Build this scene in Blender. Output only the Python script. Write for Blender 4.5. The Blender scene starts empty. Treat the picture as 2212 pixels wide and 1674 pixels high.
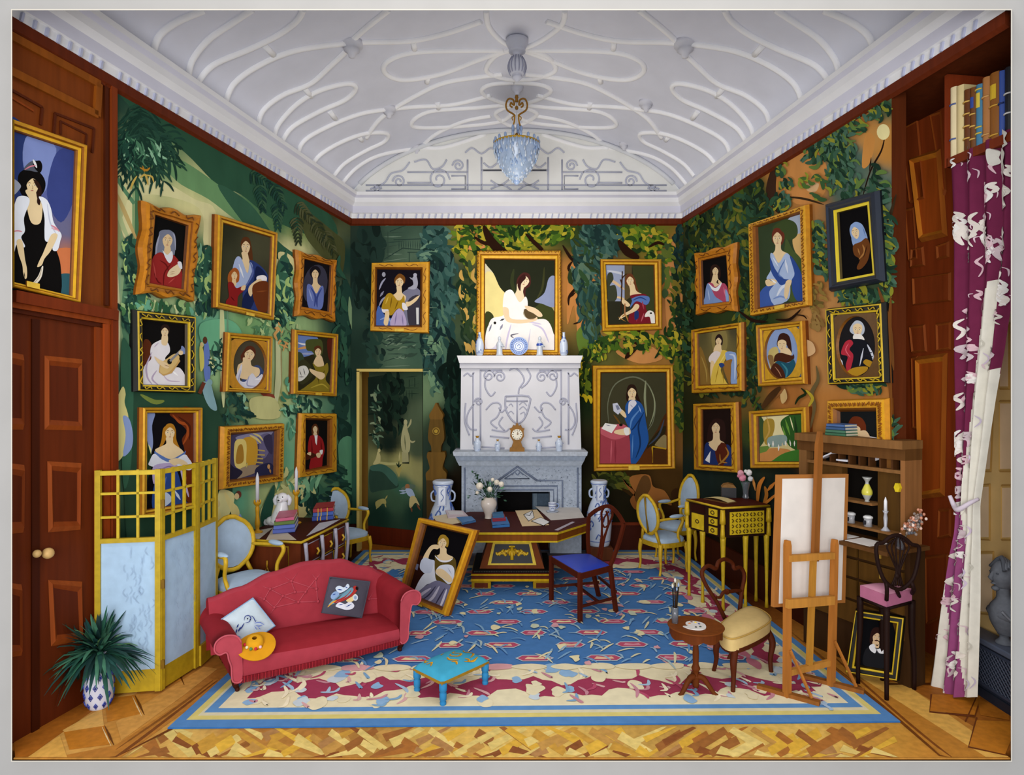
import bpy, math, random
from mathutils import Vector as V, Matrix
R = random.Random(7)
FPX = 1400.0; CH = 2.1; CX = 1106.0; CY = 837.0
COL = bpy.context.scene.collection
# ---------- colour ----------
_cc = {}
def lin(h):
    if not isinstance(h, str): return h
    if h in _cc: return _cc[h]
    s = h.lstrip('#')
    if len(s) == 3: s = ''.join(a*2 for a in s)
    o = []
    for i in (0, 2, 4):
        x = int(s[i:i+2], 16)/255
        o.append(x/12.92 if x <= .04045 else ((x+.055)/1.055)**2.4)
    _cc[h] = (o[0], o[1], o[2], 1.0)
    return _cc[h]
def mixc(a, b, t):
    a = lin(a); b = lin(b)
    return tuple(a[i]*(1-t)+b[i]*t for i in range(3))+(1.0,)
# ---------- camera space helpers: a pixel of the photograph on a real plane or depth ----------
CAM = V((0, 0, CH))
def ray(px, py): return V(((px-CX)/FPX, 1.0, -(py-CY)/FPX))
def P(px, py, Y): return CAM + ray(px, py)*Y
def FL(px, py, z=0.0):
    r = ray(px, py); return CAM + r*((z-CH)/r.z)
def yb(py): return FPX*CH/(py-CY)
class Plane:
    def __init__(s, p, n): s.p = V(p); s.n = V(n).normalized()
    def hit(s, px, py, off=0.0):
        r = ray(px, py); q = s.p + s.n*off
        return CAM + r*((q-CAM).dot(s.n)/r.dot(s.n))
# ---------- curves ----------
def cr(pts, k=5, closed=False):
    n = len(pts)
    if n < 3 and not closed: return list(pts)
    out = []; D = len(pts[0])
    rng = range(n) if closed else range(n-1)
    for i in rng:
        if closed: a, b, c, d = pts[(i-1) % n], pts[i], pts[(i+1) % n], pts[(i+2) % n]
        else: a, b, c, d = pts[max(i-1, 0)], pts[i], pts[i+1], pts[min(i+2, n-1)]
        for j in range(k):
            t = j/k; t2 = t*t; t3 = t2*t
            out.append(tuple(.5*(2*b[q]+(c[q]-a[q])*t+(2*a[q]-5*b[q]+4*c[q]-d[q])*t2+(3*b[q]-a[q]-3*c[q]+d[q])*t3) for q in range(D)))
    if not closed: out.append(tuple(pts[-1]))
    return out
# ---------- mesh builder ----------
class B:
    def __init__(s): s.v = []; s.f = []; s.c = []; s.sm = []
    def vert(s, p): s.v.append(tuple(p)); return len(s.v)-1
    def face(s, ids, col, smooth=False):
        s.f.append(tuple(ids)); s.c.append(col); s.sm.append(smooth)
    def poly(s, pts, col, smooth=False):
        b = len(s.v); s.v += [tuple(p) for p in pts]; s.face(range(b, b+len(pts)), col, smooth); return s
    def hexa(s, p, col):            # p: 4 bottom ccw, 4 top ccw
        b = len(s.v); s.v += [tuple(q) for q in p]
        for f in ((3, 2, 1, 0), (4, 5, 6, 7), (0, 1, 5, 4), (1, 2, 6, 5), (2, 3, 7, 6), (3, 0, 4, 7)):
            s.face([b+i for i in f], col)
        return s
    def box(s, c, d, col, rz=0, bev=0.0, tp=(1, 1)):   # centre, full size; tp: top taper
        hx, hy, hz = d[0]/2, d[1]/2, d[2]/2; ca, sa = math.cos(rz), math.sin(rz)
        rings = [(-hz, 1, 1), (hz, tp[0], tp[1])] if bev <= 0 else [(-hz, 1-bev/hx, 1-bev/hy), (-hz+bev, 1, 1), (hz-bev, tp[0], tp[1]), (hz, tp[0]-bev/hx, tp[1]-bev/hy)]
        b = len(s.v)
        for z, a, e in rings:
            for x, y in ((-hx*a, -hy*e), (hx*a, -hy*e), (hx*a, hy*e), (-hx*a, hy*e)):
                s.v.append((c[0]+x*ca-y*sa, c[1]+x*sa+y*ca, c[2]+z))
        n = len(rings)
        s.face([b+3, b+2, b+1, b], col); s.face([b+4*(n-1)+i for i in range(4)], col)
        for k in range(n-1):
            for i in range(4):
                j = (i+1) % 4; s.face([b+4*k+i, b+4*k+j, b+4*k+4+j, b+4*k+4+i], col)
        return s
    def tube(s, pts, r, col, n=8, k=0, closed=False, flat=None):
        if isinstance(r, (int, float)): r = [r]*len(pts)
        q = [tuple(p)+(rr,) for p, rr in zip(pts, r)]
        if k: q = cr(q, k, closed)
        P3 = [V(a[:3]) for a in q]; rr = [a[3] for a in q]; m = len(P3)
        up = V((0, 0, 1)) if flat is None else V(flat)
        b = len(s.v); prev = None
        for i in range(m):
            if closed: t = P3[(i+1) % m]-P3[i-1]
            else: t = P3[min(i+1, m-1)]-P3[max(i-1, 0)]
            if t.length < 1e-9: t = V((0, 0, 1))
            t.normalize()
            a = prev if prev is not None else (up if abs(t.dot(up)) < .93 else V((1, 0, 0)))
            x = (a - t*a.dot(t))
            if x.length < 1e-6: x = t.orthogonal()
            x.normalize(); prev = x; y = t.cross(x)
            for j in range(n):
                an = 2*math.pi*j/n
                s.v.append(tuple(P3[i]+x*math.cos(an)*rr[i]+y*math.sin(an)*rr[i]))
        for i in range(m if closed else m-1):
            i2 = (i+1) % m
            for j in range(n):
                j2 = (j+1) % n
                s.face([b+i*n+j, b+i*n+j2, b+i2*n+j2, b+i2*n+j], col, n > 4)
        if not closed:
            s.face([b+j for j in range(n)][::-1], col); s.face([b+(m-1)*n+j for j in range(n)], col)
        return s
    def bar(s, pts, w, d, col, k=0, side=V((0, 1, 0)), closed=False):   # rectangular section; d along side
        m0 = len(pts); w = w if isinstance(w, (list, tuple)) else [w]*m0; d = d if isinstance(d, (list, tuple)) else [d]*m0
        q = [tuple(p)+(a, e) for p, a, e in zip(pts, w, d)]
        if k: q = cr(q, k, closed)
        P3 = [V(a[:3]) for a in q]; m = len(P3); b = len(s.v); side = V(side).normalized()
        for i in range(m):
            t = (P3[(i+1) % m]-P3[i-1]) if closed else (P3[min(i+1, m-1)]-P3[max(i-1, 0)])
            t.normalize(); y = side-t*side.dot(t)
            if y.length < 1e-4: y = t.orthogonal()
            y.normalize(); x = t.cross(y); a, e = q[i][3]/2, q[i][4]/2
            for sx, sy in ((-1, -1), (1, -1), (1, 1), (-1, 1)): s.v.append(tuple(P3[i]+x*a*sx+y*e*sy))
        for i in range(m if closed else m-1):
            i2 = (i+1) % m
            for j in range(4):
                j2 = (j+1) % 4; s.face([b+i*4+j, b+i*4+j2, b+i2*4+j2, b+i2*4+j], col)
        if not closed:
            s.face([b+3, b+2, b+1, b], col); s.face([b+(m-1)*4+j for j in range(4)], col)
        return s
    def lathe(s, c, prof, col, n=24, k=0, sq=1.0, cap=True):
        if k: prof = cr(prof, k)
        b = len(s.v); m = len(prof)
        for r, z in prof:
            for j in range(n):
                a = 2*math.pi*j/n; s.v.append((c[0]+r*math.cos(a), c[1]+r*math.sin(a)*sq, c[2]+z))
        for i in range(m-1):
            cc = col(prof[i][1], i/(m-1)) if callable(col) else col
            for j in range(n):
                j2 = (j+1) % n; s.face([b+i*n+j, b+i*n+j2, b+(i+1)*n+j2, b+(i+1)*n+j], cc, True)
        if cap:
            c0 = col(prof[0][1], 0) if callable(col) else col; c1 = col(prof[-1][1], 1) if callable(col) else col
            s.face([b+j for j in range(n)][::-1], c0); s.face([b+(m-1)*n+j for j in range(n)], c1)
        return s
    def ell(s, c, r, col, n=14, m=9, mat=None, p=1.0):
        b = len(s.v); c = V(c); sg = lambda x: (abs(x)**p)*(1 if x >= 0 else -1)
        for i in range(m+1):
            th = math.pi*i/m-math.pi/2
            for j in range(n):
                a = 2*math.pi*j/n
                q = V((sg(math.cos(th))*sg(math.cos(a))*r[0], sg(math.cos(th))*sg(math.sin(a))*r[1], sg(math.sin(th))*r[2]))
                if mat is not None: q = mat @ q
                s.v.append(tuple(c+q))
        for i in range(m):
            for j in range(n):
                j2 = (j+1) % n; s.face([b+i*n+j, b+i*n+j2, b+(i+1)*n+j2, b+(i+1)*n+j], col, True)
        return s
    def prism(s, pts, vec, col, side=None):
        vec = V(vec); n = len(pts); b = len(s.v)
        s.v += [tuple(p) for p in pts]+[tuple(V(p)+vec) for p in pts]
        s.face(list(range(b, b+n)), col); s.face(list(range(b+n, b+2*n))[::-1], col)
        for i in range(n):
            j = (i+1) % n; s.face([b+j, b+i, b+n+i, b+n+j], side or col)
        return s
    def grid(s, fn, nu, nv, col, smooth=True):
        b = len(s.v)
        for i in range(nv+1):
            for j in range(nu+1): s.v.append(tuple(fn(j/nu, i/nv)))
        cv = None
        if callable(col): cv = [[col(j/nu, i/nv) for j in range(nu+1)] for i in range(nv+1)]
        for i in range(nv):
            for j in range(nu):
                a = b+i*(nu+1)+j
                s.face([a, a+1, a+nu+2, a+nu+1], [cv[i][j], cv[i][j+1], cv[i+1][j+1], cv[i+1][j]] if cv else col, smooth)
        return s
    def build(s, name, mat='paint', parent=None, **kw):
        me = bpy.data.meshes.new(name); o = bpy.data.objects.new(name, me)
        off = V((0, 0, 0))
        if parent is not None:
            q = parent
            while q is not None: off = off+q.location; q = q.parent
        elif s.v and kw.pop('base', True):
            xs = [a[0] for a in s.v]; ys = [a[1] for a in s.v]; zs = [a[2] for a in s.v]
            off = V(((min(xs)+max(xs))/2, (min(ys)+max(ys))/2, min(zs))); o.location = off
        me.from_pydata([(a[0]-off.x, a[1]-off.y, a[2]-off.z) for a in s.v], [], s.f)
        at = me.color_attributes.new('Col', 'FLOAT_COLOR', 'CORNER')
        buf = []
        for f, c in zip(s.f, s.c):
            if isinstance(c, list):
                for q in c: buf += lin(q)
            else: buf += lin(c)*len(f)
        at.data.foreach_set('color', buf)
        me.polygons.foreach_set('use_smooth', s.sm)
        me.materials.append(MAT[mat]); me.update()
        COL.objects.link(o)
        if parent is not None: o.parent = parent
        tag(o, **kw); return o
def tag(o, label=None, cat=None, group=None, kind=None, **k):
    if label: o['label'] = label
    if cat: o['category'] = cat
    if group: o['group'] = group
    if kind: o['kind'] = kind
    return o
def thing(name, loc, label, cat, group=None):
    o = bpy.data.objects.new(name, None); o.location = V(loc); o.empty_display_size = .1
    COL.objects.link(o); return tag(o, label, cat, group)
# ---------- flat artwork: painted shapes laid on a plane ----------
class Art(B):
    def __init__(s, plane, off=0.0, step=1.2e-4):
        super().__init__(); s.pl = plane; s.off = off; s.step = step; s.k = 0
    def pt(s, x, y): return s.pl.hit(x, y, s.off) + s.pl.n*(s.k*s.step)
    def p(s, pts, col):
        s.k += 1; s.hist = getattr(s, 'hist', []); s.hist.append((pts, col)); s.poly([s.pt(x, y) for x, y in pts], col); return s
    def b(s, pts, col, k=5): return s.p(cr(pts, k, True), col)
    def e(s, cx, cy, rx, ry, col, rot=0, n=20):
        c, d = math.cos(math.radians(rot)), math.sin(math.radians(rot))
        return s.p([(cx+rx*math.cos(a)*c-ry*math.sin(a)*d, cy+rx*math.cos(a)*d+ry*math.sin(a)*c) for a in [2*math.pi*i/n for i in range(n)]], col)
    def s_(s, pts, w, col, taper=True, k=5):
        q = cr(pts, k) if len(pts) > 2 else [tuple(pts[0]), tuple((pts[0][i]+pts[1][i])/2 for i in (0, 1)), tuple(pts[1])]
        n = len(q); L = []; Rr = []; s.k += 1
        for i in range(n):
            a = q[max(i-1, 0)]; b = q[min(i+1, n-1)]; dx, dy = b[0]-a[0], b[1]-a[1]; l = math.hypot(dx, dy) or 1
            t = i/(n-1); ww = w/2*((math.sin(math.pi*(.04+.92*t))**.7) if taper else 1)
            L.append((q[i][0]-dy/l*ww, q[i][1]+dx/l*ww)); Rr.append((q[i][0]+dy/l*ww, q[i][1]-dx/l*ww))
        b0 = len(s.v)
        for i in range(n): s.v.append(tuple(s.pt(*L[i]))); s.v.append(tuple(s.pt(*Rr[i])))
        for i in range(n-1): s.face([b0+2*i, b0+2*i+1, b0+2*i+3, b0+2*i+2], col)
        return s
    def grad(s, quad, samples, nx=24, ny=24, pw=2.0):
        (x0, y0), (x1, y1), (x2, y2), (x3, y3) = quad; s.k += 1
        sm = [(a, b, lin(c)) for a, b, c in samples]
        def px(u, v):
            return ((x0*(1-u)+x1*u)*(1-v)+(x3*(1-u)+x2*u)*v, (y0*(1-u)+y1*u)*(1-v)+(y3*(1-u)+y2*u)*v)
        def cf(u, v):
            x, y = px(u, v); W = 0; r = g = bb = 0
            for a, b, c in sm:
                w = 1/(((x-a)**2+(y-b)**2)**pw+40.0); W += w; r += w*c[0]; g += w*c[1]; bb += w*c[2]
            return (r/W, g/W, bb/W, 1.0)
        s.grid(lambda u, v: s.pt(*px(u, v)), nx, ny, cf, False); return s
    def face_(s, cx, cy, w, h, tilt=0, skin='e8d0a8', line='8a6a4a', look=0):
        c, d = math.cos(math.radians(tilt)), math.sin(math.radians(tilt))
        q = lambda x, y: (cx+x*w*c-y*h*d*1.0, cy+x*w*d+y*h*c)
        s.b([q(-.5, -.1), q(-.42, -.38), q(0, -.52), q(.42, -.38), q(.5, -.1), q(.4, .22), q(.14, .5), q(-.14, .5), q(-.4, .22)], skin)
        hair = None
        for pts, cc in reversed(s.hist[:-1]):
            xs = [a[0] for a in pts]; ys = [a[1] for a in pts]
            if (max(xs)-min(xs))*(max(ys)-min(ys)) > 14*w*h: continue
            tx, ty = q(0, -.42); ins = False; n_ = len(pts)
            for i in range(n_):
                (xa, ya), (xb, yb_) = pts[i], pts[(i+1) % n_]
                if (ya > ty) != (yb_ > ty) and tx < (xb-xa)*(ty-ya)/(yb_-ya)+xa: ins = not ins
            if ins: hair = cc; break
        if hair and sum(lin(hair)[:3]) < sum(lin(skin)[:3])*.8:
            s.b([q(-.53, .05), q(-.56, -.3), q(-.34, -.6), q(0, -.68), q(.34, -.6), q(.56, -.3), q(.53, .05), q(.44, -.14), q(.26, -.3), q(.0, -.4), q(-.26, -.28), q(-.44, -.12)], hair)
        for sx in (-1, 1):
            ex = sx*.22+look
            s.e(*q(ex, -.02), w*.1, h*.035, 'fbf3e2', tilt, 8); s.e(*q(ex, -.02), w*.045, h*.035, '2e2018', tilt, 7)
            s.s_([q(ex-.13, -.12), q(ex, -.17), q(ex+.13, -.12)], h*.035, line)
        s.s_([q(look+.02, -.02), q(look+.06, .16), q(look-.03, .19)], h*.022, line)
        s.s_([q(look-.11, .3), q(look, .285), q(look+.11, .3)], h*.05, 'b0605a')
        return s
    def do(s, txt):
        for ln in txt.strip().splitlines():
            for cmd in ln.split(';'):
                t = cmd.split()
                if not t: continue
                k, c = t[0], t[1]
                if k == 'f':
                    n = [float(x) for x in t[2:]]; s.face_(n[0], n[1], n[2], n[3], n[4] if len(n) > 4 else 0, c, look=n[5] if len(n) > 5 else 0); continue
                n = [float(x) for x in t[2:]]
                if k == 'e': s.e(n[0], n[1], n[2], n[3], c, n[4] if len(n) > 4 else 0)
                elif k in 'sl': s.s_(list(zip(n[1::2], n[2::2])), n[0], c, k == 's', 5 if k == 's' else 1)
                elif k == 'p': s.p(list(zip(n[::2], n[1::2])), c)
                elif k == 'b': s.b(list(zip(n[::2], n[1::2])), c)
        return s
# ---------- materials: all procedural, colour carried by the mesh, varied by noise ----------
MAT = {}
def mkmat(name, rough=.75, metal=0.0, spec=.25, amp=.06, scale=(9, 9, 9), bump=0.0, coat=0.0, trans=0.0, emit=0.0, alpha=1.0):
    m = bpy.data.materials.new(name); m.use_nodes = True; nt = m.node_tree; N = nt.nodes; Lk = nt.links
    bs = N['Principled BSDF']; bs.inputs['Roughness'].default_value = rough; bs.inputs['Metallic'].default_value = metal
    bs.inputs['Specular IOR Level'].default_value = spec; bs.inputs['Coat Weight'].default_value = coat
    bs.inputs['Transmission Weight'].default_value = trans; bs.inputs['Alpha'].default_value = alpha
    at = N.new('ShaderNodeVertexColor'); at.layer_name = 'Col'
    tc = N.new('ShaderNodeTexCoord'); mp = N.new('ShaderNodeMapping'); mp.inputs['Scale'].default_value = scale
    nz = N.new('ShaderNodeTexNoise'); nz.inputs['Scale'].default_value = 1.0; nz.inputs['Detail'].default_value = 3
    mr = N.new('ShaderNodeMapRange'); mr.inputs[1].default_value = .3; mr.inputs[2].default_value = .7; mr.inputs[3].default_value = 1-amp; mr.inputs[4].default_value = 1+amp
    mx = N.new('ShaderNodeVectorMath'); mx.operation = 'SCALE'
    Lk.new(tc.outputs['Object'], mp.inputs[0]); Lk.new(mp.outputs[0], nz.inputs['Vector']); Lk.new(nz.outputs[0], mr.inputs[0])
    Lk.new(at.outputs['Color'], mx.inputs[0]); Lk.new(mr.outputs[0], mx.inputs['Scale']); Lk.new(mx.outputs[0], bs.inputs['Base Color'])
    if bump:
        bp = N.new('ShaderNodeBump'); bp.inputs['Strength'].default_value = bump; bp.inputs['Distance'].default_value = .01
        Lk.new(nz.outputs[0], bp.inputs['Height']); Lk.new(bp.outputs[0], bs.inputs['Normal'])
    if emit:
        Lk.new(mx.outputs[0], bs.inputs['Emission Color']); bs.inputs['Emission Strength'].default_value = emit
    MAT[name] = m
mkmat('paint', .85, spec=.08, amp=.05, scale=(7, 7, 7))
mkmat('mural', .9, spec=.05, amp=.10, scale=(5, 5, 2.5))
mkmat('plaster', .8, spec=.12, amp=.03, scale=(4, 4, 4))
mkmat('satin', .45, spec=.35, amp=.05)
mkmat('wood', .6, spec=.1, amp=.14, scale=(24, 24, 2))
mkmat('gold', .5, metal=.08, spec=.3, amp=.12, scale=(22, 22, 22))
mkmat('fabric', .95, spec=.08, amp=.06, scale=(14, 14, 14), bump=.15)
mkmat('china', .25, spec=.5, amp=.03, scale=(10, 10, 10))
mkmat('leaf', .6, spec=.25, amp=.15, scale=(20, 20, 20))
mkmat('stone', .8, spec=.15, amp=.12, scale=(30, 30, 30), bump=.2)
mkmat('glass', .08, spec=.5, amp=.02, trans=.85)
mkmat('crystal', .25, spec=.6, amp=.08, scale=(30, 30, 30), trans=.15)
mkmat('wax', .5, spec=.3, amp=.02)
# =================== ROOM ===================
YB = 8.376; ZC = 4.248
def lx(Y): return -2.088 - .191*(YB-Y)
def rx(Y): return 2.208 + .146*(YB-Y)
PB = Plane((0, YB, 0), (0, -1, 0))
PL = Plane((lx(YB), YB, 0), (1, -.191, 0)); PL.n = V((1, .191*-1*-1, 0)).normalized()
_d = V((lx(4)-lx(8), -4, 0)).normalized(); PL = Plane((lx(YB), YB, 0), (-_d.y, _d.x, 0))
if PL.n.x < 0: PL.n = -PL.n
_d2 = V((rx(4)-rx(8), -4, 0)).normalized(); PR = Plane((rx(YB), YB, 0), (_d2.y, -_d2.x, 0))
if PR.n.x > 0: PR.n = -PR.n
BAY = .60
PY = Plane(PR.p - PR.n*BAY, PR.n)       # the recessed window bay on the right
PF = Plane((0, 0, 0), (0, 0, 1))
YG = 3.66                                # plane of the picture opening in the gallery wall
WOOD = '7a3410'
# camera
cam = bpy.data.cameras.new('camera'); co = bpy.data.objects.new('camera', cam); COL.objects.link(co)
co.location = CAM; co.rotation_euler = (math.pi/2, 0, 0); cam.sensor_width = 36; cam.lens = 36*FPX/2212; cam.clip_end = 60
bpy.context.scene.camera = co
# gallery wall around the opening
def PG(px, py, Y=YG): return P(px, py, Y)
g = B(); x0, x1, y0, y1 = 26, 2184, 22, 1643
ix0, ix1, iz0, iz1 = P(x0, 0, YG).x, P(x1, 0, YG).x, P(0, y1, YG).z, P(0, y0, YG).z
YW = YG+.075
def frame_ring(bld, a, b, Y0, Y1, col):    # a, b: (x0,x1,z0,z1) inner / outer, front at Y0, back at Y1
    for (xa, za, xb, zb, xc, zc, xd, zd) in ((b[0], b[3], b[1], b[3], a[1], a[3], a[0], a[3]), (b[0], b[2], a[0], a[2], a[1], a[2], b[1], b[2]),
                                            (b[0], b[2], b[0], b[3], a[0], a[3], a[0], a[2]), (a[1], a[2], a[1], a[3], b[1], b[3], b[1], b[2])):
        bld.prism([(xa, Y0, za), (xb, Y0, zb), (xc, Y0, zc), (xd, Y0, zd)], (0, Y1-Y0, 0), col)
K_ = (YW+.004)/YG; frame_ring(g, (ix0*K_, ix1*K_, CH+(iz0-CH)*K_, CH+(iz1-CH)*K_), (-6, 6, -2.2, 6.2), YW, YW+.006, 'a19f9d')
g.build('wall_front', 'plaster', kind='structure')
g = B()
def rr(d, Y): return [(ix0*(1 if d else Y/YG)+d, Y, iz0-(0 if d else (CH-iz0)*(Y/YG-1))+d), (ix1*(1 if d else Y/YG)-d, Y, iz0-(0 if d else (CH-iz0)*(Y/YG-1))+d),
                      (ix1*(1 if d else Y/YG)-d, Y, iz1+(0 if d else (iz1-CH)*(Y/YG-1))-d), (ix0*(1 if d else Y/YG)+d, Y, iz1+(0 if d else (iz1-CH)*(Y/YG-1))-d)]
ri, rbk, ro = rr(0, YG), rr(0, YW), rr(-.006, YG); rob = [(x+math.copysign(.006, x), y, z+math.copysign(.006, z-CH)) for x, y, z in rbk]
for i in range(4):
    j = (i+1) % 4
    g.poly([ri[i], ri[j], ro[j], ro[i]], 'c4beb2'); g.poly([ro[i], ro[j], rob[j], rob[i]], 'c4beb2'); g.poly([ri[i], ri[j], rbk[j], rbk[i]], 'c4beb2')
g.build('trim_1', 'plaster', kind='structure')
# floor
f = B(); f.box((0, 6.7, -.05), (9.5, 5.9, .1), '9a5a1c'); f.box((0, 3.712, -.004), (5.65, .078, .008), 'b07a34'); fl = f.build('floor', 'wood', kind='structure')
# ---- vault ----
ZS = 4.60; RISE = .84
YV0 = 3.755
def vw(Y): return (rx(Y)-.02, lx(Y)+.02)
def vz(x, Y):
    a, b = vw(Y); m = (a+b)/2; h = (a-b)/2; t = max(-1, min(1, (x-m)/h)); return ZS+RISE*(1-abs(t)**2.1)**.75
c = B()
def vf(u, v):
    Y = YV0+(YB-YV0)*v; a, b = vw(Y); th = math.pi*u; x = (a+b)/2-math.cos(th)*(a-b)/2; return (x, Y, vz(x, Y))
def vc(u, v): return lin('dcdeea')
c.grid(vf, 48, 24, vc); c.grid(lambda u, v: V(vf(u, v))+V((0, 0, .08)), 24, 8, 'e6e7f2')
ceil = c.build('ceiling', 'plaster', kind='structure')
def vhit(px, py, off=0.0):
    r = ray(px, py); lo, hi = 3.0, YB-.005
    f_ = lambda Y: (CAM+r*Y).z - (vz((CAM+r*Y).x, Y)-off)
    # march
    n = 120; prev = lo
    for i in range(1, n+1):
        Y = lo+(hi-lo)*i/n
        if f_(Y) > 0:
            a, b = prev, Y
            for _ in range(24):
                m = (a+b)/2
                if f_(m) > 0: b = m
                else: a = m
            return CAM+r*a
        prev = Y
    return CAM+r*hi
rb = B(); RIB = 'f4f4f6'
def rib(pts, r=.027):
    q = cr(pts, 7); rb.tube([vhit(x, y, .004) for x, y in q], r, RIB, 8)
ribs = []
def both(*pts):
    ribs.append(pts); ribs.append([(2220-x, y) for x, y in pts])
both((330, 112), (345, 75), (385, 45), (440, 22))
both((405, 172), (415, 130), (450, 85), (500, 50), (545, 20))
both((425, 180), (460, 140), (540, 105), (600, 75), (640, 45), (655, 20))
both((485, 225), (505, 180), (560, 140), (640, 108), (760, 92), (880, 88), (960, 72), (1040, 45))
both((752, 95), (790, 60), (840, 20))
both((555, 275), (568, 238), (610, 205), (670, 180), (715, 140), (752, 105))
both((590, 305), (600, 270), (640, 225), (690, 195), (750, 180), (768, 190), (745, 215), (690, 240), (630, 275), (605, 312))
both((640, 345), (655, 305), (710, 272), (780, 245), (845, 235), (900, 230), (980, 225), (1060, 205))
both((790, 298), (815, 262), (845, 238), (900, 205), (960, 178), (1040, 165), (1085, 160))
both((665, 370), (690, 335), (740, 305), (790, 288), (835, 288), (830, 305), (790, 325), (745, 352), (720, 380))
both((735, 400), (770, 362), (820, 335), (900, 320), (960, 318), (1050, 290))
both((1100, 110), (1040, 108), (900, 112), (840, 130), (830, 155), (870, 172), (950, 160), (1030, 130), (1090, 108))
both((1100, 225), (1030, 232), (930, 240), (890, 262), (905, 275), (1000, 272), (1080, 262), (1105, 245))
both((905, 322), (940, 290), (1000, 262), (1060, 250))
ribs.append([(1050, 22), (1055, 55), (1080, 85), (1110, 100), (1140, 100), (1180, 80), (1215, 50), (1220, 22)])
ribs.append([(1110, 105), (1070, 120), (1050, 150), (1075, 165), (1110, 172), (1160, 168), (1200, 150), (1180, 120), (1130, 106), (1110, 105)])
ribs.append([(1110, 178), (1060, 182), (1040, 195), (1060, 212), (1110, 226), (1160, 215), (1190, 195), (1165, 182), (1110, 178)])
ribs.append([(1110, 226), (1070, 245), (1110, 272), (1160, 245), (1110, 226)])
for q in ribs: rib(q)
for a, b_ in (((572, 98), (590, 118)), ((658, 190), (672, 208)), ((712, 240), (724, 256)), ((775, 295), (782, 303)), ((893, 90), (895, 106)), ((925, 165), (922, 178)), ((945, 222), (947, 234))):
    for s_ in (0, 1):
        q = [a, b_] if not s_ else [(2220-a[0], a[1]), (2220-b_[0], b_[1])]
        rb.tube([vhit(x, y, .004) for x, y in q], .028, RIB, 8)
rb.build('rib', 'plaster', ceil)
bs = B()
for x, y, s_ in ((760, 95, 1), (840, 236, .8), (900, 320, .6), (1480, 95, 1), (1396, 222, .8), (1348, 312, .6)):
    p = vhit(x, y)
    bs.lathe(p, [(.002, -.13*s_), (.03*s_, -.12*s_), (.035*s_, -.09*s_), (.075*s_, -.06*s_), (.06*s_, -.045*s_), (.1*s_, -.02*s_), (.1*s_, .03)], 'd4d4dc', 16)
bs.build('boss', 'plaster', ceil)
# ---- cornices: stepped profile running round three walls ----
prof = [(0, -.335), (.028, -.33), (.028, -.262), (.05, -.255), (.055, -.17), (.095, -.13), (.10, -.075), (.135, -.05), (.14, -.01), (.0, .02)]
def cornice(name, p0, p1, n, m0, m1):
    mv = lambda o: (n+o)/(1+n.dot(o)) if o is not None else n
    c = B(); d = (p1-p0).normalized(); k = 20
    b = 0
    for j, (pp, mm) in enumerate(((p0, m0), (p1, m1))):
        for dx, dz in prof: c.v.append(tuple(pp+mv(mm)*dx+V((0, 0, ZS+dz))))
    N = len(prof)
    for i in range(N-1): c.face([i, i+1, N+i+1, N+i], 'e4e4e6' if i not in (3, 6) else 'd0d0de')
    L = (p1-p0).length; cnt = int(L/.085)
    for i in range(cnt):
        q = p0+d*(.07+(L-.14)*(i+.5)/cnt)+n*.022+V((0, 0, ZS-.296))
        if i % 9 == 8: continue
        ax = n; c.prism([q+d*.012+V((0, 0, .028)), q-d*.004+V((0, 0, .028)), q-d*.016-V((0, 0, .028)), q+d*.0-V((0, 0, .028))], n*.022, 'b4b8d0')
    c.build(name, 'plaster', kind='structure')
bl = V((lx(YB), YB, 0)); br = V((rx(YB), YB, 0)); fl_ = V((lx(YV0), YV0, 0)); fr_ = V((rx(YV0), YV0, 0))
cornice('trim_2', bl, br, V((0, -1, 0)), PL.n, PR.n)
cornice('trim_3', fl_, bl, PL.n, None, V((0, -1, 0)))
cornice('trim_4', br, fr_, PR.n, V((0, -1, 0)), None)
# dark picture rail under the cornice
def rail(name, p0, p1, n):
    c = B(); h = V((0, 0, 1))
    c.prism([p0+h*(ZC-.06), p0+h*(ZC+.03), p0+n*.03+h*(ZC+.03), p0+n*.03+h*(ZC-.04)], p1-p0, '5e240c'); c.build(name, 'wood', kind='structure')
rail('trim_5', bl, br, V((0, -1, 0))); rail('trim_6', fl_, bl, PL.n); rail('trim_7', br, fr_, PR.n)
# ---- tympanum on the back wall ----
def arc(x): return vz(x, YB-.01)
t = B(); n = 40; a, b_ = vw(YB)
pts = [(b_+(a-b_)*i/n, YB-.01, arc(b_+(a-b_)*i/n)) for i in range(n+1)]
t.poly([(b_, YB-.01, ZS-.02)]+pts+[(a, YB-.01, ZS-.02)], 'e6e6e2')
t.tube([(x, YB-.03, z-.03) for x, y, z in pts[1:-1]], .03, 'd6d8dc', 8)
tym = t.build('wall_gable', 'plaster', kind='structure')
TY = Plane((0, YB-.012, 0), (0, -1, 0))
r_ = B()
def rel(pts, r=.011, col='b9bccb', k=5, Y=YB-.016): r_.tube([P(x, y, Y) for x, y in cr(pts, k)], r, col, 6)
def mir(pts, **k): rel(pts, **k); rel([(2224-x, y) for x, y in pts], **k)
for yy in (412, 400): rel([(790, yy), (1440, yy)], k=1)
mir([(1040, 340), (1040, 410)], k=1); mir([(1010, 345), (1010, 410)], k=1); mir([(880, 372), (1010, 372)], k=1); mir([(1040, 368), (1180, 368)], k=1)
mir([(880, 395), (930, 395)], k=1); mir([(975, 380), (1005, 380), (1005, 408), (975, 408)], k=1)
def spiral(cx, cy, r, s=1, t0=0, n=14, e=1.0): return [(cx+s*r*(1-i/n*.85)*math.cos(t0+i*.75), cy-r*e*(1-i/n*.85)*math.sin(t0+i*.75)) for i in range(n)]
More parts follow.
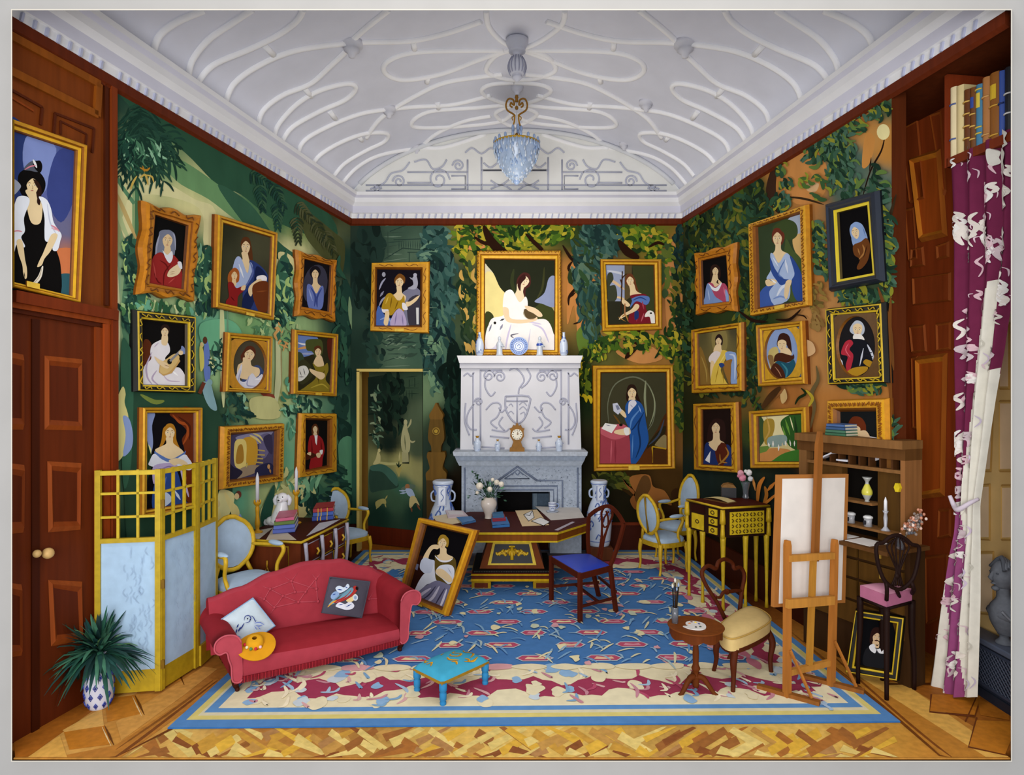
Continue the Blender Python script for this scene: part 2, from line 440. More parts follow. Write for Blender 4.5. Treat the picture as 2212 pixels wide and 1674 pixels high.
mir(spiral(948, 388, 24, 1)); mir(spiral(862, 392, 14, -1)); mir(spiral(815, 408, 9, 1)); mir(spiral(990, 358, 13, -1))
mir([(895, 350), (920, 345), (935, 365), (955, 360), (965, 345)]); mir([(800, 408), (830, 395), (845, 375), (870, 368), (885, 350)])
mir([(1005, 330), (1020, 320), (1040, 332), (1060, 320), (1075, 330)]); mir([(1060, 390), (1080, 400), (1100, 388)]); mir([(1060, 408), (1085, 400), (1105, 410)])
mir([(1045, 352), (1060, 362), (1080, 350), (1095, 360)])
r_.build('relief', 'plaster', tym)
# =================== WALLS, MURALS, FLOOR PATTERN ===================
def fol(A, cx, cy, rx, ry, n, ln, w, cols, ang=0, spread=40, bend=.35, seed=None):
    r = random.Random(seed if seed is not None else int(cx*7+cy*13+n))
    for i in range(n):
        a = r.uniform(0, 6.283); q = math.sqrt(r.random()); x = cx+rx*q*math.cos(a); y = cy+ry*q*math.sin(a)
        t = math.radians(ang+r.uniform(-spread, spread)); l = ln*r.uniform(.6, 1.3); bb = r.uniform(-bend, bend)*l
        dx, dy = math.cos(t)*l, math.sin(t)*l
        A.s_([(x-dx/2, y-dy/2), (x-dy/l*bb, y+dx/l*bb), (x+dx/2, y+dy/2)], w*r.uniform(.6, 1.3), r.choice(cols), True, 3)
def frond(A, x, y, ang, ln, cols, n=9, w=4, dr=30):
    c, d = math.cos(math.radians(ang)), math.sin(math.radians(ang)); r = random.Random(int(x+y*3))
    for i in range(n):
        t = i/n; px, py = x+c*ln*t, y+d*ln*t+t*t*ln*.25
        for s_ in (-1, 1):
            a = math.radians(ang+s_*(60-t*30)+dr*.2); l = ln*.38*(1-t*.4)
            A.s_([(px, py), (px+math.cos(a)*l*.6, py+math.sin(a)*l*.6), (px+math.cos(a)*l, py+math.sin(a)*l+l*.3)], w, r.choice(cols), True, 3)
def vine(A, pts, cols, n=20, ln=16, w=8):
    q = cr(pts, 8); r = random.Random(int(pts[0][0]))
    for i in range(n):
        x, y = q[int(r.random()*(len(q)-1))]; a = r.uniform(0, 6.28); d = r.uniform(2, ln)
        A.s_([(x, y), (x+math.cos(a)*d, y+math.sin(a)*d), (x+math.cos(a)*d*1.5, y+math.sin(a)*d*1.5+3)], w, r.choice(cols), True, 3)
H_ = V((0, 0, 1))
# ---- left wall ----
w = B(); w.prism([V((lx(YV0), YV0, 0)), V((lx(YB+.1), YB+.1, 0)), V((lx(YB+.1), YB+.1, 4.6)), V((lx(YV0), YV0, 4.6))], -PL.n*.12, '5a2810')
wl = w.build('wall_left', 'wood', kind='structure')
A = Art(PL, .003, 1.4e-5)
A.grad([(245, 165), (757, 470), (757, 1196), (245, 1486)], [(260, 200, '2b4a3c'), (400, 250, '30543f'), (500, 330, '375c42'), (600, 390, '35583f'), (700, 460, '3c4229'), (330, 350, '6f9a66'), (290, 420, 'dcd89c'), (440, 410, 'c3cb8c'), (420, 450, 'dcd89a'), (480, 440, 'cfd39a'), (540, 440, '4f7a52'), (600, 480, '52784c'), (650, 500, '7a8f55'), (700, 530, '5b6244'), (738, 560, '24433a'), (638, 545, 'd0cf98'), (610, 560, 'd0cf98'), (250, 500, 'a3b07c'), (252, 700, 'b4bb86'), (275, 600, '8fb08a'), (440, 560, '4a7a58'), (620, 640, '3a6650'), (450, 620, 'c3c984'), (600, 600, '9db678'), (450, 700, '6fb190'), (540, 700, '7fae74'), (630, 720, '9dbf86'), (275, 800, '4a7258'), (258, 760, 'a8b484'), (262, 950, '375a45'), (450, 880, '2b4a38'), (380, 860, '2b4838'), (450, 1000, '2d4c3c'), (600, 870, 'b8bf7c'), (640, 900, '8ac09a'), (640, 1000, '74b48f'), (742, 700, '223f38'), (745, 820, '2a4a40'), (735, 900, '54836a'), (745, 1000, '4a8062'), (740, 1100, '3c6a4e'), (500, 1080, '63a584'), (640, 1060, 'd6d790'), (590, 1080, 'b8c98a'), (480, 1180, '2f5545'), (680, 1060, '4a7a5c'), (700, 1110, '35604a'), (560, 1000, '5a9a7a'), (300, 1200, '2a4a3a'), (480, 800, '9abf88'), (610, 780, 'a8c088')], 46, 60, 1.9)
G1 = ['1c3832', '24453a', '2b5044', '1f3f3c', '3a6650']; G2 = ['8fc0a0', 'b7cf9a', 'd8dc9c', '6aa588']
A.do('''b 2f5640 245 180 330 210 520 330 700 450 720 520 600 480 520 420 470 400 400 330 300 250
b 6f9a68 340 330 400 350 500 420 560 470 520 480 450 430 380 390
b 37604a 470 400 540 440 600 520 650 560 600 560 540 500
b e0dca4 300 380 350 390 420 430 465 455 460 560 440 530 430 450 330 420 300 440 280 520 262 480
b 4d5230 650 450 720 500 745 530 735 600 700 560 660 510
l 4f7e58 10 292 330 296 420 296 520; l 8fb07a 5 284 330 288 420 288 530
l 5f8f68 8 250 380 268 410 290 440; s c8b070 9 248 410 270 460 296 520; s b8c890 10 250 430 262 480 280 520
s e8e4b4 7 252 560 256 700 254 800; s 8fae80 10 262 500 266 600 262 760
s 5d8a68 30 290 520 282 600 276 700 280 760''')
for a in range(-20, 200, 9): frond(A, 285+R.uniform(-10, 30), 250+R.uniform(-20, 40), 60+R.uniform(-40, 50), 110, ['1e3c30', '25473a', '2b4f3e'], 7, 5)
fol(A, 300, 330, 55, 30, 60, 34, 5, ['1e3c30', '2f5a44', '4f8060', '8fbf9a'], 70, 35)
fol(A, 265, 330, 20, 40, 26, 30, 5, ['17302a', '244a3c'], 110, 30)
for x, y, a in ((540, 375, 20), (560, 400, 80), (600, 440, 90), (640, 440, 40), (680, 480, 60), (590, 400, 60), (640, 470, 85), (700, 500, 60)): frond(A, x, y, a, 46, ['254a3e', '1d3a34', '3a5c44'] if x < 630 else ['3c4428', '54583a', '2f3a28'], 8, 4)
A.do('''s b8832a 5 300 362 314 368 322 362; s b8832a 4 306 358 310 372; s c9ac54 5 300 385 312 378 318 400; s c9ac54 5 294 380 285 395 280 410; s c9ac54 4 312 378 326 382 330 395
b d8d49a 600 545 630 555 648 600 640 640 615 620 605 580''')
for cx, cy, rx_, ry_ in ((288, 540, 26, 24), (285, 580, 22, 30), (296, 640, 22, 50), (278, 680, 14, 40), (432, 590, 18, 60), (450, 600, 14, 70), (612, 610, 18, 60), (628, 650, 16, 50), (600, 680, 20, 30)):
    A.e(cx, cy, rx_, ry_, R.choice(['2f5a48', '3a6a54', '2b5044'])); fol(A, cx, cy, rx_, ry_, 26, 26, 7, G1+['7fb08c', 'a8c87c'], 80, 50)
fol(A, 360, 672, 110, 20, 60, 26, 9, ['2f5a3c', '4f8050', '1f4030', '9fc080', 'd0d8a0', '6fb090'], 88, 14)
fol(A, 450, 660, 30, 20, 20, 24, 8, G1+['e0e4b0'], 88, 14)
A.do('''b 2b4a38 280 845 420 850 470 890 500 1000 470 1200 300 1300 262 1000 270 900
b 36604a 258 760 272 740 285 800 280 1000 262 1040
s 7a8a40 10 300 852 330 868 352 866
b d8cf88 262 835 268 850 266 870 274 900 272 940 262 985 244 990 242 900 250 860
b 8aa0d0 262 900 276 905 284 940 280 970 262 985 268 940; s d8cf88 7 258 900 256 950 262 984; s 8aa0d0 8 244 920 240 960 242 980
e 5e9a7c 470 715 20 26; b 6fb58c 430 700 490 690 520 720 500 760 440 750
b 6a83c8 440 735 448 745 452 800 448 825 440 820 436 780; e 5e3a28 440 735 5 8; e d8c48a 433 745 4 6; b d8d06a 428 750 436 755 438 790 430 800
b 8ab0b8 436 825 452 830 458 850 466 885 450 880 436 850; e 8ab0b8 450 826 6 7; l 6e3a28 8 428 850 438 826
s c9cf9a 12 476 640 478 760 480 880; s 6f9a7a 5 488 640 490 800; s c9cfa0 14 596 700 600 800 592 880; s b5c890 14 640 700 640 820 645 900
l b9a070 5 572 872 572 884; b 8a4030 560 850 588 852 588 866
b c8c88a 540 860 590 860 602 900 560 905 540 890; s 9a8f60 3 604 700 606 850''')
for cx, cy, rx_, ry_, c in ((470, 760, 22, 24, G1), (512, 865, 22, 16, G1+['8fc0a0']), (510, 900, 34, 18, G1), (468, 790, 16, 10, G1+G2), (625, 880, 22, 60, ['3f7a60', '5a9a7c', '8ac8a0']), (648, 880, 40, 22, G1+['8fc09a']), (560, 700, 30, 24, ['5a8a60', '8ab57c', 'b5cf90']), (610, 720, 18, 30, ['3a6a54', '7aa870', 'd0a060']), (640, 740, 14, 40, ['4a7a5c', 'a0c088'])):
    fol(A, cx, cy, rx_, ry_, 24, 22, 6, c, 60, 60)
fol(A, 735, 760, 18, 200, 60, 40, 12, ['1f3c34', '284a40', '35604c'], 85, 20)
A.do('''b 8fae84 752 640 760 680 768 740 760 720 750 680
b 5f9a78 728 960 760 950 764 1060 740 1050
b e2dc98 600 1060 660 1040 672 1080 650 1120 600 1120 570 1130 560 1100
b 2f5a4a 560 1110 580 1060 590 1050 586 1100 570 1150
b e0dc9c 470 1060 500 1065 500 1090 480 1130 468 1110
b e8dc94 482 1062 500 1085 510 1095 514 1110 510 1140 500 1160 488 1130 496 1110 484 1080; e 6e3a30 512 1068 6 8; e e8d09a 508 1072 5 7
b 8fa3dc 514 1110 520 1130 514 1160 490 1190 478 1170 468 1130 480 1145 500 1150; b e8dc94 464 1095 472 1105 480 1140 490 1180 476 1170 466 1130; e d8c890 466 1088 6 8''')
for cx, cy, rx_, ry_, a in ((660, 1065, 18, 30, 90), (680, 1085, 16, 34, 75), (720, 1060, 30, 30, 20), (735, 1090, 30, 20, 0), (700, 1000, 20, 20, 20), (720, 1020, 20, 14, 30)):
    fol(A, cx, cy, rx_, ry_, 26, 26, 8, G1, a, 25)
fol(A, 640, 1040, 50, 30, 30, 34, 8, ['8fc89a', 'd8dc98', '5f9a78'], 100, 40)
A.build('mural', 'mural', wl)
# wood panelling of the left wall
def pq(pl, quad, h, col, bw=.35, d0=.0, hi=None, bld=None):     # raised moulding frame + field on a plane, px quad
    bb = bld; c = [pl.hit(x, y, 0) for x, y in quad]; m = (c[0]+c[1]+c[2]+c[3])/4
    ins = lambda t: [a+(m-a).normalized()*t for a in c]
    i1, i2 = ins(bw*.1), ins(bw*.2)
    n = pl.n
    for r0, h0, r1, h1, cc in ((c, d0, i1, h, col[0]), (i1, h, i2, d0+.004, col[1])):
        for k in range(4):
            j = (k+1) % 4; bb.poly([r0[k]+n*h0, r0[j]+n*h0, r1[j]+n*h1, r1[k]+n*h1], cc)
    bb.poly([p+n*(d0+.004) for p in i2], col[2])
w = B()
def wq(quad, col, h=.004, bld=None, pl=PL): (bld or w).poly([pl.hit(x, y, h) for x, y in quad], col)
wq([(14, 20), (246, 170), (246, 1480), (14, 1630)], '7a3a10')
w.build('wood_panel', 'wood', wl)
w = B()
def strip(pl, pts, wd, h, col, bld=None):
    q = [pl.hit(x, y, 0)+pl.n*h*.5 for x, y in pts]; (bld or w).bar(q, wd, h, col, side=pl.n)
for pts, wd, h, col in (([(240, 175), (240, 1480)], .05, .03, '7d3410'), ([(226, 170), (226, 660)], .03, .02, '4a1d08'), ([(14, 46), (243, 184)], .09, .02, '6a2a0c'),
                        ([(14, 75), (212, 183)], .05, .025, '8a4a12'), ([(14, 152), (206, 248)], .05, .025, '8a4a12'), ([(209, 180), (205, 250)], .05, .025, '8a4a12'),
                        ([(14, 190), (88, 232), (84, 270)], .015, .015, '53210a'), ([(112, 290), (116, 245), (200, 278), (196, 330)], .015, .015, '53210a'), ([(14, 206), (70, 240)], .012, .012, '8a3f14'), ([(128, 290), (128, 262), (184, 290), (182, 320)], .012, .012, '53210a')):
    for k in range(len(pts)-1): strip(PL, pts[k:k+2], wd, h, col)
w.build('panel_moulding', 'wood', wl)
# double door in the left wall
dr = B(); wq([(14, 668), (204, 702), (204, 1500), (14, 1635)], '5c240a', .012, dr)
d1 = dr.build('door_1', 'wood', kind='structure')
w = B()
for k, (y0_, y1_) in enumerate((((668, 640), (702, 670)), ((0, 0), (0, 0)))):
    pass
for pts, wd, h, col in (([(14, 640), (238, 682)], .07, .07, '6e2a0c'), ([(14, 655), (232, 694)], .05, .045, '8a3c12'), ([(14, 668), (214, 704)], .03, .03, '4a1a06'),
                        ([(206, 704), (206, 1500)], .05, .03, '7a3410'), ([(220, 700), (220, 1490)], .05, .045, '8a3a12'), ([(234, 692), (234, 1482)], .05, .06, '6e2a0c')):
    strip(PL, pts, wd, h, col)
w.build('casing', 'wood', d1)
w = B(); strip(PL, [(71, 690), (71, 1596)], .05, .022, '3c1404')
for quad in ([(92, 768), (174, 776), (174, 930), (92, 928)], [(98, 996), (172, 1000), (170, 1144), (100, 1150)], [(100, 1252), (174, 1256), (176, 1382), (106, 1396)],
             [(14, 760), (46, 766), (46, 928), (14, 928)], [(14, 1000), (48, 1004), (46, 1150), (14, 1154)], [(14, 1258), (42, 1262), (42, 1416), (14, 1420)]):
    pq(PL, quad, .03, ('8a4014', '7a3510', '55200a'), .35, .014, bld=w)
w.build('panel', 'wood', d1)
for x, y, r in ((104, 1195, .034), (80, 1196, .024)):
    k = B(); k.ell(PL.hit(x, y, .05), (r, r, r), 'c9a468'); k.tube([PL.hit(x, y, .01), PL.hit(x, y, .04)], .012, '9a7434'); k.build('door_knob', 'gold', d1)
# ---- back wall: built in pieces around the jib door opening ----
Zb = lambda y: CH-(y-CY)*YB/FPX
Xb = lambda x: (x-CX)*YB/FPX
w = B()
for xa, xb, za, zb in ((736, 773, 1200, 380), (773, 914, 800, 380), (914, 1500, 1200, 380)):
    X0, X1, Z0, Z1 = Xb(xa), Xb(xb), max(0, Zb(za)), min(4.62, Zb(zb)); w.box(((X0+X1)/2, YB+.05, (Z0+Z1)/2), (X1-X0, .1, Z1-Z0), '2c3028')
wb = w.build('wall_back', 'paint', kind='structure')
A = Art(PB, .003, 1.4e-5)
A.grad([(735, 470), (914, 470), (914, 800), (735, 800)], [(760, 600, '1f332e'), (800, 520, '1f3029'), (850, 500, '3c5344'), (880, 560, '4e6552'), (910, 600, '2c403a'), (790, 760, '21352c'), (850, 760, '4e6753'), (900, 750, '3f5a4a'), (760, 480, '2b3a30')], 14, 20)
A.grad([(735, 800), (773, 800), (773, 1196), (735, 1196)], [(750, 820, '223a32'), (760, 1000, '2f5543'), (750, 1120, '2f5546')], 4, 20)
A.grad([(914, 470), (1500, 470), (1500, 1196), (914, 1196)], [(930, 520, '2c413c'), (960, 600, '26403c'), (990, 520, '6a6a34'), (1040, 500, '9a6a30'), (1000, 620, '3c4a2c'), (940, 800, '5a7556'), (925, 850, '6a8260'), (980, 800, '12251f'), (985, 900, '10211b'), (930, 1000, '35463a'), (985, 1050, '221a10'), (1120, 500, '7a7a28'), (1250, 500, '35451f'), (1300, 500, '2f4036'), (1260, 600, 'b5793c'), (1400, 500, '6a6c24'), (1460, 560, 'a86a34'), (1440, 700, 'b37640'), (1330, 750, '5a5a2c'), (1400, 770, '9c7034'), (1460, 880, 'a06c38'), (1460, 950, '7a5428'), (1460, 1050, '4a3214'), (1270, 850, '1c2a16'), (1275, 1000, '1f1c10'), (1300, 1050, '2a2a16'), (1360, 1050, '3a2810'), (1400, 1090, '2a1c0c'), (1450, 1150, '2a120a'), (1330, 1140, '24160c'), (1275, 1140, '241408'), (1480, 700, '2c3a1c'), (1480, 900, '2a3a1c')], 60, 70, 2.2)
DK = ['16292a', '1d3430', '25423c', '2c4d48', '3a5a54']; OG = ['2f4a1c', '45631f', '5f7a22', '8a8a24', '1f3418', 'b0a030']; TL = ['24403a', '34544c', '47685e', '1c3230']
fol(A, 790, 560, 30, 110, 50, 44, 18, ['16241f', '1b2c27', '22362f'], 80, 15); fol(A, 805, 740, 24, 60, 30, 24, 10, ['1b2c27', '274036'], 60, 50)
for i in range(26):
    y = 490+i*12; x = 824+R.uniform(0, 14); l = R.uniform(25, 70)
    A.s_([(x, y+R.uniform(-3, 3)), (x+l, y-R.uniform(0, 6)-(8 if i % 4 == 0 else 0))], 2, R.choice(['2c4038', '37493e', '6f8470']), True)
for i in range(14):
    x = 862+i*5; A.s_([(x, 520), (x, 540)], 1.6, '2c4038')
A.do('l 2c4038 2 850 518 910 516; l 2c4038 2 830 560 870 536 912 540; l 2c4038 2 842 500 900 478; s 6f8470 5 880 590 905 600; l 34483c 2 838 560 838 500; l 2f443a 2 880 545 912 545 912 570 884 572 884 546')
fol(A, 940, 540, 26, 60, 90, 34, 10, DK+['4f7064', '6a8a72'], 10, 60); fol(A, 955, 640, 34, 90, 130, 38, 10, DK+['3f6058'], 75, 40); fol(A, 945, 760, 30, 90, 110, 36, 10, DK+['4c6c58', '6a8a6a'], 80, 30)
fol(A, 978, 860, 14, 110, 60, 40, 12, ['12251f', '0f1d18', '1c352a'], 86, 12)
for i in range(22):
    y = 650+i*7.3; A.s_([(900+R.uniform(-2, 30), y), (935+R.uniform(-10, 10), y+R.uniform(-4, 2))], 2, R.choice(['2c4038', '7a9078', '34483c']))
fol(A, 870, 745, 36, 30, 30, 26, 4, ['34483c', '6a806a', '2c4038'], -8, 12)
A.do('b c08044 1228 580 1245 575 1262 600 1262 680 1268 760 1250 740 1240 660 1225 700; b c4854a 1440 530 1470 520 1474 640 1462 760 1440 700 1436 600; b d08a50 1010 525 1060 510 1090 525 1050 540 1020 545; b c98848 1355 515 1400 500 1440 510 1400 530; b c98c50 1330 760 1370 740 1410 750 1430 775 1380 785; b 5f7a30 1245 720 1275 700 1290 760 1260 780')
fol(A, 1080, 510, 100, 30, 150, 22, 9, OG, 10, 60); fol(A, 1180, 500, 60, 24, 100, 20, 9, OG, -30, 60); fol(A, 1010, 520, 24, 50, 60, 22, 9, OG+['9a6a30'], 40, 60)
fol(A, 1015, 660, 20, 110, 70, 30, 8, ['2a3c24', '3c5230', '8a8030', '1c2f20', 'c09a50'], 80, 30)
A.do('''s 2a160c 20 1045 488 1060 520 1085 545 1110 552; s 2a160c 8 1025 512 1045 525 1075 530; s 2a160c 9 1135 505 1150 520 1170 540 1172 548
s 24140c 7 1215 530 1235 560 1255 570; s 24140c 6 1236 565 1228 580 1240 600; s 24140c 6 1254 570 1252 610 1230 640 1228 660; s 24140c 4 1228 645 1245 630; s 24140c 4 1238 700 1252 695 1258 685''')
fol(A, 1280, 570, 40, 90, 190, 36, 9, TL+['2f4a2c', '566f5c', '2c3a20'], 70, 45); fol(A, 1275, 680, 24, 60, 70, 34, 8, TL+['3c4f30'], 80, 30)
fol(A, 1380, 510, 60, 28, 110, 20, 9, OG, 30, 60); fol(A, 1420, 540, 34, 26, 60, 18, 8, OG, 10, 70); fol(A, 1310, 520, 30, 30, 60, 26, 9, TL, 60, 40)
fol(A, 1470, 560, 14, 70, 90, 20, 8, DK[:3]+['2f3c1c'], 80, 60)
A.do('s 2a160c 18 1335 520 1355 545 1380 558; s 2a160c 7 1400 535 1420 525 1435 530; s 2a160c 16 1382 700 1375 740 1350 775')
fol(A, 1350, 735, 60, 26, 90, 20, 8, OG+['8a6a30'], 30, 70); fol(A, 1465, 700, 18, 120, 110, 22, 8, ['22341c', '2f451c', '1a2a1c', '7a6a28'], 70, 50); fol(A, 1440, 590, 20, 60, 30, 22, 10, ['5c6a2c', '3c5030'], 70, 50)
fol(A, 1440, 745, 30, 30, 50, 22, 8, OG, 60, 60); fol(A, 1290, 760, 26, 20, 40, 16, 6, OG, 60, 60); fol(A, 1262, 820, 12, 60, 60, 20, 8, ['1c2c14', '2a3e18', '5a6a1c', 'c0a820'], 80, 40)
fol(A, 1468, 850, 14, 80, 70, 24, 8, ['22341c', '2f451c', '5a6420'], 80, 40); fol(A, 1330, 1040, 50, 20, 60, 26, 7, ['3a4418', '5a5a20', '2a3014'], 20, 50)
fol(A, 1310, 1080, 24, 40, 50, 26, 10, ['2a3014', '1c200e', '3a4020'], 60, 50)
A.do('''b 1f1b0e 1320 1060 1360 1070 1390 1120 1380 1140 1310 1140
b 8a5428 1342 1030 1352 1045 1370 1062 1360 1080 1372 1100 1390 1090 1360 1060; b 9a6230 1360 1030 1400 1025 1410 1050 1435 1060 1450 1090 1430 1085 1425 1100 1434 1130 1415 1100 1400 1080 1370 1060
b 5f4020 1385 1030 1400 1030 1404 1055 1380 1085 1370 1070; e 3a2210 1460 1068 12 14''')
A.build('mural', 'mural', wb)
# rooms behind the jib door, their golden light painted as wall colour
w = B(); w.box((Xb(800)-.1, YB+1.3, 1.3), (2.2, .06, 2.8), 'c9a04c'); w.build('wall_anteroom', 'paint', kind='structure')
w = B(); w.prism([(Xb(773)-.5, YB+.12, 0), (Xb(773)-.5, YB+1.27, 0), (Xb(773)-.5, YB+1.27, 2.7), (Xb(773)-.5, YB+.12, 2.7)], (-.05, 0, 0), 'b5883a')
w.build('wall_anteroom', 'paint', kind='structure')
w = B(); w.box((Xb(773)+.2, YB+.7, 2.72), (1.8, 1.2, .05), 'd8c890'); w.build('ceiling_anteroom', 'paint', kind='structure')
w = B()
for xa, xb_, za, zb_ in ((773, 779, 1196, 797), (773, 914, 803, 797)):
    w.box(((Xb(xa)+Xb(xb_))/2, YB-.0, (Zb(za)+Zb(zb_))/2), (Xb(xb_)-Xb(xa), .14, Zb(zb_)-max(0, Zb(za))), 'd6bc6a')
w.build('trim_8', 'paint', kind='structure')
# door leaf swung away around its right edge
hx, hy = Xb(912), YB+.02
r_ = ray(797, 900); # free edge on the ray through px 797 at .84 m from hinge
bestt = min([i*.002+YB for i in range(1, 400)], key=lambda t: abs(math.hypot(r_.x*t-hx, t-hy)-.84))
fx, fy = r_.x*bestt, bestt
dn = V((-(fy-hy), (fx-hx), 0)).normalized()
if dn.y > 0: dn = -dn
PD = Plane((hx, hy, 0), dn)
w = B(); top = Zb(800); w.prism([(hx, hy, .01), (fx, fy, .01), (fx, fy, top), (hx, hy, top)], -dn*.05, '3c4a38', '20281f')
d2 = w.build('door_2', 'paint', kind='structure')
A = Art(PD, .004, 2e-5)
A.grad([(795, 815), (913, 798), (913, 1150), (795, 1136)], [(810, 850, '1c2b24'), (850, 880, '15231d'), (880, 830, '3a4f3c'), (900, 900, '54644c'), (900, 970, '4c5a44'), (840, 960, '182720'), (820, 1000, '8a8a58'), (870, 1000, 'a5a065'), (900, 1020, 'a09c66'), (820, 1030, '2f4f3c'), (870, 1050, '3a6450'), (850, 1080, '3f5c44'), (820, 1110, '1e3a2f'), (900, 1110, '1d392f')], 16, 40)
A.do('''b 2c4438 800 1008 830 1012 850 1030 860 1052 820 1060 800 1060; b 3f6456 802 1006 830 1004 856 1026 858 1050 845 1040 826 1020 802 1016
s b8b478 6 812 997 840 1002 870 1000; p 2a2f22 869 978 884 977 884 1002 869 1001; p a8a478 868 976 882 974 883 998 869 999
b b0ac80 872 920 878 916 881 930 886 950 884 975 870 975 866 950; s b0ac80 4 880 925 886 915 888 905; s b0ac80 4 882 948 890 955 897 952; e b8b488 876 912 4 6; s 4a5438 2 874 940 876 972
b c0b880 816 975 822 985 820 1000 806 1003 812 990; e c0b880 819 973 3 4; s c0b880 3 864 975 862 995
b a59a5a 855 1010 868 1010 865 1020 862 1030 858 1022; s 1c2f22 3 861 1010 856 1000; s 1c2f22 3 861 1010 862 996; s 1c2f22 3 861 1010 867 1002
b 5f7060 866 1056 884 1046 898 1050 882 1062
b a8a060 811 1085 822 1078 832 1078 834 1088 826 1088 822 1092 814 1098; s a8a060 3 832 1079 837 1070; s a8a060 3 815 1090 813 1100; s a8a060 3 831 1086 834 1096
e a07048 880 1051 5 6; b a9bcd8 876 1056 888 1056 894 1064 896 1074 888 1074 880 1068; s a9bcd8 4 878 1060 862 1060; s a9bcd8 4 878 1064 864 1066
b c8b880 886 1074 896 1072 904 1086 906 1092 898 1086 892 1092 888 1098 884 1092; s 7a4a30 4 900 1088 908 1102; s 7a4a30 4 888 1094 890 1106
s 36483a 3 880 835 905 828; s 26382c 2 856 838 904 838; s 26382c 2 876 815 902 812; s 26382c 2 880 850 906 850; l 26382c 2 884 820 884 836; l 26382c 2 896 816 896 836''')
for x in (872, 878, 884, 890): A.s_([(x, 842), (x, 862)], 2, '26382c')
fol(A, 815, 900, 14, 70, 40, 18, 5, ['2f4c3c', '6a8468', '8fa07c', '16261e'], 40, 60); fol(A, 850, 870, 22, 70, 60, 30, 10, ['111d18', '182a22', '203529'], 80, 30)
A.build('mural', 'mural', d2)
w = B(); w.prism([V((hx, hy, .01))+dn*.004, V((fx, fy, .01))+dn*.004, V((fx, fy, .24))+dn*.004, V((hx, hy, .24))+dn*.004], dn*.012, '5c200c'); w.build('kickboard', 'wood', d2)
# skirting boards of the back wall
w = B(); w.box(((Xb(755)+Xb(773))/2, YB-.02, .17), (Xb(773)-Xb(755), .04, .34), '3c1206'); w.box(((Xb(914)+Xb(1475))/2, YB-.02, .17), (Xb(1475)-Xb(914), .04, .34), '401608'); w.box(((Xb(914)+Xb(1475))/2, YB-.03, .35), (Xb(1475)-Xb(914), .06, .035), '6a2a10')
w.build('baseboard_back', 'wood', kind='structure')
w = B(); w.prism([V((lx(4.7), 4.7, 0)), V((lx(YB), YB, 0)), V((lx(YB), YB, .34)), V((lx(4.7), 4.7, .34))], PL.n*.03, '3c1608'); w.build('baseboard_left', 'wood', kind='structure')
YE = 4.693
w = B(); w.prism([V((rx(YE), YE, 0)), V((rx(YB), YB, 0)), V((rx(YB), YB, .34)), V((rx(YE), YE, .34))], PR.n*.03, '3c1608'); w.build('baseboard_right', 'wood', kind='structure')
# ---- right wall mural and the recessed bay ----
w = B(); w.prism([V((rx(YE), YE, 0)), V((rx(YB+.1), YB+.1, 0)), V((rx(YB+.1), YB+.1, 4.62)), V((rx(YE), YE, 4.62))], -PR.n*.12, '5a2810')
w.prism([V((rx(YV0), YV0, ZC)), V((rx(YE), YE, ZC)), V((rx(YE), YE, 4.62)), V((rx(YV0), YV0, 4.62))], -PR.n*.8, '5a2810')
o8 = -PR.n*.8
w.prism([V((rx(YE), YE, ZC)), V((rx(YE+1.4), YE+1.4, ZC)), V((rx(YE+1.4), YE+1.4, ZC))+o8, V((rx(YE), YE, ZC))+o8], (0, 0, .35), '5a2810')
wr = w.build('wall_right', 'wood', kind='structure')
A = Art(PR, .003, 1.4e-5)
A.grad([(1475, 470), (1926, 185), (1926, 1470), (1475, 1196)], [(1500, 500, '3a3c20'), (1560, 460, '4a5424'), (1620, 420, '3a4a24'), (1600, 520, '3a4a2c'), (1560, 600, '2c3a1e'), (1600, 640, '2c3c1c'), (1700, 380, 'b5793a'), (1760, 400, 'b87c40'), (1700, 330, '9a6a34'), (1800, 300, '4a5c44'), (1850, 260, 'b07438'), (1900, 220, '5a6c4c'), (1890, 300, 'c08a48'), (1850, 350, '4c6458'), (1900, 400, '5c6f60'), (1915, 320, 'b8803c'), (1820, 400, '50685c'), (1770, 560, 'b5793c'), (1770, 700, 'c08a50'), (1640, 700, '2a3c1c'), (1600, 760, '2a3a1e'), (1620, 860, '6a5428'), (1700, 850, 'a86c34'), (1760, 800, 'b8824a'), (1770, 880, 'b5783a'), (1920, 500, '4a5f54'), (1910, 640, '3a4c34'), (1925, 760, 'b37838'), (1920, 860, 'b5783a'), (1480, 700, '1e2c1a'), (1480, 900, '2a2c16'), (1480, 560, '1c2a20'), (1600, 1000, '1c2a22'), (1500, 1050, '1e2c28'), (1700, 1050, '16241f'), (1640, 940, '3c4a24'), (1620, 1100, '1c2420'), (1780, 1000, '8a5a2c'), (1600, 1200, '241408'), (1500, 1150, '1f1810'), (1800, 1150, '2a1608'), (1900, 1200, '2a1608')], 60, 90, 2.2)
A.do('''b c8894a 1690 330 1760 320 1790 380 1770 430 1720 440 1690 400; b d8b080 1742 396 1768 396 1762 414 1744 412; b c58844 1870 290 1890 300 1880 350 1862 360
s 3a2418 22 1676 350 1666 400 1668 430 1684 460; s 24140c 4 1862 430 1880 370 1904 325 1912 290; s 24140c 4 1878 370 1882 340; s 3a2a18 5 1700 425 1740 430 1780 442
e e8dca0 1908 285 14 17; s 3a2c1c 9 1936 420 1920 480 1910 560 1912 640''')
Lf = ['24402e', '2f5038', '3a5c48', '4a6c58', '5f7a3c', '1c3226', '8a8a2c']
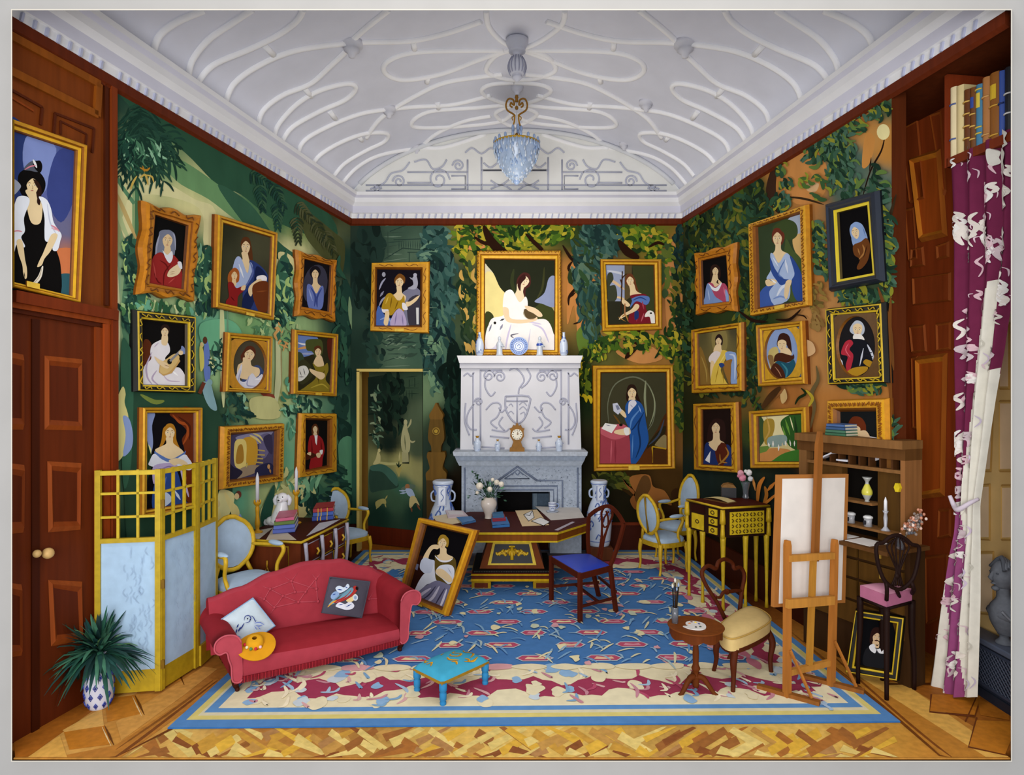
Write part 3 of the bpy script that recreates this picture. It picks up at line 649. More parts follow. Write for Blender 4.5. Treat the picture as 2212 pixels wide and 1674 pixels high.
for cx, cy, rx_, ry_, n, l in ((1520, 500, 36, 50, 70, 26), (1570, 470, 40, 40, 80, 26), (1620, 430, 30, 40, 70, 24), (1640, 470, 20, 60, 40, 30), (1590, 560, 30, 60, 50, 30), (1540, 540, 40, 30, 40, 30), (1620, 560, 14, 120, 60, 26), (1620, 660, 40, 50, 60, 30), (1600, 720, 14, 70, 50, 22), (1620, 820, 24, 70, 60, 24),
                               (1790, 300, 46, 26, 60, 26), (1820, 340, 36, 50, 90, 28), (1760, 330, 26, 26, 30, 22), (1850, 270, 26, 24, 30, 22), (1895, 235, 26, 30, 36, 26), (1830, 400, 36, 30, 50, 24), (1900, 430, 18, 70, 50, 30), (1920, 560, 12, 100, 60, 30), (1690, 360, 10, 20, 14, 16), (1700, 400, 14, 12, 12, 16), (1770, 510, 16, 30, 40, 20), (1780, 560, 16, 40, 40, 22),
                               (1690, 440, 16, 20, 24, 20), (1850, 640, 46, 20, 60, 26), (1870, 836, 46, 14, 50, 26), (1930, 930, 14, 30, 24, 30), (1640, 940, 12, 60, 30, 34), (1560, 850, 50, 10, 24, 18), (1500, 590, 14, 60, 50, 20), (1490, 740, 12, 90, 60, 20), (1500, 480, 20, 14, 20, 16)):
    fol(A, cx, cy, rx_, ry_, n, l, 8, Lf if cx > 1640 else Lf[:2]+['2c3c1c', '45581f', '6a6a24', '1c2c1c', '1a2a1e'], R.choice([30, 60, 80, 110]), 50)
fol(A, 1770, 400, 40, 30, 18, 18, 8, ['4a6a30', '3a5a34', '8a8f30'], 30, 60); fol(A, 1700, 560, 6, 40, 10, 20, 8, ['c8b830'], 80, 10)
fol(A, 1765, 640, 22, 30, 26, 20, 8, ['8a7238', '6a5a2c', '9a7a3c'], 60, 50); fol(A, 1770, 690, 14, 30, 14, 18, 8, ['9a7a44', '8a6a38'], 60, 50)
A.do('''s 24140c 7 1600 672 1630 692 1660 695; s 24140c 6 1680 690 1710 690 1735 668; s 24140c 3 1720 680 1740 682 1748 690
b d8b080 1742 735 1760 740 1766 760 1750 770 1740 760; s 6a5a38 9 1768 790 1772 820 1758 850 1764 880 1754 930; b c8a870 1690 850 1700 840 1705 860 1694 872; s 1c2c14 6 1735 838 1745 850 1730 860 1722 874; s b8a030 7 1745 842 1760 860 1750 880
s 4a3018 14 1690 836 1670 856 1650 882; s 8a5a30 6 1700 836 1680 860; s 6e4420 10 1902 620 1926 700 1936 800; s 7a4a20 10 1930 640 1926 760 1932 900
s c87a30 9 1640 1090 1644 1050 1656 1030; s c87a30 8 1660 1062 1680 1040; s a86a28 8 1650 1100 1660 1070 1656 1050; s d8924a 6 1636 1060 1630 1030; s c87a30 6 1690 1060 1660 1085 1640 1100''')
A.build('mural', 'mural', wr)
# bay: recessed pier + shutters, jamb between mural and bay
w = B(); o_ = -PR.n*BAY
w.prism([V((rx(YE+1.1), YE+1.1, 0)), V((rx(YE+1.1), YE+1.1, 0))+o_, V((rx(YE+1.1), YE+1.1, 4.3))+o_, V((rx(YE+1.1), YE+1.1, 4.3))], (0, .1, 0), '5a200c')
w.prism([V((rx(3.8), 3.8, 0))+o_, V((rx(YE+1.2), YE+1.2, 0))+o_, V((rx(YE+1.2), YE+1.2, 4.3))+o_, V((rx(3.8), 3.8, 4.3))+o_], -PR.n*.1, '8a3a16')
wy = w.build('wall_bay', 'wood', kind='structure')
w = B()
for quad in ([(1948, 208), (2030, 168), (2032, 196), (1950, 240)], [(1948, 276), (1984, 256), (2000, 430), (1968, 440)], [(2012, 246), (2034, 238), (2046, 412), (2042, 424)],
             [(1958, 450), (1976, 446), (1984, 560), (1966, 566)], [(1970, 536), (1996, 532), (2000, 574), (1968, 580)], [(2024, 530), (2052, 520), (2052, 556), (2026, 562)], [(1972, 600), (2056, 588), (2056, 650), (1974, 660)],
             [(1966, 704), (2000, 700), (2004, 760), (1972, 764)], [(2024, 698), (2056, 694), (2056, 756), (2026, 760)], [(1972, 770), (1984, 768), (1984, 928), (1976, 928)],
             [(1980, 950), (1994, 950), (1996, 1080), (1984, 1080)], [(2030, 1098), (2056, 1098), (2056, 1160), (2028, 1164)], [(2000, 1200), (2050, 1196), (2050, 1330), (2004, 1350)]):
    pq(PY, quad, .02, ('93481c', 'a0521e', '8a3c18'), .14, .004, bld=w)
for quad in ([(1970, 340), (2034, 320), (2048, 510), (1992, 524)], [(1984, 770), (2048, 762), (2042, 1072), (1992, 1078)]):
    pq(PY, quad, .04, ('a85c1e', 'cc7c24', 'a84e18'), .32, .004, bld=w)
w.build('panel', 'wood', wy)
w = B(); x0_ = 2092
wq([(2085, 600), (2230, 560), (2230, 1480), (2085, 1400)], 'dcb878', .006, w, PY)
wn = w.build('window_1', 'paint', kind='structure')
w = B()
for quad in ([(2148, 560), (2172, 556), (2172, 700), (2150, 702)], [(2176, 556), (2200, 552), (2200, 702), (2178, 704)], [(2100, 720), (2140, 715), (2140, 840), (2104, 842)], [(2160, 700), (2184, 698), (2184, 842), (2162, 842)], [(2128, 860), (2150, 858), (2144, 1020), (2118, 1020)], [(2162, 864), (2190, 864), (2190, 1020), (2162, 1020)],
             [(2114, 1046), (2142, 1044), (2142, 1168), (2114, 1166)], [(2166, 1046), (2196, 1046), (2196, 1168), (2166, 1168)], [(2112, 1190), (2150, 1190), (2150, 1330), (2112, 1326)]):
    pq(PY, quad, .02, ('c49a54', 'd2ac66', 'e6c8a0'), .12, .008, bld=w)
w.build('shutter_panel', 'paint', wn)
# ---- parquet ----
A = Art(PF, .001, 1.2e-5); A.pt = lambda x, y: (lambda p: V((max(-2.82, min(2.82, p.x)) if p.y < 3.8 else p.x, p.y, p.z)))(FL(x, min(y, 1636), .001)+V((0, 0, A.k*A.step)))
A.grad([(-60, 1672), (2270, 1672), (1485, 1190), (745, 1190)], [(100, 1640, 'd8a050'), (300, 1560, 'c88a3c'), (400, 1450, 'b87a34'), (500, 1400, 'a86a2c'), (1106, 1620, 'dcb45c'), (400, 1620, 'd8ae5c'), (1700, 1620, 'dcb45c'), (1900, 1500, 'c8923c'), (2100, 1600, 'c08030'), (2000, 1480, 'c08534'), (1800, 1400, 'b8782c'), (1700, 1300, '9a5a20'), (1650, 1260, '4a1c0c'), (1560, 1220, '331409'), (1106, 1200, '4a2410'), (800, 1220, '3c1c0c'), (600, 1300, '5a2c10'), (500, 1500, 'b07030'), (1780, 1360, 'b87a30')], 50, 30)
BR = ['8a5028', 'a86a30', 'c8963c', 'd8a83c', 'e4c878', 'dcc070', 'c09048', '9a6230', 'e0b040', 'b0804c']
r = random.Random(5)
for i in range(150):    # herringbone blocks along the front edge
    cx = 230+i*11.3+r.uniform(-6, 6); cy = 1576+r.random()*76; a = math.radians(r.choice([38, -38, 42, -36])); l = r.uniform(18, 52); wd = r.uniform(9, 15)
    c_, s_ = math.cos(a), math.sin(a)*.8
    q = [(cx+x*c_-y*.8*s_, cy+x*s_+y*c_*.8) for x, y in ((-l, -wd), (l, -wd), (l, wd), (-l, wd))]
    # keep the block on the herringbone field, between its two border boards
    xl = lambda y: 375-(y-1572)*1.75; xr = lambda y: 1925+(y-1572)*1.6
    q = [(min(max(x, xl(max(y, 1570))), xr(max(y, 1570))), min(max(y, 1570), 1668)) for x, y in q]
    A.p(q, r.choice(BR))
A.do('''p b87830 200 1674 262 1640 480 1480 470 1465 250 1610 120 1674; p d0964a 262 1600 400 1500 470 1445 440 1440 250 1560; l 6e3a14 5 250 1650 380 1570 480 1490
s 7a451c 6 200 1672 300 1600 470 1470; s 8a5420 5 250 1620 380 1530 460 1470; p a8621e 30 1645 60 1640 250 1500 260 1480 180 1500 30 1600
p e0a850 60 1645 130 1590 145 1645; p e2ac5a 135 1578 220 1530 225 1572 150 1590; p e0aa58 235 1518 300 1478 296 1498 242 1520
p c07824 138 1582 226 1568 240 1608 150 1620; p c47c28 226 1510 290 1502 306 1542 232 1560; p c8822c 298 1470 386 1438 392 1470 304 1500; s 6a3c14 6 226 1568 246 1610; s e8d0a0 3 220 1570 240 1612; s 6a3c14 6 292 1503 312 1545; s e8d0a0 3 286 1505 306 1547; s 6a3c14 5 380 1440 398 1480
p a06020 1930 1400 2010 1400 2030 1440 1930 1440''')
A.do('''p b87a2c 1790 1430 1830 1440 2130 1674 2040 1674; p dca850 1830 1445 1930 1460 2200 1674 2130 1674; s 6e3c12 6 1750 1400 1900 1520 2050 1650; s 7a4416 5 1780 1400 1960 1560 2100 1672; s 8a5420 4 1690 1350 1850 1480
p b46c20 1940 1440 2014 1438 2010 1475 1918 1475; l 5a2c0c 4 1940 1440 1918 1478 2010 1478; p b8701e 2012 1500 2118 1504 2105 1545 2008 1536; l 6a3410 4 2012 1500 2008 1538 2106 1548 2118 1510
p ba7420 2106 1556 2200 1560 2200 1630 2092 1612; l 6a3410 4 2110 1550 2092 1614 2200 1632; p a8641c 2110 1505 2180 1545 2180 1556 2118 1545; l 6a3410 3 2085 1560 2112 1500''')
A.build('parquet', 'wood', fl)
# =================== PICTURES ===================
GOLD = [(0, .012, '6a3408'), (.07, .04, 'a86812'), (.2, .05, 'd29c1c'), (.42, .046, 'c48a18'), (.5, .03, '8a5210'), (.6, .036, 'cc9418'), (.85, .03, 'dca820'), (.93, .018, '8a5410'), (1, .008, '5a2c06')]
ROCO = [(0, .012, '7a4208'), (.08, .045, 'b06c14'), (.3, .055, 'c87f18'), (.62, .04, 'bf7816'), (.7, .03, '8a4e0c'), (.78, .036, 'c8841a'), (.93, .03, 'b87014'), (1, .008, '5a2e06')]
CARV = [(0, .012, '7a4408'), (.1, .045, 'c4820f'), (.35, .05, 'dca022'), (.7, .05, 'c88c1a'), (.85, .03, '8a5210'), (1, .008, '6a3a08')]
BLK = [(0, .012, '0c0c0c'), (.14, .045, '14140f'), (.18, .05, 'b89a18'), (.3, .05, 'c8a81c'), (.34, .04, '0e0e0a'), (.7, .04, '14120a'), (.74, .034, 'c8a81c'), (.9, .03, 'd0b020'), (1, .008, '3a2a06')]
BLU = [(0, .012, '0f1218'), (.12, .045, '232a38'), (.3, .06, '1a202c'), (.42, .05, '2a3242'), (.55, .045, '141820'), (.72, .035, '1e2430'), (.76, .03, 'd8be1a'), (.95, .028, 'e0c820'), (1, .008, '4a3a08')]
D0 = .06
for _s in (GOLD, ROCO, CARV, BLK, BLU): _s[:] = [(t, h+.02, c) for t, h, c in _s]
def bil(q, u, v):
    return tuple((q[0][i]*(1-u)+q[1][i]*u)*(1-v)+(q[3][i]*(1-u)+q[2][i]*u)*v for i in (0, 1))
def picture(pl, qo, qi, style, art, label, bg='1a1612', cat='painting', name='framed_portrait', wavy=0, orn=None, oval=None, plate=None, group=None, mat='gold', d0=D0, root=None, hide=False, bggrad=None):
    if root is None:
        lowp = pl.hit((qo[2][0]+qo[3][0])/2, (qo[2][1]+qo[3][1])/2, d0) - pl.n*d0
        root = thing(name, lowp, label, cat, group)
    N = 14 if wavy else 1
    # ring sample points in px: outer (maybe wavy) and inner
    def ring(t, hh):
        out = []
        for k in range(4):
            a, b = qo[k], qo[(k+1) % 4]; c, d = qi[k], qi[(k+1) % 4]
            for j in range(N):
                s = j/N; ox = a[0]*(1-s)+b[0]*s; oy = a[1]*(1-s)+b[1]*s
                if wavy:
                    mx, my = (qo[0][0]+qo[2][0])/2, (qo[0][1]+qo[2][1])/2
                    f = wavy*(math.cos(s*math.pi*4)*.5+.5)*(1-t)-wavy*.7*(1-t)
                    L = math.hypot(ox-mx, oy-my) or 1; ox += (ox-mx)/L*f; oy += (oy-my)/L*f
                ix = c[0]*(1-s)+d[0]*s; iy = c[1]*(1-s)+d[1]*s
                out.append(pl.hit(ox*(1-t)+ix*t, oy*(1-t)+iy*t, d0)+pl.n*(hh-d0))
        return out
    fb = B(); rings = [(ring(0, .002), style[0][2])]+[(ring(t, h), c) for t, h, c in style]+[(ring(1.02, .004), style[-1][2])]
    base = [len(fb.v)+i*4*N for i in range(len(rings))]
    for r_, c in rings: fb.v += [tuple(p) for p in r_]
    for i in range(len(rings)-1):
        for j in range(4*N):
            j2 = (j+1) % (4*N); fb.face([base[i]+j, base[i]+j2, base[i+1]+j2, base[i+1]+j], rings[i+1][1])
    if orn:
        oc, tt, hh, rad, step = orn; ob = fb; rr_ = random.Random(int(qo[0][0]))
        for k in range(4):
            a, b = qo[k], qo[(k+1) % 4]; c, d = qi[k], qi[(k+1) % 4]; L = math.hypot(b[0]-a[0], b[1]-a[1]); n = max(2, int(L/step))
            for j in range(n):
                s = (j+.5)/n; g = lambda s, t: (lambda o, i_: (o[0]*(1-t)+i_[0]*t, o[1]*(1-t)+i_[1]*t))((a[0]*(1-s)+b[0]*s, a[1]*(1-s)+b[1]*s), (c[0]*(1-s)+d[0]*s, c[1]*(1-s)+d[1]*s))
                ds = .36*step/L; q = [g(s-ds, tt-.12), g(s-ds*.3, tt+.14), g(s+ds*.3, tt-.1), g(s+ds, tt+.12)] if rr_.random() < .7 else [g(s-ds, tt+.1), g(s, tt-.15), g(s+ds, tt+.1)]
                ob.tube([pl.hit(x, y, d0)+pl.n*(hh+.02-d0) for x, y in cr(q, 3)], rad, oc, 5)
    fr = fb.build('frame', mat, root)
    A = Art(pl, d0, 1.2e-4); A.k = 0
    m = ((qi[0][0]+qi[2][0])/2, (qi[0][1]+qi[2][1])/2); ex = lambda p, e=1.06: (m[0]+(p[0]-m[0])*e, m[1]+(p[1]-m[1])*e)
    A.off = d0; sh = -(d0-(.03 if d0 > .05 else .008))/A.step
    A.k = sh
    if bggrad: A.grad([ex(p) for p in qi], bggrad, 10, 12, 1.5)
    else: A.p([ex(p) for p in qi], bg)
    # clip test is done by the frame lip standing in front of the canvas
    A.do(art)
    A.build('canvas', 'paint', root)
    if oval:
        cx, cy, rx_, ry_, c0 = oval; sb = B(); n = 48
        o1 = []; corners = [0]*n
        for i in range(n):
            a = 2*math.pi*i/n; dx, dy = math.cos(a), math.sin(a)
            # outer boundary: on the inner rectangle
            t = 1e9
            for k in range(4):
                p, q = ex(qi[k], 1.02), ex(qi[(k+1) % 4], 1.02); ex_, ey_ = q[0]-p[0], q[1]-p[1]; den = dx*ey_-dy*ex_
                if abs(den) < 1e-9: continue
                tt_ = ((p[0]-cx)*ey_-(p[1]-cy)*ex_)/den
                if tt_ > 0: t = min(t, tt_)
            o1.append((cx+dx*t, cy+dy*t))
        i1 = [(cx+math.cos(2*math.pi*i/n)*rx_, cy+math.sin(2*math.pi*i/n)*ry_) for i in range(n)]
        i2 = [(cx+math.cos(2*math.pi*i/n)*rx_*.95, cy+math.sin(2*math.pi*i/n)*ry_*.97) for i in range(n)]
        hp = lambda p, h: pl.hit(p[0], p[1], d0)+pl.n*(h-d0)
        for i in range(n):
            j = (i+1) % n
            sb.poly([hp(o1[i], .046), hp(o1[j], .046), hp(i1[j], .048), hp(i1[i], .048)], c0)
            sb.poly([hp(i1[i], .048), hp(i1[j], .048), hp(i2[j], .03), hp(i2[i], .03)], '7a4a10')
        sb.build('mount', mat, root)
    if plate:
        pb = B(); x, y, w_, h_, an = plate; hp = lambda p, h: pl.hit(p[0], p[1], d0)+pl.n*(h-d0)
        q = [(x-w_, y-h_-w_*an), (x+w_, y-h_+w_*an), (x+w_, y+h_+w_*an), (x-w_, y+h_-w_*an)]
        pb.prism([hp(p, .072) for p in q], pl.n*.008, 'e0b83c', '7a4a10'); pb.build('nameplate', mat, root)
    return root
SC = ('8a4e0c', .4, .056, .0035, 22)
# ---- left wall ----
picture(PL, [(28, 256), (190, 313), (175, 655), (28, 620)], [(29, 281), (168, 326), (157, 637), (29, 606)], GOLD, '''
b d0784a 120 545 170 540 165 600 130 610; b 2f5a64 128 600 150 590 170 600 165 650 120 640
b 2a3a70 20 270 70 290 60 400 40 560 20 560; b 8090c8 70 290 130 320 100 420 60 360; b 3a4684 130 330 170 330 170 420 140 480 110 420
b 0a0808 60 440 100 440 108 500 130 540 140 580 136 640 80 650 20 620 20 560 30 535 55 500 58 470
b 0a0808 48 395 52 372 78 362 100 378 107 400 96 422 60 424
b 9aa0b0 40 386 30 388 28 398 36 404 28 412 38 420 48 412 54 400
b 555a66 60 365 72 350 86 346 96 352 92 370 74 368; b 0a0808 80 352 94 346 100 358 96 372 86 366; s e8e8e8 5 80 344 84 352 88 362; s d88090 3 62 366 74 359 86 357
b e8cfa0 64 410 72 430 66 440 76 480 96 480 100 440 90 430 94 410
b 2a1610 66 396 80 384 96 400 98 420 94 440 88 425 84 402 76 396; f e8cfa0 79 400 27 38 0 -.05
b 2a1610 92 400 96 420 94 442 88 436 90 420; b 2a1610 80 386 92 394 96 410 88 404 82 392
b e8ecf4 48 424 66 424 72 436 60 470 62 498 54 512 62 530 58 534 44 528 38 548 32 530 28 510 34 470 40 440
b e8ecf4 92 424 108 430 118 450 124 480 140 505 138 520 132 540 122 540 120 524 106 520 104 500 104 470 98 440
s c6cadc 3 40 440 36 480 34 520; s c6cadc 3 110 440 116 480 130 506; s d88a98 3 36 500 46 498 56 500; s d88a98 4 118 486 128 492 136 500; s e0a0a8 3 118 492 136 498
b e8cfa0 44 520 56 520 62 560 66 580 66 598 62 602 58 590 56 572 48 548; b e8cfa0 120 505 132 508 118 540 104 558 98 572 88 576 94 560 100 548 110 524
s 0a0808 2 60 588 61 600; s e8e0d0 8 100 574 94 596 84 610 74 618; s b8a888 2 98 578 92 598 80 612''', 'gilt-framed portrait of a lady in a black feathered hat hanging over the wooden door',
 bggrad=[(40, 290, '5a6aa8'), (100, 330, '7484bc'), (150, 340, '3c4a86'), (130, 420, '5a64a0'), (150, 500, '6a6a8a'), (150, 560, 'b8744c'), (40, 450, '34427c'), (30, 380, '4a589a')], plate=(66, 616, 14, 6, .24))
picture(PL, [(313, 435), (434, 466), (419, 650), (301, 634)], [(340, 465), (408, 488), (398, 623), (328, 610)], ROCO, '''
b 7a8094 352 500 368 496 384 504 386 525 384 550 376 552 352 545 342 550 350 520; s a8acc0 4 352 506 346 530 344 552; s a8acc0 3 372 498 384 510 386 540
b e6c898 364 530 374 530 376 548 370 556 362 548; f e6c898 369 519 22 34 4
b 9c2a28 342 550 356 545 368 560 376 548 392 562 400 590 402 630 320 625 330 580 336 560
b e8e8ee 358 540 368 550 378 542 380 556 374 568 366 560
s 6a1414 3 352 562 366 572 372 590; s 6a1414 3 376 570 362 590 360 618; s 6a1414 3 340 590 348 608 356 612; s c04a44 3 338 566 344 600; s c04a44 3 384 600 370 612
b ecd6ac 372 584 384 574 394 570 398 580 392 592 378 598 368 596; s 8a5a3a 1.2 374 588 384 586; s 8a5a3a 1.2 374 592 384 591; b e8e8ee 390 566 398 566 400 580 394 578''', 'wavy gilt rococo frame with a long grey-haired sitter in a red cloak', bg='0a0a0a', wavy=9, orn=('6e3c08', .42, .058, .0045, 34))
picture(PL, [(470, 462), (600, 502), (592, 692), (466, 664)], [(487, 483), (589, 513), (583, 676), (479, 652)], GOLD, '''
b 5a3216 528 525 538 518 548 526 552 560 546 566 530 545; b e8cda0 528 545 540 545 545 562 556 580 540 600 524 585 520 565 530 560
f e8cda0 537 533 19 32
b 2a3c78 545 562 566 572 582 590 584 606 570 640 564 670 540 672 530 640 536 610 548 590; b 16224c 560 575 580 592 578 610 560 640 545 670 530 668 532 640 552 612
b a8b8dc 514 560 526 556 540 590 546 566 552 580 540 610 526 628 512 640 506 600; s 5a6aa8 4 546 566 552 590 536 620; s e8ecf4 4 522 570 532 600
b f0ecf0 560 598 574 594 582 600 578 612 564 612; b e8cda0 566 602 572 612 556 622 548 640 542 630 546 616; 
b 6a3214 554 614 584 610 584 668 566 674 552 640; s 8a4a20 3 560 630 582 628
b a85a24 500 590 512 578 522 586 522 606 514 612 504 618 498 606; b e8c898 508 600 514 600 516 616 508 616; f e8c898 512 595 13 22
b 8a1c1c 498 612 508 610 516 622 530 618 534 626 520 640 516 668 496 662 494 650 500 640; s 5a0c0c 3 504 640 512 650; b e8c898 528 618 536 616 534 626 526 626''', 'gilt-framed portrait of a woman in dark blue leaning on a plinth with a red-haired child', bggrad=[(490, 500, '2e3020'), (570, 530, '4a4a34'), (490, 560, '3a3c2a'), (580, 600, '3c3c2c')], plate=(537, 679, 9, 3, .2))
picture(PL, [(643, 540), (727, 562), (724, 695), (641, 682)], [(661, 560), (717, 574), (712, 672), (655, 661)], ROCO, '''
e 3a3a4c 686 615 26 44 10; e 18141c 686 588 12 14; b e8cda0 682 598 690 598 692 612 702 622 698 636 682 636 676 622 681 612; f e8cda0 686 592 15 25
b 6a7cc0 668 618 678 616 688 634 698 618 704 624 700 666 672 664; s 3a4a90 4 676 620 686 640 684 662; s 3a4a90 4 700 622 690 642 690 664; s a0b0e0 3 672 624 680 650''', 'small wavy gilt frame with a dark-haired woman in a lilac-blue wrap', bg='100e14', wavy=5, orn=('6e3c08', .42, .058, .004, 40))
picture(PL, [(293, 668), (424, 682), (423, 850), (295, 846)], [(311, 691), (406, 701), (406, 832), (314, 830)], BLK, '''
b 5a2a12 318 736 334 742 336 790 316 790; b e8e4e8 336 745 350 736 362 733 372 744 374 760 364 775 380 792 396 795 408 815 408 840 312 836 314 812 320 790 334 775 332 760
s b8a8c0 4 336 760 324 790 326 815 336 830; s b8a8c0 4 346 800 336 818 350 832; s c8b8cc 3 360 810 372 822 396 824; s c8b8cc 3 340 750 350 740; s ffffff 4 378 800 392 812
e 2a1a14 364 712 10 12; b e8cda0 358 722 368 722 370 734 366 746 356 742; f e8cda0 363 717 16 24
p c8a060 352 788 372 774 392 772 396 780 378 806 360 812 350 804; b d8b878 356 784 368 774 384 764 394 770 390 782 376 800 362 808 352 802; e 1a1a1a 373 781 5 6; l 8a8a90 5 374 780 400 754; b 8090c0 398 748 404 750 408 762 400 764; b e8cda0 340 770 350 776 366 784 372 792 366 796 350 786; s 8a5a3a 1.5 362 788 372 792; e e8cda0 397 762 5 5''', 'black and gold framed portrait of a woman in white playing a guitar', bg='0c0a0a', orn=('c0a01c', .52, .048, .004, 30))
picture(PL, [(492, 717), (589, 726), (586, 850), (487, 846)], [(504, 732), (579, 738), (577, 840), (500, 836)], GOLD, '''
e 4a4434 543 788 37 54; b 3a4c7c 556 790 574 800 576 826 548 838 520 836; b 5a2c1a 530 762 540 750 554 752 558 765 552 776 540 770 530 780 526 770
b e8cda0 532 772 546 776 550 790 566 796 564 812 540 820 520 812 520 790 530 782; f e8cda0 545 766 22 28 8
b dcdce8 528 786 516 812 512 828 530 838 566 838 574 826 572 808 560 816 550 806 536 824 524 820 528 800; s a8a8c8 3 526 800 520 824; s a8a8c8 3 544 812 540 832 560 834; s f4f4fa 3 556 820 572 818''', 'gilt frame with oval mount around a head-tilting woman in white', bg='4a4434', oval=(543, 788, 36, 53, 'c48814'))
picture(PL, [(636, 711), (731, 721), (728, 857), (633, 851)], [(647, 724), (722, 732), (716, 846), (648, 843)], GOLD, '''
b 6a84c0 644 722 690 728 690 760 644 770; s d8a060 6 648 754 670 750 690 756; s e8e8e8 4 648 740 664 744 684 742; s 9aa4c8 5 648 764 690 764
b 4a5228 666 736 684 732 700 736 702 762 690 776 680 760 668 756; b 3a4a34 648 762 658 764 662 780 648 790; b 5a2014 712 734 724 734 722 780 714 770
b 5a3018 684 750 696 748 700 760 696 764 688 762; f e8cda0 692 760 14 20; b e8cda0 690 768 698 768 702 776 704 790 690 792 682 784; 
b 8a7a24 680 784 690 792 704 790 712 784 714 800 708 820 722 846 656 846 664 836 684 820 688 806; s 5a4a10 3 690 800 694 830; s 5a4a10 3 706 800 700 812 690 820; s b8a43c 3 676 838 700 830 714 840
b 3a3a20 648 790 660 776 676 790 680 812 660 830 648 822; b e0e0d8 648 796 664 790 672 804 660 820 648 822; s 5a5a58 2 652 800 656 812; s 5a5a58 2 660 796 664 810; s 5a5a58 2 650 814 662 814
b e8cda0 674 796 690 802 704 806 706 814 698 820 688 814 676 804''', 'gilt-framed picture of a lady in olive under a blue and orange sky', bg='2e2c18', plate=(685, 851, 7, 2.5, .05))
picture(PL, [(308, 880), (438, 880), (436, 1098), (306, 1118)], [(323, 893), (424, 893), (424, 1083), (322, 1100)], GOLD, '''
b 8a9ac8 322 893 342 893 336 920 338 960 330 990 322 990; b e8e8a0 324 960 334 970 332 990 324 1000; b 203a24 322 950 330 970 336 1000 322 1040
b 6a2c10 375 893 428 893 428 1090 410 1080 400 1050 406 980 400 950 410 930 390 910; s a04a1c 7 380 896 395 912 412 918 412 940 402 960; s 4a1c0a 5 392 900 416 920 416 950; s a04a1c 5 410 1030 406 1050 416 1070
b b07820 360 925 374 918 386 926 388 950 396 970 398 986 388 966 376 952 366 950 360 960 350 972 356 950
b e8d0a4 366 945 380 945 382 958 400 972 404 984 376 992 352 982 342 972 356 964 366 958; f e8d0a4 374 935 21 30
b 5a78b8 340 975 356 984 376 992 400 980 408 974 400 990 376 1000 350 992; b e0e4f0 340 980 356 992 376 998 404 982 414 990 422 1004 416 1016 386 1010 360 1012 330 1006 330 996
b b8a8d0 340 1006 376 1000 392 1010 376 1024 350 1030 340 1046 336 1030; s 8a78b0 3 344 1020 370 1008 388 1012; b 2c4c94 340 1046 360 1022 386 1016 396 1040 406 1080 416 1086 400 1090 340 1104; b c8d8f0 346 1072 366 1064 378 1080 360 1096 344 1096; s d8e4f8 6 384 1060 396 1080; s 5a7ac0 6 366 1030 356 1060
b e8d0a4 372 994 388 990 402 994 412 1002 404 1006 392 1002 384 1006 374 1000; s c8b8e0 6 396 1010 404 1040 414 1074''', 'gilt-framed portrait of a long-haired blonde in blue behind the folding screen', bg='0c0a10')
picture(PL, [(482, 921), (615, 914), (613, 1040), (479, 1058)], [(503, 940), (598, 932), (595, 1024), (500, 1036)], CARV, '''
b 8a88a8 515 945 560 934 596 930 580 950 560 960 540 960; b c89830 530 950 550 944 562 960 560 1000 545 1010 532 980; b e0cc78 513 958 526 948 538 956 538 990 536 1012 514 1006; b a87c2c 520 966 530 962 532 996 516 1000
b 6a6488 560 946 586 936 592 960 578 990 566 980 566 960; b 3a3450 575 946 592 940 594 980 582 970; s d8c880 5 545 940 560 948 570 958; s d8c880 4 552 936 566 942 574 952
l b8a058 3 562 972 578 974; l b8a058 3 560 982 578 983; l b8a058 3 558 990 574 991; l b8a058 3 556 998 574 1000; l b8a058 3 556 1006 570 1008; b 9a8870 526 1012 556 1004 566 1016 540 1028 512 1034
b 282438 498 1000 512 1010 530 1020 510 1040 498 1040; b 2a2a48 560 1010 590 1000 598 1024 560 1028; e c89860 586 1008 3 5; s b8844c 4 588 1012 590 1022; s c8b868 4 540 1000 538 1010''', 'gilt-framed painting of a vaulted stone hall with a lit arch and curving stair', bg='4a4462', name='framed_painting', orn=('7a4208', .45, .054, .0035, 12), cat='painting')
picture(PL, [(650, 892), (728, 893), (728, 1020), (645, 1033)], [(662, 907), (712, 909), (711, 1005), (663, 1015)], CARV, '''
b 5a3016 679 922 686 917 693 924 692 940 680 940; b e8cda0 683 934 689 934 690 946 683 946; f e8cda0 686 927 10 17
b 9a1f22 674 944 684 940 692 940 702 950 706 972 702 990 698 1012 674 1014 676 990 670 972; s 6a0f12 3 678 950 680 990; s 6a0f12 3 698 950 700 980; p f0f0f0 684 940 691 940 689 962 686 956
b 4a2010 664 982 678 978 690 984 678 990 664 994; b e8cda0 668 980 676 976 676 984; b e8cda0 688 980 698 978 696 988 690 988; b f0f0f0 695 974 702 972 700 982''', 'small gilt-framed portrait of a standing man in a long red coat', bg='0e0c0c', orn=('7a4208', .45, .054, .003, 46))
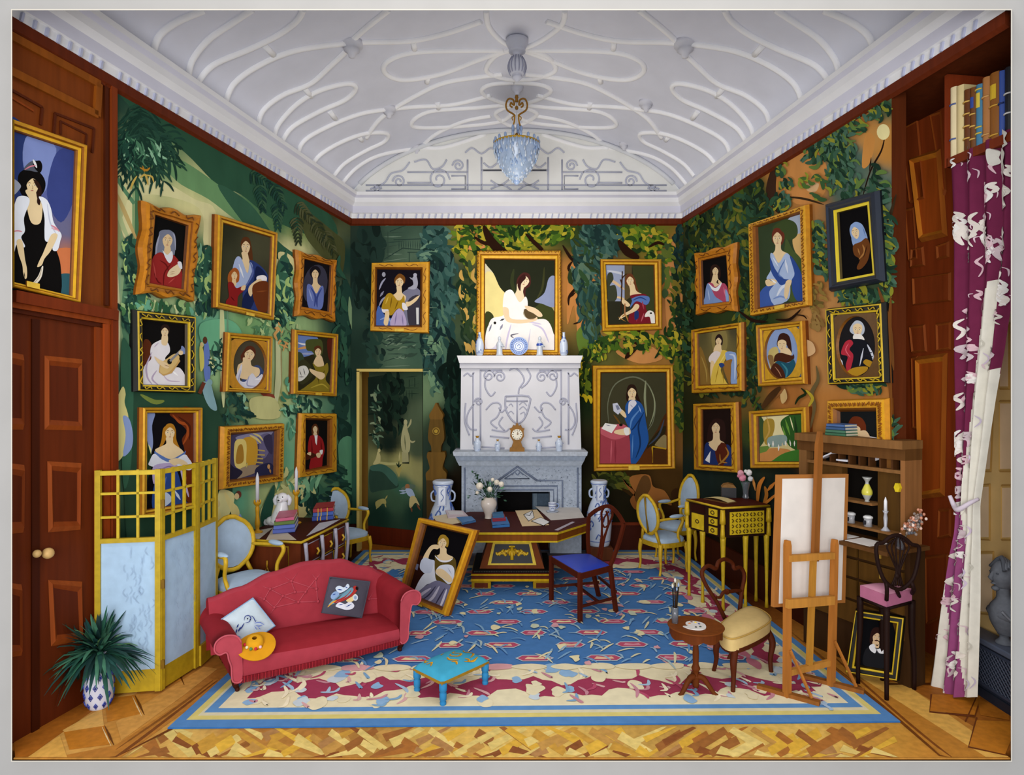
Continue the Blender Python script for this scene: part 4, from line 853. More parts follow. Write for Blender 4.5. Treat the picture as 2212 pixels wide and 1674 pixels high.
# ---- back wall ----
picture(PB, [(802, 567), (928, 564), (926, 720), (799, 715)], [(814, 581), (907, 583), (906, 702), (812, 702)], CARV, '''
b 7a7a90 870 630 906 626 908 705 870 705 872 660; b 3c3844 880 650 908 640 908 705 884 705; s 9a9ab0 4 818 660 824 648 832 640; s 8a8aa0 5 820 640 828 628; s a0a0b8 4 818 625 824 610 832 600; e a0a0b0 828 592 4 5
b a8a8b8 890 600 898 594 902 612 896 624 880 622 892 614; e b0b0c0 896 593 4 4; s a0a0b0 3 892 604 884 598
b e8cda0 856 618 866 618 868 632 876 640 872 652 858 652 846 640 856 630; b 7a4c1c 852 600 862 590 874 598 872 612 862 600 852 612; f e8cda0 862 609 18 25 6
b 4a6ab0 816 660 830 680 848 690 852 704 812 706; s 8aa0d0 4 820 690 836 686 846 700; b e8e4e8 824 662 836 664 838 674 826 674
b b08a20 836 634 846 634 858 648 866 646 872 638 874 664 868 674 858 666 846 680 838 678 838 668 824 666 828 648; s 7a5a10 3 846 640 842 664; s 7a5a10 3 860 648 852 668; s d8b84c 3 838 640 832 656
b b8a8cc 846 684 860 666 872 676 876 704 844 704; s 8a7ca8 3 856 674 852 702; s 8a7ca8 3 868 680 870 702; b e8cda0 832 672 840 674 838 696 834 704 828 698 830 684
b e8e4e8 868 654 876 656 880 668 870 668; b e8cda0 876 652 886 650 900 640 906 638 898 650 880 662; p d8d8d8 898 664 904 664 904 700 899 700''', 'gilt-framed portrait of a woman in a mustard bodice pointing aside, above the open door', bg='14101a', plate=(863, 713, 10, 3, 0), orn=('7a4208', .45, .054, .0035, 46))
picture(PB, [(1030, 541), (1212, 540), (1214, 768), (1028, 768)], [(1048, 560), (1198, 562), (1197, 755), (1048, 753)], GOLD, '''
b e8d890 1048 590 1080 600 1110 640 1090 680 1048 680; b 3a4020 1048 676 1066 682 1062 720 1048 740; b 3c4220 1150 660 1180 656 1200 680 1200 750 1180 740 1160 690
b 24281a 1048 556 1200 556 1200 610 1180 640 1160 660 1148 665 1120 660 1100 640 1080 620 1066 590 1050 570; s 32381f 8 1110 580 1106 610 1116 640; s 3a3c20 5 1176 576 1172 620 1160 645
b 8a94b4 1155 650 1176 632 1186 600 1200 600 1200 660 1170 655
b 4a2420 1118 600 1130 588 1142 592 1147 606 1144 618 1136 624 1134 644 1126 640 1124 628 1116 616
b e8d4b0 1118 612 1132 616 1130 630 1134 648 1124 655 1112 640 1116 626; f e8d4b0 1133 606 21 27 14
b 3a1a18 1122 600 1132 592 1136 600 1126 612 1124 628 1118 616
b f0ecea 1090 632 1106 626 1122 652 1136 640 1140 660 1130 676 1144 690 1180 690 1196 720 1200 760 1044 760 1050 730 1060 690 1088 680 1086 660
b dcd8ea 1050 760 1052 720 1070 690 1066 730 1076 758; s c8c0dc 4 1104 700 1096 730 1092 756; s c8c0dc 4 1150 700 1172 710 1186 740; s d0c8e0 4 1120 690 1150 696 1170 700; s d0cade 3 1146 710 1140 752
b 5a4a30 1132 668 1146 668 1156 676 1160 684 1150 690 1136 684; b e8cda8 1134 660 1154 664 1168 674 1172 682 1164 684 1152 676 1140 670
b e8cda8 1086 664 1098 666 1102 686 1124 690 1152 688 1160 684 1158 692 1130 698 1100 696 1090 686; s b89070 1.5 1144 690 1158 688
b f4f0ee 1068 690 1080 684 1090 690 1086 704 1082 720 1068 748 1052 752 1048 730 1054 704; e 22201c 1069 697 3 3; s 3a3a40 4 1080 692 1090 688; s 7a7c90 4 1062 700 1056 716; s 8a8aa0 5 1086 700 1080 712; s 6a6a78 3 1110 730 1104 724 1120 720''', 'large gilt-framed portrait of a seated lady in white above the white chimneypiece', bggrad=[(1060, 600, 'd8d0b0'), (1060, 650, 'a8b4c8'), (1060, 680, 'c8b070'), (1190, 620, '8088a8'), (1190, 680, 'a89858')], orn=('7a4208', .14, .052, .0035, 15))
picture(PB, [(1297, 559), (1430, 559), (1431, 712), (1301, 716)], [(1310, 572), (1412, 573), (1415, 697), (1316, 700)], GOLD, '''
p 9aa4c0 1308 570 1352 570 1352 660 1308 650; s d8b890 6 1312 600 1330 610 1350 625; s c8ccd8 5 1312 584 1336 588 1350 594; s e0c090 5 1330 640 1345 644 1352 650
b 3c4030 1312 596 1322 588 1326 602 1318 616 1330 616 1334 640 1326 652 1314 650; p 2c2c1e 1310 650 1350 650 1360 698 1310 700; p 5a4c30 1350 570 1366 570 1364 640 1350 650; p 3c4224 1366 570 1414 570 1414 690 1380 690
b 6a3a20 1352 600 1360 592 1372 600 1376 616 1382 634 1372 628 1362 618 1352 612
b e8cda0 1360 612 1370 612 1376 628 1392 636 1388 642 1364 640 1362 626; f e8cda0 1362 606 16 24 -6
b 7a1c28 1362 638 1392 634 1400 644 1396 664 1404 680 1408 698 1362 698 1360 680 1366 668 1370 650; b 5a78b8 1366 644 1384 638 1402 640 1404 650 1396 658 1376 650 1362 664 1366 650; s 2c4484 3 1368 648 1384 642 1398 648; s a04050 4 1380 670 1376 694; s c06070 3 1392 676 1386 694; s a04050 4 1388 650 1392 668
b 24346c 1372 672 1380 672 1380 686 1372 690; l 3a2414 2.5 1345 585 1342 684; s 3a2414 2.5 1342 606 1348 596 1356 590; s 3a2414 3 1340 602 1344 612 1342 622
b e8cda0 1344 648 1352 648 1362 658 1356 662 1346 656; b e8cda0 1382 660 1376 670 1356 680 1338 690 1344 680 1364 668 1374 656; s b0803c 3 1344 684 1352 680 1358 694; s b0803c 2 1336 684 1352 694; p a8744c 1349 655 1352 655 1352 680 1349 680
b f0ece4 1396 676 1404 670 1414 676 1416 698 1408 698 1404 684 1394 684; e 2a2420 1407 676 2.5 2''', 'gilt-framed portrait of a shepherdess with a crook and a lamb', bg='33301f')
picture(PB, [(1280, 789), (1455, 788), (1460, 1013), (1283, 1019)], [(1300, 806), (1439, 805), (1441, 1002), (1297, 1001)], GOLD, '''
s 6a6e58 3 1316 916 1314 870 1330 830 1368 814 1400 830 1416 870 1412 910 1400 930; s 8a9070 5 1396 822 1394 860 1398 900; s 8a9070 3 1402 832 1414 860 1414 890 1404 920
b 4a2a10 1372 1004 1400 960 1420 930 1432 905 1442 900 1442 1004; b 2c2410 1400 960 1436 920 1436 940 1410 975; b 8a7a50 1416 960 1434 940 1442 946 1442 970 1420 964; l b8901c 3 1410 965 1410 1000; l b8901c 3 1410 965 1440 970; s 3a4454 4 1402 962 1424 940 1436 906; b 5a3010 1372 1004 1400 970 1408 968 1408 1004
b a0404c 1296 930 1340 918 1360 930 1360 945 1366 1004 1296 1004; b c05c68 1296 936 1330 950 1362 936 1358 924 1340 916 1296 924; s 8a303c 5 1330 952 1330 1000; s c05c68 4 1322 952 1320 1000
p ecece6 1300 926 1308 914 1334 918 1322 936; s 6a6a88 1.5 1310 918 1320 920; s 6a4a1c 4 1326 896 1334 906 1342 918; e 1a120c 1342 918 4 3
b 2a1810 1354 848 1362 836 1374 840 1380 856 1388 878 1378 868 1372 858 1362 868 1354 864
b e8cda0 1360 858 1372 858 1372 870 1360 870; f e8cda0 1366 849 19 28 -4
b 24549a 1352 876 1362 864 1382 868 1392 884 1396 910 1402 950 1392 975 1376 1000 1364 1002 1362 960 1360 930 1350 904 1352 890; s 14305c 4 1392 890 1380 920 1384 960 1374 990; s 5a88c4 4 1384 884 1366 906 1362 926; s 14305c 3 1386 900 1372 922 1364 930; s 5a88c4 3 1368 940 1366 990; s 8aaad8 3 1380 876 1386 892
b d8d8e4 1360 868 1370 864 1376 872 1366 884 1358 894 1358 880; s 9a9ab8 2 1362 874 1368 880
b e8cda0 1342 884 1350 890 1354 900 1350 902 1340 892; p c8ccdc 1324 872 1334 870 1344 886 1336 896 1326 888; p 7a8098 1330 876 1336 875 1340 884 1334 886
b e8cda0 1360 924 1348 926 1330 930 1328 936 1344 940 1362 938; b ecece8 1348 926 1358 924 1360 938 1352 940''', 'large gilt-framed portrait of a long-haired scholar in a blue robe at a red-clothed table', bg='3e3c28', plate=(1369, 1010, 12, 5, 0))
# ---- right wall ----
picture(PR, [(1500, 547), (1587, 524), (1588, 672), (1503, 680)], [(1513, 564), (1565, 552), (1572, 650), (1516, 657)], ROCO, '''
b 2e1a14 1530 578 1540 571 1550 580 1550 600 1540 600 1530 608; b e8cda0 1536 592 1544 592 1546 602 1554 612 1548 622 1530 614 1532 606; f e8cda0 1540 586 13 22; s 2a1610 3 1546 604 1544 610 1548 612
b b04a68 1524 614 1534 612 1540 620 1552 612 1562 614 1568 630 1566 652 1530 654; b e8ecf4 1526 612 1540 622 1554 610 1546 628 1534 626
b 7a94c8 1524 612 1530 620 1540 640 1556 654 1516 660 1518 640 1520 622; s a8bce0 3 1524 624 1528 648; b 8aa4d4 1562 624 1570 640 1574 652 1564 652; s d07c94 3 1558 620 1562 640; e f0f0f0 1544 626 3 2''', 'wavy orange-gilt frame with a woman in a pink bodice and blue shawl', bg='0a080a', wavy=5, orn=('6e3408', .42, .056, .004, 34))
picture(PR, [(1616, 484), (1742, 441), (1748, 660), (1620, 683)], [(1632, 491), (1725, 462), (1731, 648), (1637, 663)], CARV, '''
b a8b4c8 1690 480 1728 460 1730 520 1712 510; b d8b070 1706 515 1728 506 1732 560 1712 545; b 3c4c28 1664 490 1690 474 1712 482 1716 506 1700 518 1670 510
b 46582e 1690 520 1706 540 1724 560 1736 600 1736 650 1690 640
b 6a3020 1662 508 1672 498 1686 502 1688 516 1680 530 1664 524; b e8cda0 1670 524 1680 524 1682 540 1698 550 1690 566 1674 568 1662 552 1668 540; f e8cda0 1673 515 20 34 -2
b a8bce0 1658 550 1664 548 1676 568 1690 548 1700 552 1712 580 1712 602 1702 612 1694 650 1634 664 1636 640 1646 624 1654 606 1650 600 1660 580
b 2f4c94 1658 556 1668 580 1684 600 1698 604 1696 608 1682 616 1672 606 1660 586; b 2f4c94 1700 552 1716 572 1728 602 1732 646 1716 650 1706 630 1704 606 1710 590; b 3c5aa4 1634 664 1636 632 1654 614 1668 612 1656 630 1660 650 1664 660
s dce4f4 6 1672 640 1684 620 1700 616; s 7a94cc 4 1664 646 1680 640 1696 646; s dce4f4 5 1690 560 1696 590; s 5a78b8 3 1690 560 1676 590 1686 600; s dce4f4 3 1664 556 1676 576
b e8cda0 1692 608 1704 606 1700 622 1696 640 1692 646 1688 636; b e8cda0 1648 606 1660 602 1672 606 1668 614 1656 618 1650 616; s f0f0f0 4 1660 604 1672 612; s 8a8a9a 2 1654 602 1664 608''', 'tall gilt-framed portrait of a seated lady in a blue gown with a garland', bg='33422a', orn=('7a4208', .45, .054, .0035, 15), plate=(1688, 663, 11, 4, -.18))
picture(PR, [(1781, 440), (1893, 410), (1905, 608), (1789, 630)], [(1806, 460), (1869, 444), (1881, 589), (1813, 602)], BLU, '''
b 8aa4d0 1830 488 1840 479 1854 484 1862 500 1866 516 1856 520 1848 530 1840 532 1834 520 1828 500; s 5a78b0 2 1856 490 1862 510; f e8cda0 1840 501 17 28 -14
b 8aa4d0 1832 514 1842 520 1850 512 1844 528 1838 536
b 6a3c18 1836 530 1852 522 1864 514 1872 530 1868 560 1856 578 1846 582 1844 576 1850 560 1838 550; s a8743c 4 1856 528 1860 544 1848 560; s 3a1c08 3 1866 530 1858 556; s a8743c 3 1846 536 1850 550''', 'dark blue-black frame with gold slip holding a woman in a pale blue headscarf', bg='060507', mat='satin' if 'satin' in MAT else 'wood')
picture(PR, [(1492, 712), (1602, 695), (1603, 845), (1493, 850)], [(1505, 722), (1587, 710), (1588, 828), (1508, 831)], GOLD, '''
b 8a7c48 1536 716 1560 712 1566 740 1560 760 1540 760 1532 740; b 8a6a30 1506 750 1520 780 1528 832 1506 832; s a88c48 3 1510 770 1520 800 1522 826
b 2a1a1c 1542 726 1550 722 1556 732 1554 746 1544 742 1542 756 1540 744; b e8cda0 1542 744 1552 744 1554 756 1566 762 1550 768 1536 760; f e8cda0 1547 737 13 19
b e8dcd8 1532 764 1542 758 1552 764 1548 782 1538 786 1528 782 1526 774; b e8cda0 1530 782 1538 784 1536 812 1534 822 1530 818
b e0c050 1556 756 1568 762 1560 780 1552 800 1564 826 1566 830 1532 832 1534 800 1540 784 1550 768; s a88420 2 1548 790 1540 826; s a88420 2 1556 800 1558 828; s f0d878 3 1562 764 1550 784
b 8aa4d4 1562 762 1578 760 1586 770 1588 830 1574 830 1574 790 1566 784; s c8d4ec 4 1570 766 1582 772 1582 820; b 9a6c30 1560 782 1576 776 1574 790 1572 832 1566 820 1558 796; b 2a4480 1548 786 1556 784 1560 790 1552 794''', 'gilt-framed portrait of a standing woman in a yellow robe', bggrad=[(1510, 725, '5a5434'), (1580, 715, '4a4630'), (1550, 720, '8a7c48'), (1510, 825, '7a5c28'), (1585, 820, '5a5030')], orn=('7a4208', .45, .054, .0035, 52))
picture(PR, [(1632, 702), (1733, 692), (1739, 830), (1637, 835)], [(1646, 716), (1722, 706), (1727, 812), (1651, 820)], GOLD, '''
e 8aa0cc 1684 762 38 58; b c8b470 1654 760 1672 750 1676 780 1660 800; b 8a6a40 1652 770 1664 770 1664 800
b 3a1c14 1672 740 1678 722 1690 720 1700 730 1704 762 1698 756 1690 740 1680 736 1674 748; e 3a1c14 1686 726 8 7; b e8cda0 1682 752 1696 752 1704 764 1696 770 1680 768; f e8cda0 1683 746 19 24
b 4a2414 1668 768 1680 762 1704 768 1708 764 1708 776 1690 784 1672 780 1666 782; b 1f5468 1672 780 1696 784 1708 776 1714 800 1708 822 1676 822 1664 800; s 3c8494 4 1682 784 1694 800 1690 820; b 4a2414 1658 800 1668 784 1684 796 1690 818 1672 822 1660 812; s b08060 2 1668 792 1676 802 1682 814''', 'gilt frame with oval mount around a woman in teal with dark curls', bg='8aa0cc', oval=(1684, 762, 36, 57, 'd09c18'))
picture(PR, [(1782, 666), (1907, 652), (1914, 827), (1788, 832)], [(1799, 682), (1889, 676), (1895, 812), (1804, 816)], BLK, '''
e 1c1a1c 1845 748 44 68; b b8c0cc 1832 702 1842 692 1854 696 1860 708 1858 720 1850 724 1836 722 1828 714; f e8cda0 1845 712 20 26; b ece8e0 1838 722 1852 722 1860 734 1848 736 1836 732
b 14161e 1822 736 1836 732 1858 734 1872 748 1880 780 1866 786 1852 798 1830 804 1812 780 1812 760; s c8ccd8 5 1866 744 1876 764 1880 780; s c8ccd8 4 1858 752 1850 790; l 1a1c24 2 1862 760 1876 762; l 1a1c24 2 1862 768 1878 770
b b02c3c 1818 740 1830 734 1836 742 1828 754 1836 766 1834 784 1826 806 1820 790 1824 770 1810 764; s e06878 2 1826 742 1820 756 1830 772; s c8ccd8 4 1808 774 1814 788; b b08420 1822 804 1838 794 1866 792 1864 802 1846 812 1830 812; b b08420 1858 784 1864 776 1880 784 1874 794''', 'black and gold framed oval portrait of a white-haired soldier with a red sash', bg='1c1a1c', oval=(1845, 748, 42, 66, '5e3e14'), orn=('c8a81c', .52, .048, .004, 28))
picture(PR, [(1496, 872), (1590, 868), (1594, 1022), (1498, 1015)], [(1514, 886), (1574, 884), (1576, 1006), (1515, 1002)], GOLD, '''
b 2c1814 1528 916 1542 904 1558 910 1562 930 1562 950 1552 956 1538 946 1528 956 1522 952 1524 930; b e8cda0 1536 934 1548 934 1550 950 1560 958 1556 976 1534 972 1522 958 1534 950; f e8cda0 1541 925 18 30
b 22346c 1518 962 1526 956 1540 974 1552 970 1566 960 1576 975 1576 1008 1518 1008 1516 990; p f0f0f0 1518 994 1530 974 1528 1000; b 5a2414 1540 970 1552 956 1564 962 1566 984 1556 1006 1544 996; s b07c30 4 1562 966 1568 980 1556 996 1546 1004; s b07c30 3 1550 980 1552 996 1566 1000; b e8cda0 1526 960 1540 974 1546 964 1552 956 1540 952''', 'gilt-framed portrait of a dark-haired woman holding a brown bundle', bg='1e100c', orn=('7a4208', .45, .054, .0035, 48))
picture(PR, [(1616, 888), (1741, 878), (1745, 1011), (1620, 1012)], [(1634, 901), (1726, 895), (1728, 996), (1636, 996)], GOLD, '''
p e8dca8 1632 900 1728 894 1728 950 1634 950; b 3a5230 1632 900 1644 910 1648 940 1640 960 1632 960; b a88a34 1644 910 1664 906 1666 930 1652 960 1644 950
b 2f5a24 1680 912 1700 896 1730 892 1730 970 1700 965 1688 940; s 6a9a3c 5 1690 906 1700 940; s 1f3c1c 6 1710 900 1716 950; s 6a9a3c 4 1684 920 1692 950; s e8e4b0 3 1700 900 1708 930; s c8a050 4 1650 900 1656 930 1646 950
b 8aa09a 1654 945 1690 940 1690 960 1656 965; b c88a4c 1634 980 1660 968 1700 972 1690 985 1660 996 1634 998; b 3f7a2c 1664 994 1690 978 1728 972 1730 998 1664 998; p 6a8a3c 1634 965 1660 962 1650 975 1634 980
s f0ece0 4 1654 956 1656 966; s f0ece0 4 1664 952 1664 966; s f0ece0 4 1676 960 1676 974; s f0ece0 4 1690 952 1692 964; s f0ece0 3 1700 950 1702 964; s d8c8a0 3 1684 956 1684 966; s f0ece0 3 1710 952 1710 964''', 'gilt-framed landscape of a tree-lined park walk with tiny figures', bg='d8c88c', name='framed_landscape')
picture(PR, [(1786, 864), (1914, 860), (1916, 952), (1787, 960)], [(1808, 890), (1887, 889), (1889, 950), (1810, 956)], CARV, '''
b 6a2c12 1826 912 1836 900 1852 902 1862 916 1864 936 1872 950 1862 952 1850 930 1840 920 1828 924; b e8c89c 1836 918 1850 924 1852 938 1868 950 1888 956 1888 990 1846 990 1850 960 1842 944 1832 938 1832 928; s 3a1c10 1.5 1834 930 1840 929; s a05848 2 1838 939 1844 938; s 6a2c12 4 1828 920 1840 912 1850 916; b e8e4e8 1836 946 1880 944 1894 956 1894 992 1836 992; b e8c89c 1840 936 1862 930 1872 948 1856 950''', 'carved gilt frame with a red-haired youth in profile, partly hidden by the writing desk', bg='15181a', orn=('8a4e0c', .4, .054, .004, 11))
# =================== FURNITURE ===================
PALE = 'a9bfd6'; GL = 'c09a1c'; GLD = 'd0a824'; DKW = '4a1a0a'; MHG = '6a2a10'
Z3 = V((0, 0, 1))
def D2(a): return V((math.cos(math.radians(a)), math.sin(math.radians(a)), 0))
# ---- rug ----
rugq = [(786, 1190), (1470, 1190), (1945, 1562), (362, 1576)]
def rp(u, v, k=0):          # rug coordinates: u across 0..1, v front 0 .. back 1, evenly spaced on the real floor
    fl0, fr0, br0, bl0 = FL(*rugq[3]), FL(*rugq[2]), FL(*rugq[1]), FL(*rugq[0])
    return (fl0*(1-u)+fr0*u)*(1-v)+(bl0*(1-u)+br0*u)*v
rb_ = B(); a = [rp(0, 0), rp(1, 0), rp(1, 1), rp(0, 1)]
rb_.hexa([p+Z3*.004 for p in a]+[p+Z3*.012 for p in a], '2f66a8')
rug = rb_.build('rug', 'fabric', None, label='large blue, cream and crimson floral carpet with a blue striped edge on the parquet', cat='rug')
class RugP:
    n = V((0, 0, 1))
    def hit(s, u, v, off=0): return rp(u, v)+V((0, 0, .0125+off))
A = Art(RugP(), 0, 8e-6)
def rq(e, col, ev=None):
    ev = e*1.5 if ev is None else ev
    A.p([(e, ev), (1-e, ev), (1-e, 1-ev), (e, 1-ev)], col)
rq(0, '5585bc'); rq(.014, 'd8c878'); rq(.024, 'd8d0b0', .033); rq(.028, '5f90c4', .042); rq(.042, 'e8dcb8', .055); rq(.125, '4a7ab4', .19)
RC = ['f4e8c8', 'f4e8c8', 'c88a98', 'd8a8a8', 'a8c0d8', '7fa8cc', 'b8506c']; rr = random.Random(11)
def bl_(cx, cy, rx_, ry_, col, n=9, j=.3, rnd=rr):
    A.b([(cx+rx_*math.cos(2*math.pi*i/n)*(1+rnd.uniform(-j, j)), cy+ry_*math.sin(2*math.pi*i/n)*(1+rnd.uniform(-j, j))) for i in range(n)], col, 3)
# crimson scrolling border
def wave(path, w0, col, amp, cnt, u_, v_):
    L = []; Rr = []
    n = 60
    for i in range(n+1):
        t = i/n; x, y = path(t); o = math.sin(t*cnt*6.28)*amp
        wv = 1+.45*math.sin(t*cnt*12.6+1)+.2*math.sin(t*cnt*31)
        L.append((x+u_*(o-w0*wv), y+v_*(o-w0*wv)*1.5)); Rr.append((x+u_*(o+w0*wv), y+v_*(o+w0*wv)*1.5))
    for i in range(n): A.p([L[i], L[i+1], Rr[i+1], Rr[i]], col)
for path, u_, v_ in ((lambda t: (.07+.86*t, .118), 0, 1), (lambda t: (.07+.86*t, .875), 0, 1)): wave(path, .016, 'a03c58', .006, 5, u_, v_)
for x0_ in (.08, .92): wave(lambda t: (x0_, .11+.77*t), .018, 'a03c58', .012, 4, 1, 0)
for i in range(430):
    side = rr.random(); t = rr.random()
    if side < .38: x, y = .05+.9*t, rr.uniform(.06, .19)
    elif side < .55: x, y = .05+.9*t, rr.uniform(.8, .94)
    elif side < .78: x, y = rr.uniform(.05, .13), t*.88+.06
    else: x, y = rr.uniform(.87, .95), t*.88+.06
    a_ = rr.uniform(0, 6.28); l = rr.uniform(.012, .03); c = rr.choice(RC)
    if rr.random() < .3: bl_(x, y, l*.5, l*.6, rr.choice(['8fb4d8', 'e8dcb8', 'e8dcb8', 'c8d4dc']), 8, .35)
    else: A.s_([(x, y), (x+l*.5*math.cos(a_)+.006, y+l*math.sin(a_)), (x+l*math.cos(a_), y+l*1.6*math.sin(a_)+.01)], .006, c, True, 4)
for u0 in [i*.058+.15 for i in range(13)]:       # inner scalloped cream edging
    bl_(u0, .19, .03, .012, rr.choice(['e8dcb8', 'd8a0a4', 'e8dcb8']), 8, .2); bl_(u0, .81, .03, .014, 'e8dcb8', 8, .2)
for i in range(14):
    v0 = .2+i*.045
    bl_(.125, v0, .01, .022, rr.choice(['e8dcb8', 'e8dcb8', 'c8788c']), 8, .25); bl_(.875, v0, .01, .022, rr.choice(['e8dcb8', 'e8dcb8', 'c8788c']), 8, .25)
k_ = 0
for j in range(10):
    v0 = .225+j*.06
    for i in range(7):
        u0 = .175+i*.112+(.054 if j % 2 else 0)
        if u0 > .85: continue
        u0 += rr.uniform(-.012, .012); w_ = rr.uniform(.022, .032); h_ = .0105
        A.p([(u0-w_-.004, v0), (u0-w_*.7, v0-h_-.003), (u0+w_*.7, v0-h_-.003), (u0+w_+.004, v0), (u0+w_*.7, v0+h_+.003), (u0-w_*.7, v0+h_+.003)], 'b9c6cc')
        A.p([(u0-w_, v0), (u0-w_*.7, v0-h_), (u0+w_*.7, v0-h_), (u0+w_, v0), (u0+w_*.7, v0+h_), (u0-w_*.7, v0+h_)], 'b8506c')
        A.p([(u0-w_*.6, v0-h_*.4), (u0-w_*.1, v0-h_*.5), (u0+w_*.6, v0-h_*.35), (u0+w_*.5, v0+h_*.5), (u0+w_*.1, v0+h_*.2), (u0-w_*.4, v0+h_*.55)], rr.choice(['e8d8a8', 'e8c0a0', 'd890a0']))
for i in range(420):
    x, y = rr.uniform(.14, .86), rr.uniform(.2, .8); a_ = rr.choice([-1, 1])*rr.uniform(.2, 1.3); l = rr.uniform(.008, .02)
    q = rr.random(); c = rr.choice(['7fa8cc', '94b4cc', 'a8bcc0', 'd8d4b0', 'e8dcb0', '6a98c8'])
    if q < .2: bl_(x, y, l*.5, l*.7, rr.choice(['e8dcb0', 'e8dcb0', 'd8a0a8', 'c8d0b8']), 7, .5)
    else: A.s_([(x-l*math.cos(a_), y-l*1.5*math.sin(a_)), (x+.003, y+.006), (x+l*math.cos(a_), y+l*1.5*math.sin(a_))], .0048, c, True, 4)
A.build('woven_pattern', 'fabric', rug)
# ---- louis style oval-back armchair ----
def armchair(c, ang, label, w=.46, d=.46, sz=.46, bh=.98, bw=.42, split=False, s=1.0):
    f = D2(ang); r = V((f.y, -f.x, 0)); c = V((c[0], c[1], 0)); t = thing('armchair', c, label, 'armchair', 'pale blue gilt armchairs')
    q = lambda x, y, z: c+r*x*s+f*y*s+Z3*z*s
    sb = B(); n = 20
    def seat(u, v):
        a = 2*math.pi*u; rr2 = min(1, v*1.25); x = math.copysign(abs(math.cos(a))**.6, math.cos(a))*w*.5*rr2; y = math.copysign(abs(math.sin(a))**.6, math.sin(a))*d*.5*rr2
        return q(x, y, sz+.05*(1-rr2**3) if v < .8 else sz-.05*(v-.8)/.2)
    sb.grid(seat, 28, 10, PALE); sb.build('seat', 'fabric', t)
    rl = B(); pts = []
    for i in range(24):
        a = 2*math.pi*i/24; pts.append(q(math.copysign(abs(math.cos(a))**.6, math.cos(a))*w*.5, math.copysign(abs(math.sin(a))**.6, math.sin(a))*d*.5, sz-.06))
    rl.bar(pts, .03, .05, GL, side=Z3, closed=True); rl.build('seat_rail', 'gold', t)
    for x in (-1, 1):
        for y in (-1, 1):
            l = B(); l.tube([q(x*w*.43, y*d*.43, sz-.05), q(x*w*.46, y*d*.47, sz*.6), q(x*w*.45, y*d*.45, .1), q(x*w*.46, y*d*.49, .005)], [.026, .022, .013, .016], GLD, 8, k=3); l.build('leg', 'gold', t)
    zc = sz+.06+(bh-sz-.06)/2; rh = (bh-sz-.06)/2; yb_ = -d*.46
    lean = lambda z: yb_-.12*(z-sz)
    ov = [q(math.cos(a)*bw*.5, lean(zc+math.sin(a)*rh), zc+math.sin(a)*rh*(1.06 if abs(math.sin(a)) > .97 else 1)) for a in [2*math.pi*i/28 for i in range(28)]]
    bf = B(); bf.tube(ov, .02, GLD, 8, closed=True)
    for x in (-1, 1): bf.tube([q(x*w*.4, -d*.44, sz-.05), q(x*bw*.3, lean(sz+.1), sz+.1)], .018, GL, 8)
    if split: bf.tube([q(0, lean(zc-rh)-.02, zc-rh), q(0, lean(zc+rh)-.02, zc+rh)], .012, '8a6a14', 6)
    bf.build('back_frame', 'gold', t)
    bk = B(); nb = -f
    for sgn in (-1, 1):
        bk.grid(lambda u, v: q(math.cos(2*math.pi*u)*bw*.47*v, lean(zc+math.sin(2*math.pi*u)*rh*.95*v)+sgn*.022*(1-v*v)+0.001*sgn, zc+math.sin(2*math.pi*u)*rh*.95*v), 28, 5, PALE)
    bk.build('backrest', 'fabric', t)
    for x in (-1, 1):
        am = B(); am.tube([q(x*bw*.47, lean(zc-.02), zc-.04), q(x*w*.52, -d*.1, sz+.24), q(x*w*.54, d*.18, sz+.25), q(x*w*.55, d*.24, sz+.2), q(x*w*.5, d*.12, sz+.08), q(x*w*.46, d*.2, sz-.04)], [.015, .016, .018, .018, .016, .018], GLD, 8, k=4)
        ao = am.build('armrest', 'gold', t); pd = B(); pd.ell(q(x*w*.525, .02*s, sz+.262), (.03*s, .1*s, .022*s), PALE, mat=Matrix.Rotation(math.radians(ang-90), 3, 'Z')); pd.build('arm_pad', 'fabric', ao)
    return t
armchair((-1.96, 7.72), -38, 'pale blue oval-back gilt armchair between the left chest and the open door', w=.42, d=.4, sz=.37, bh=.86, bw=.38)
armchair((-2.2, 5.4), -35, 'pale blue gilt armchair mostly hidden between folding screen and red sofa', w=.48, d=.46, sz=.5, bh=.98)
armchair((1.73, 7.42), 26, 'pale blue gilt armchair seen from behind, split oval back, beside the gilded desk', w=.4, d=.4, sz=.4, bh=.87, bw=.36, split=True)
armchair((2.0, 7.92), 205, 'pale blue gilt armchair tucked behind the gilded desk by the right wall', w=.36, d=.36, sz=.42, bh=1.0, bw=.34)
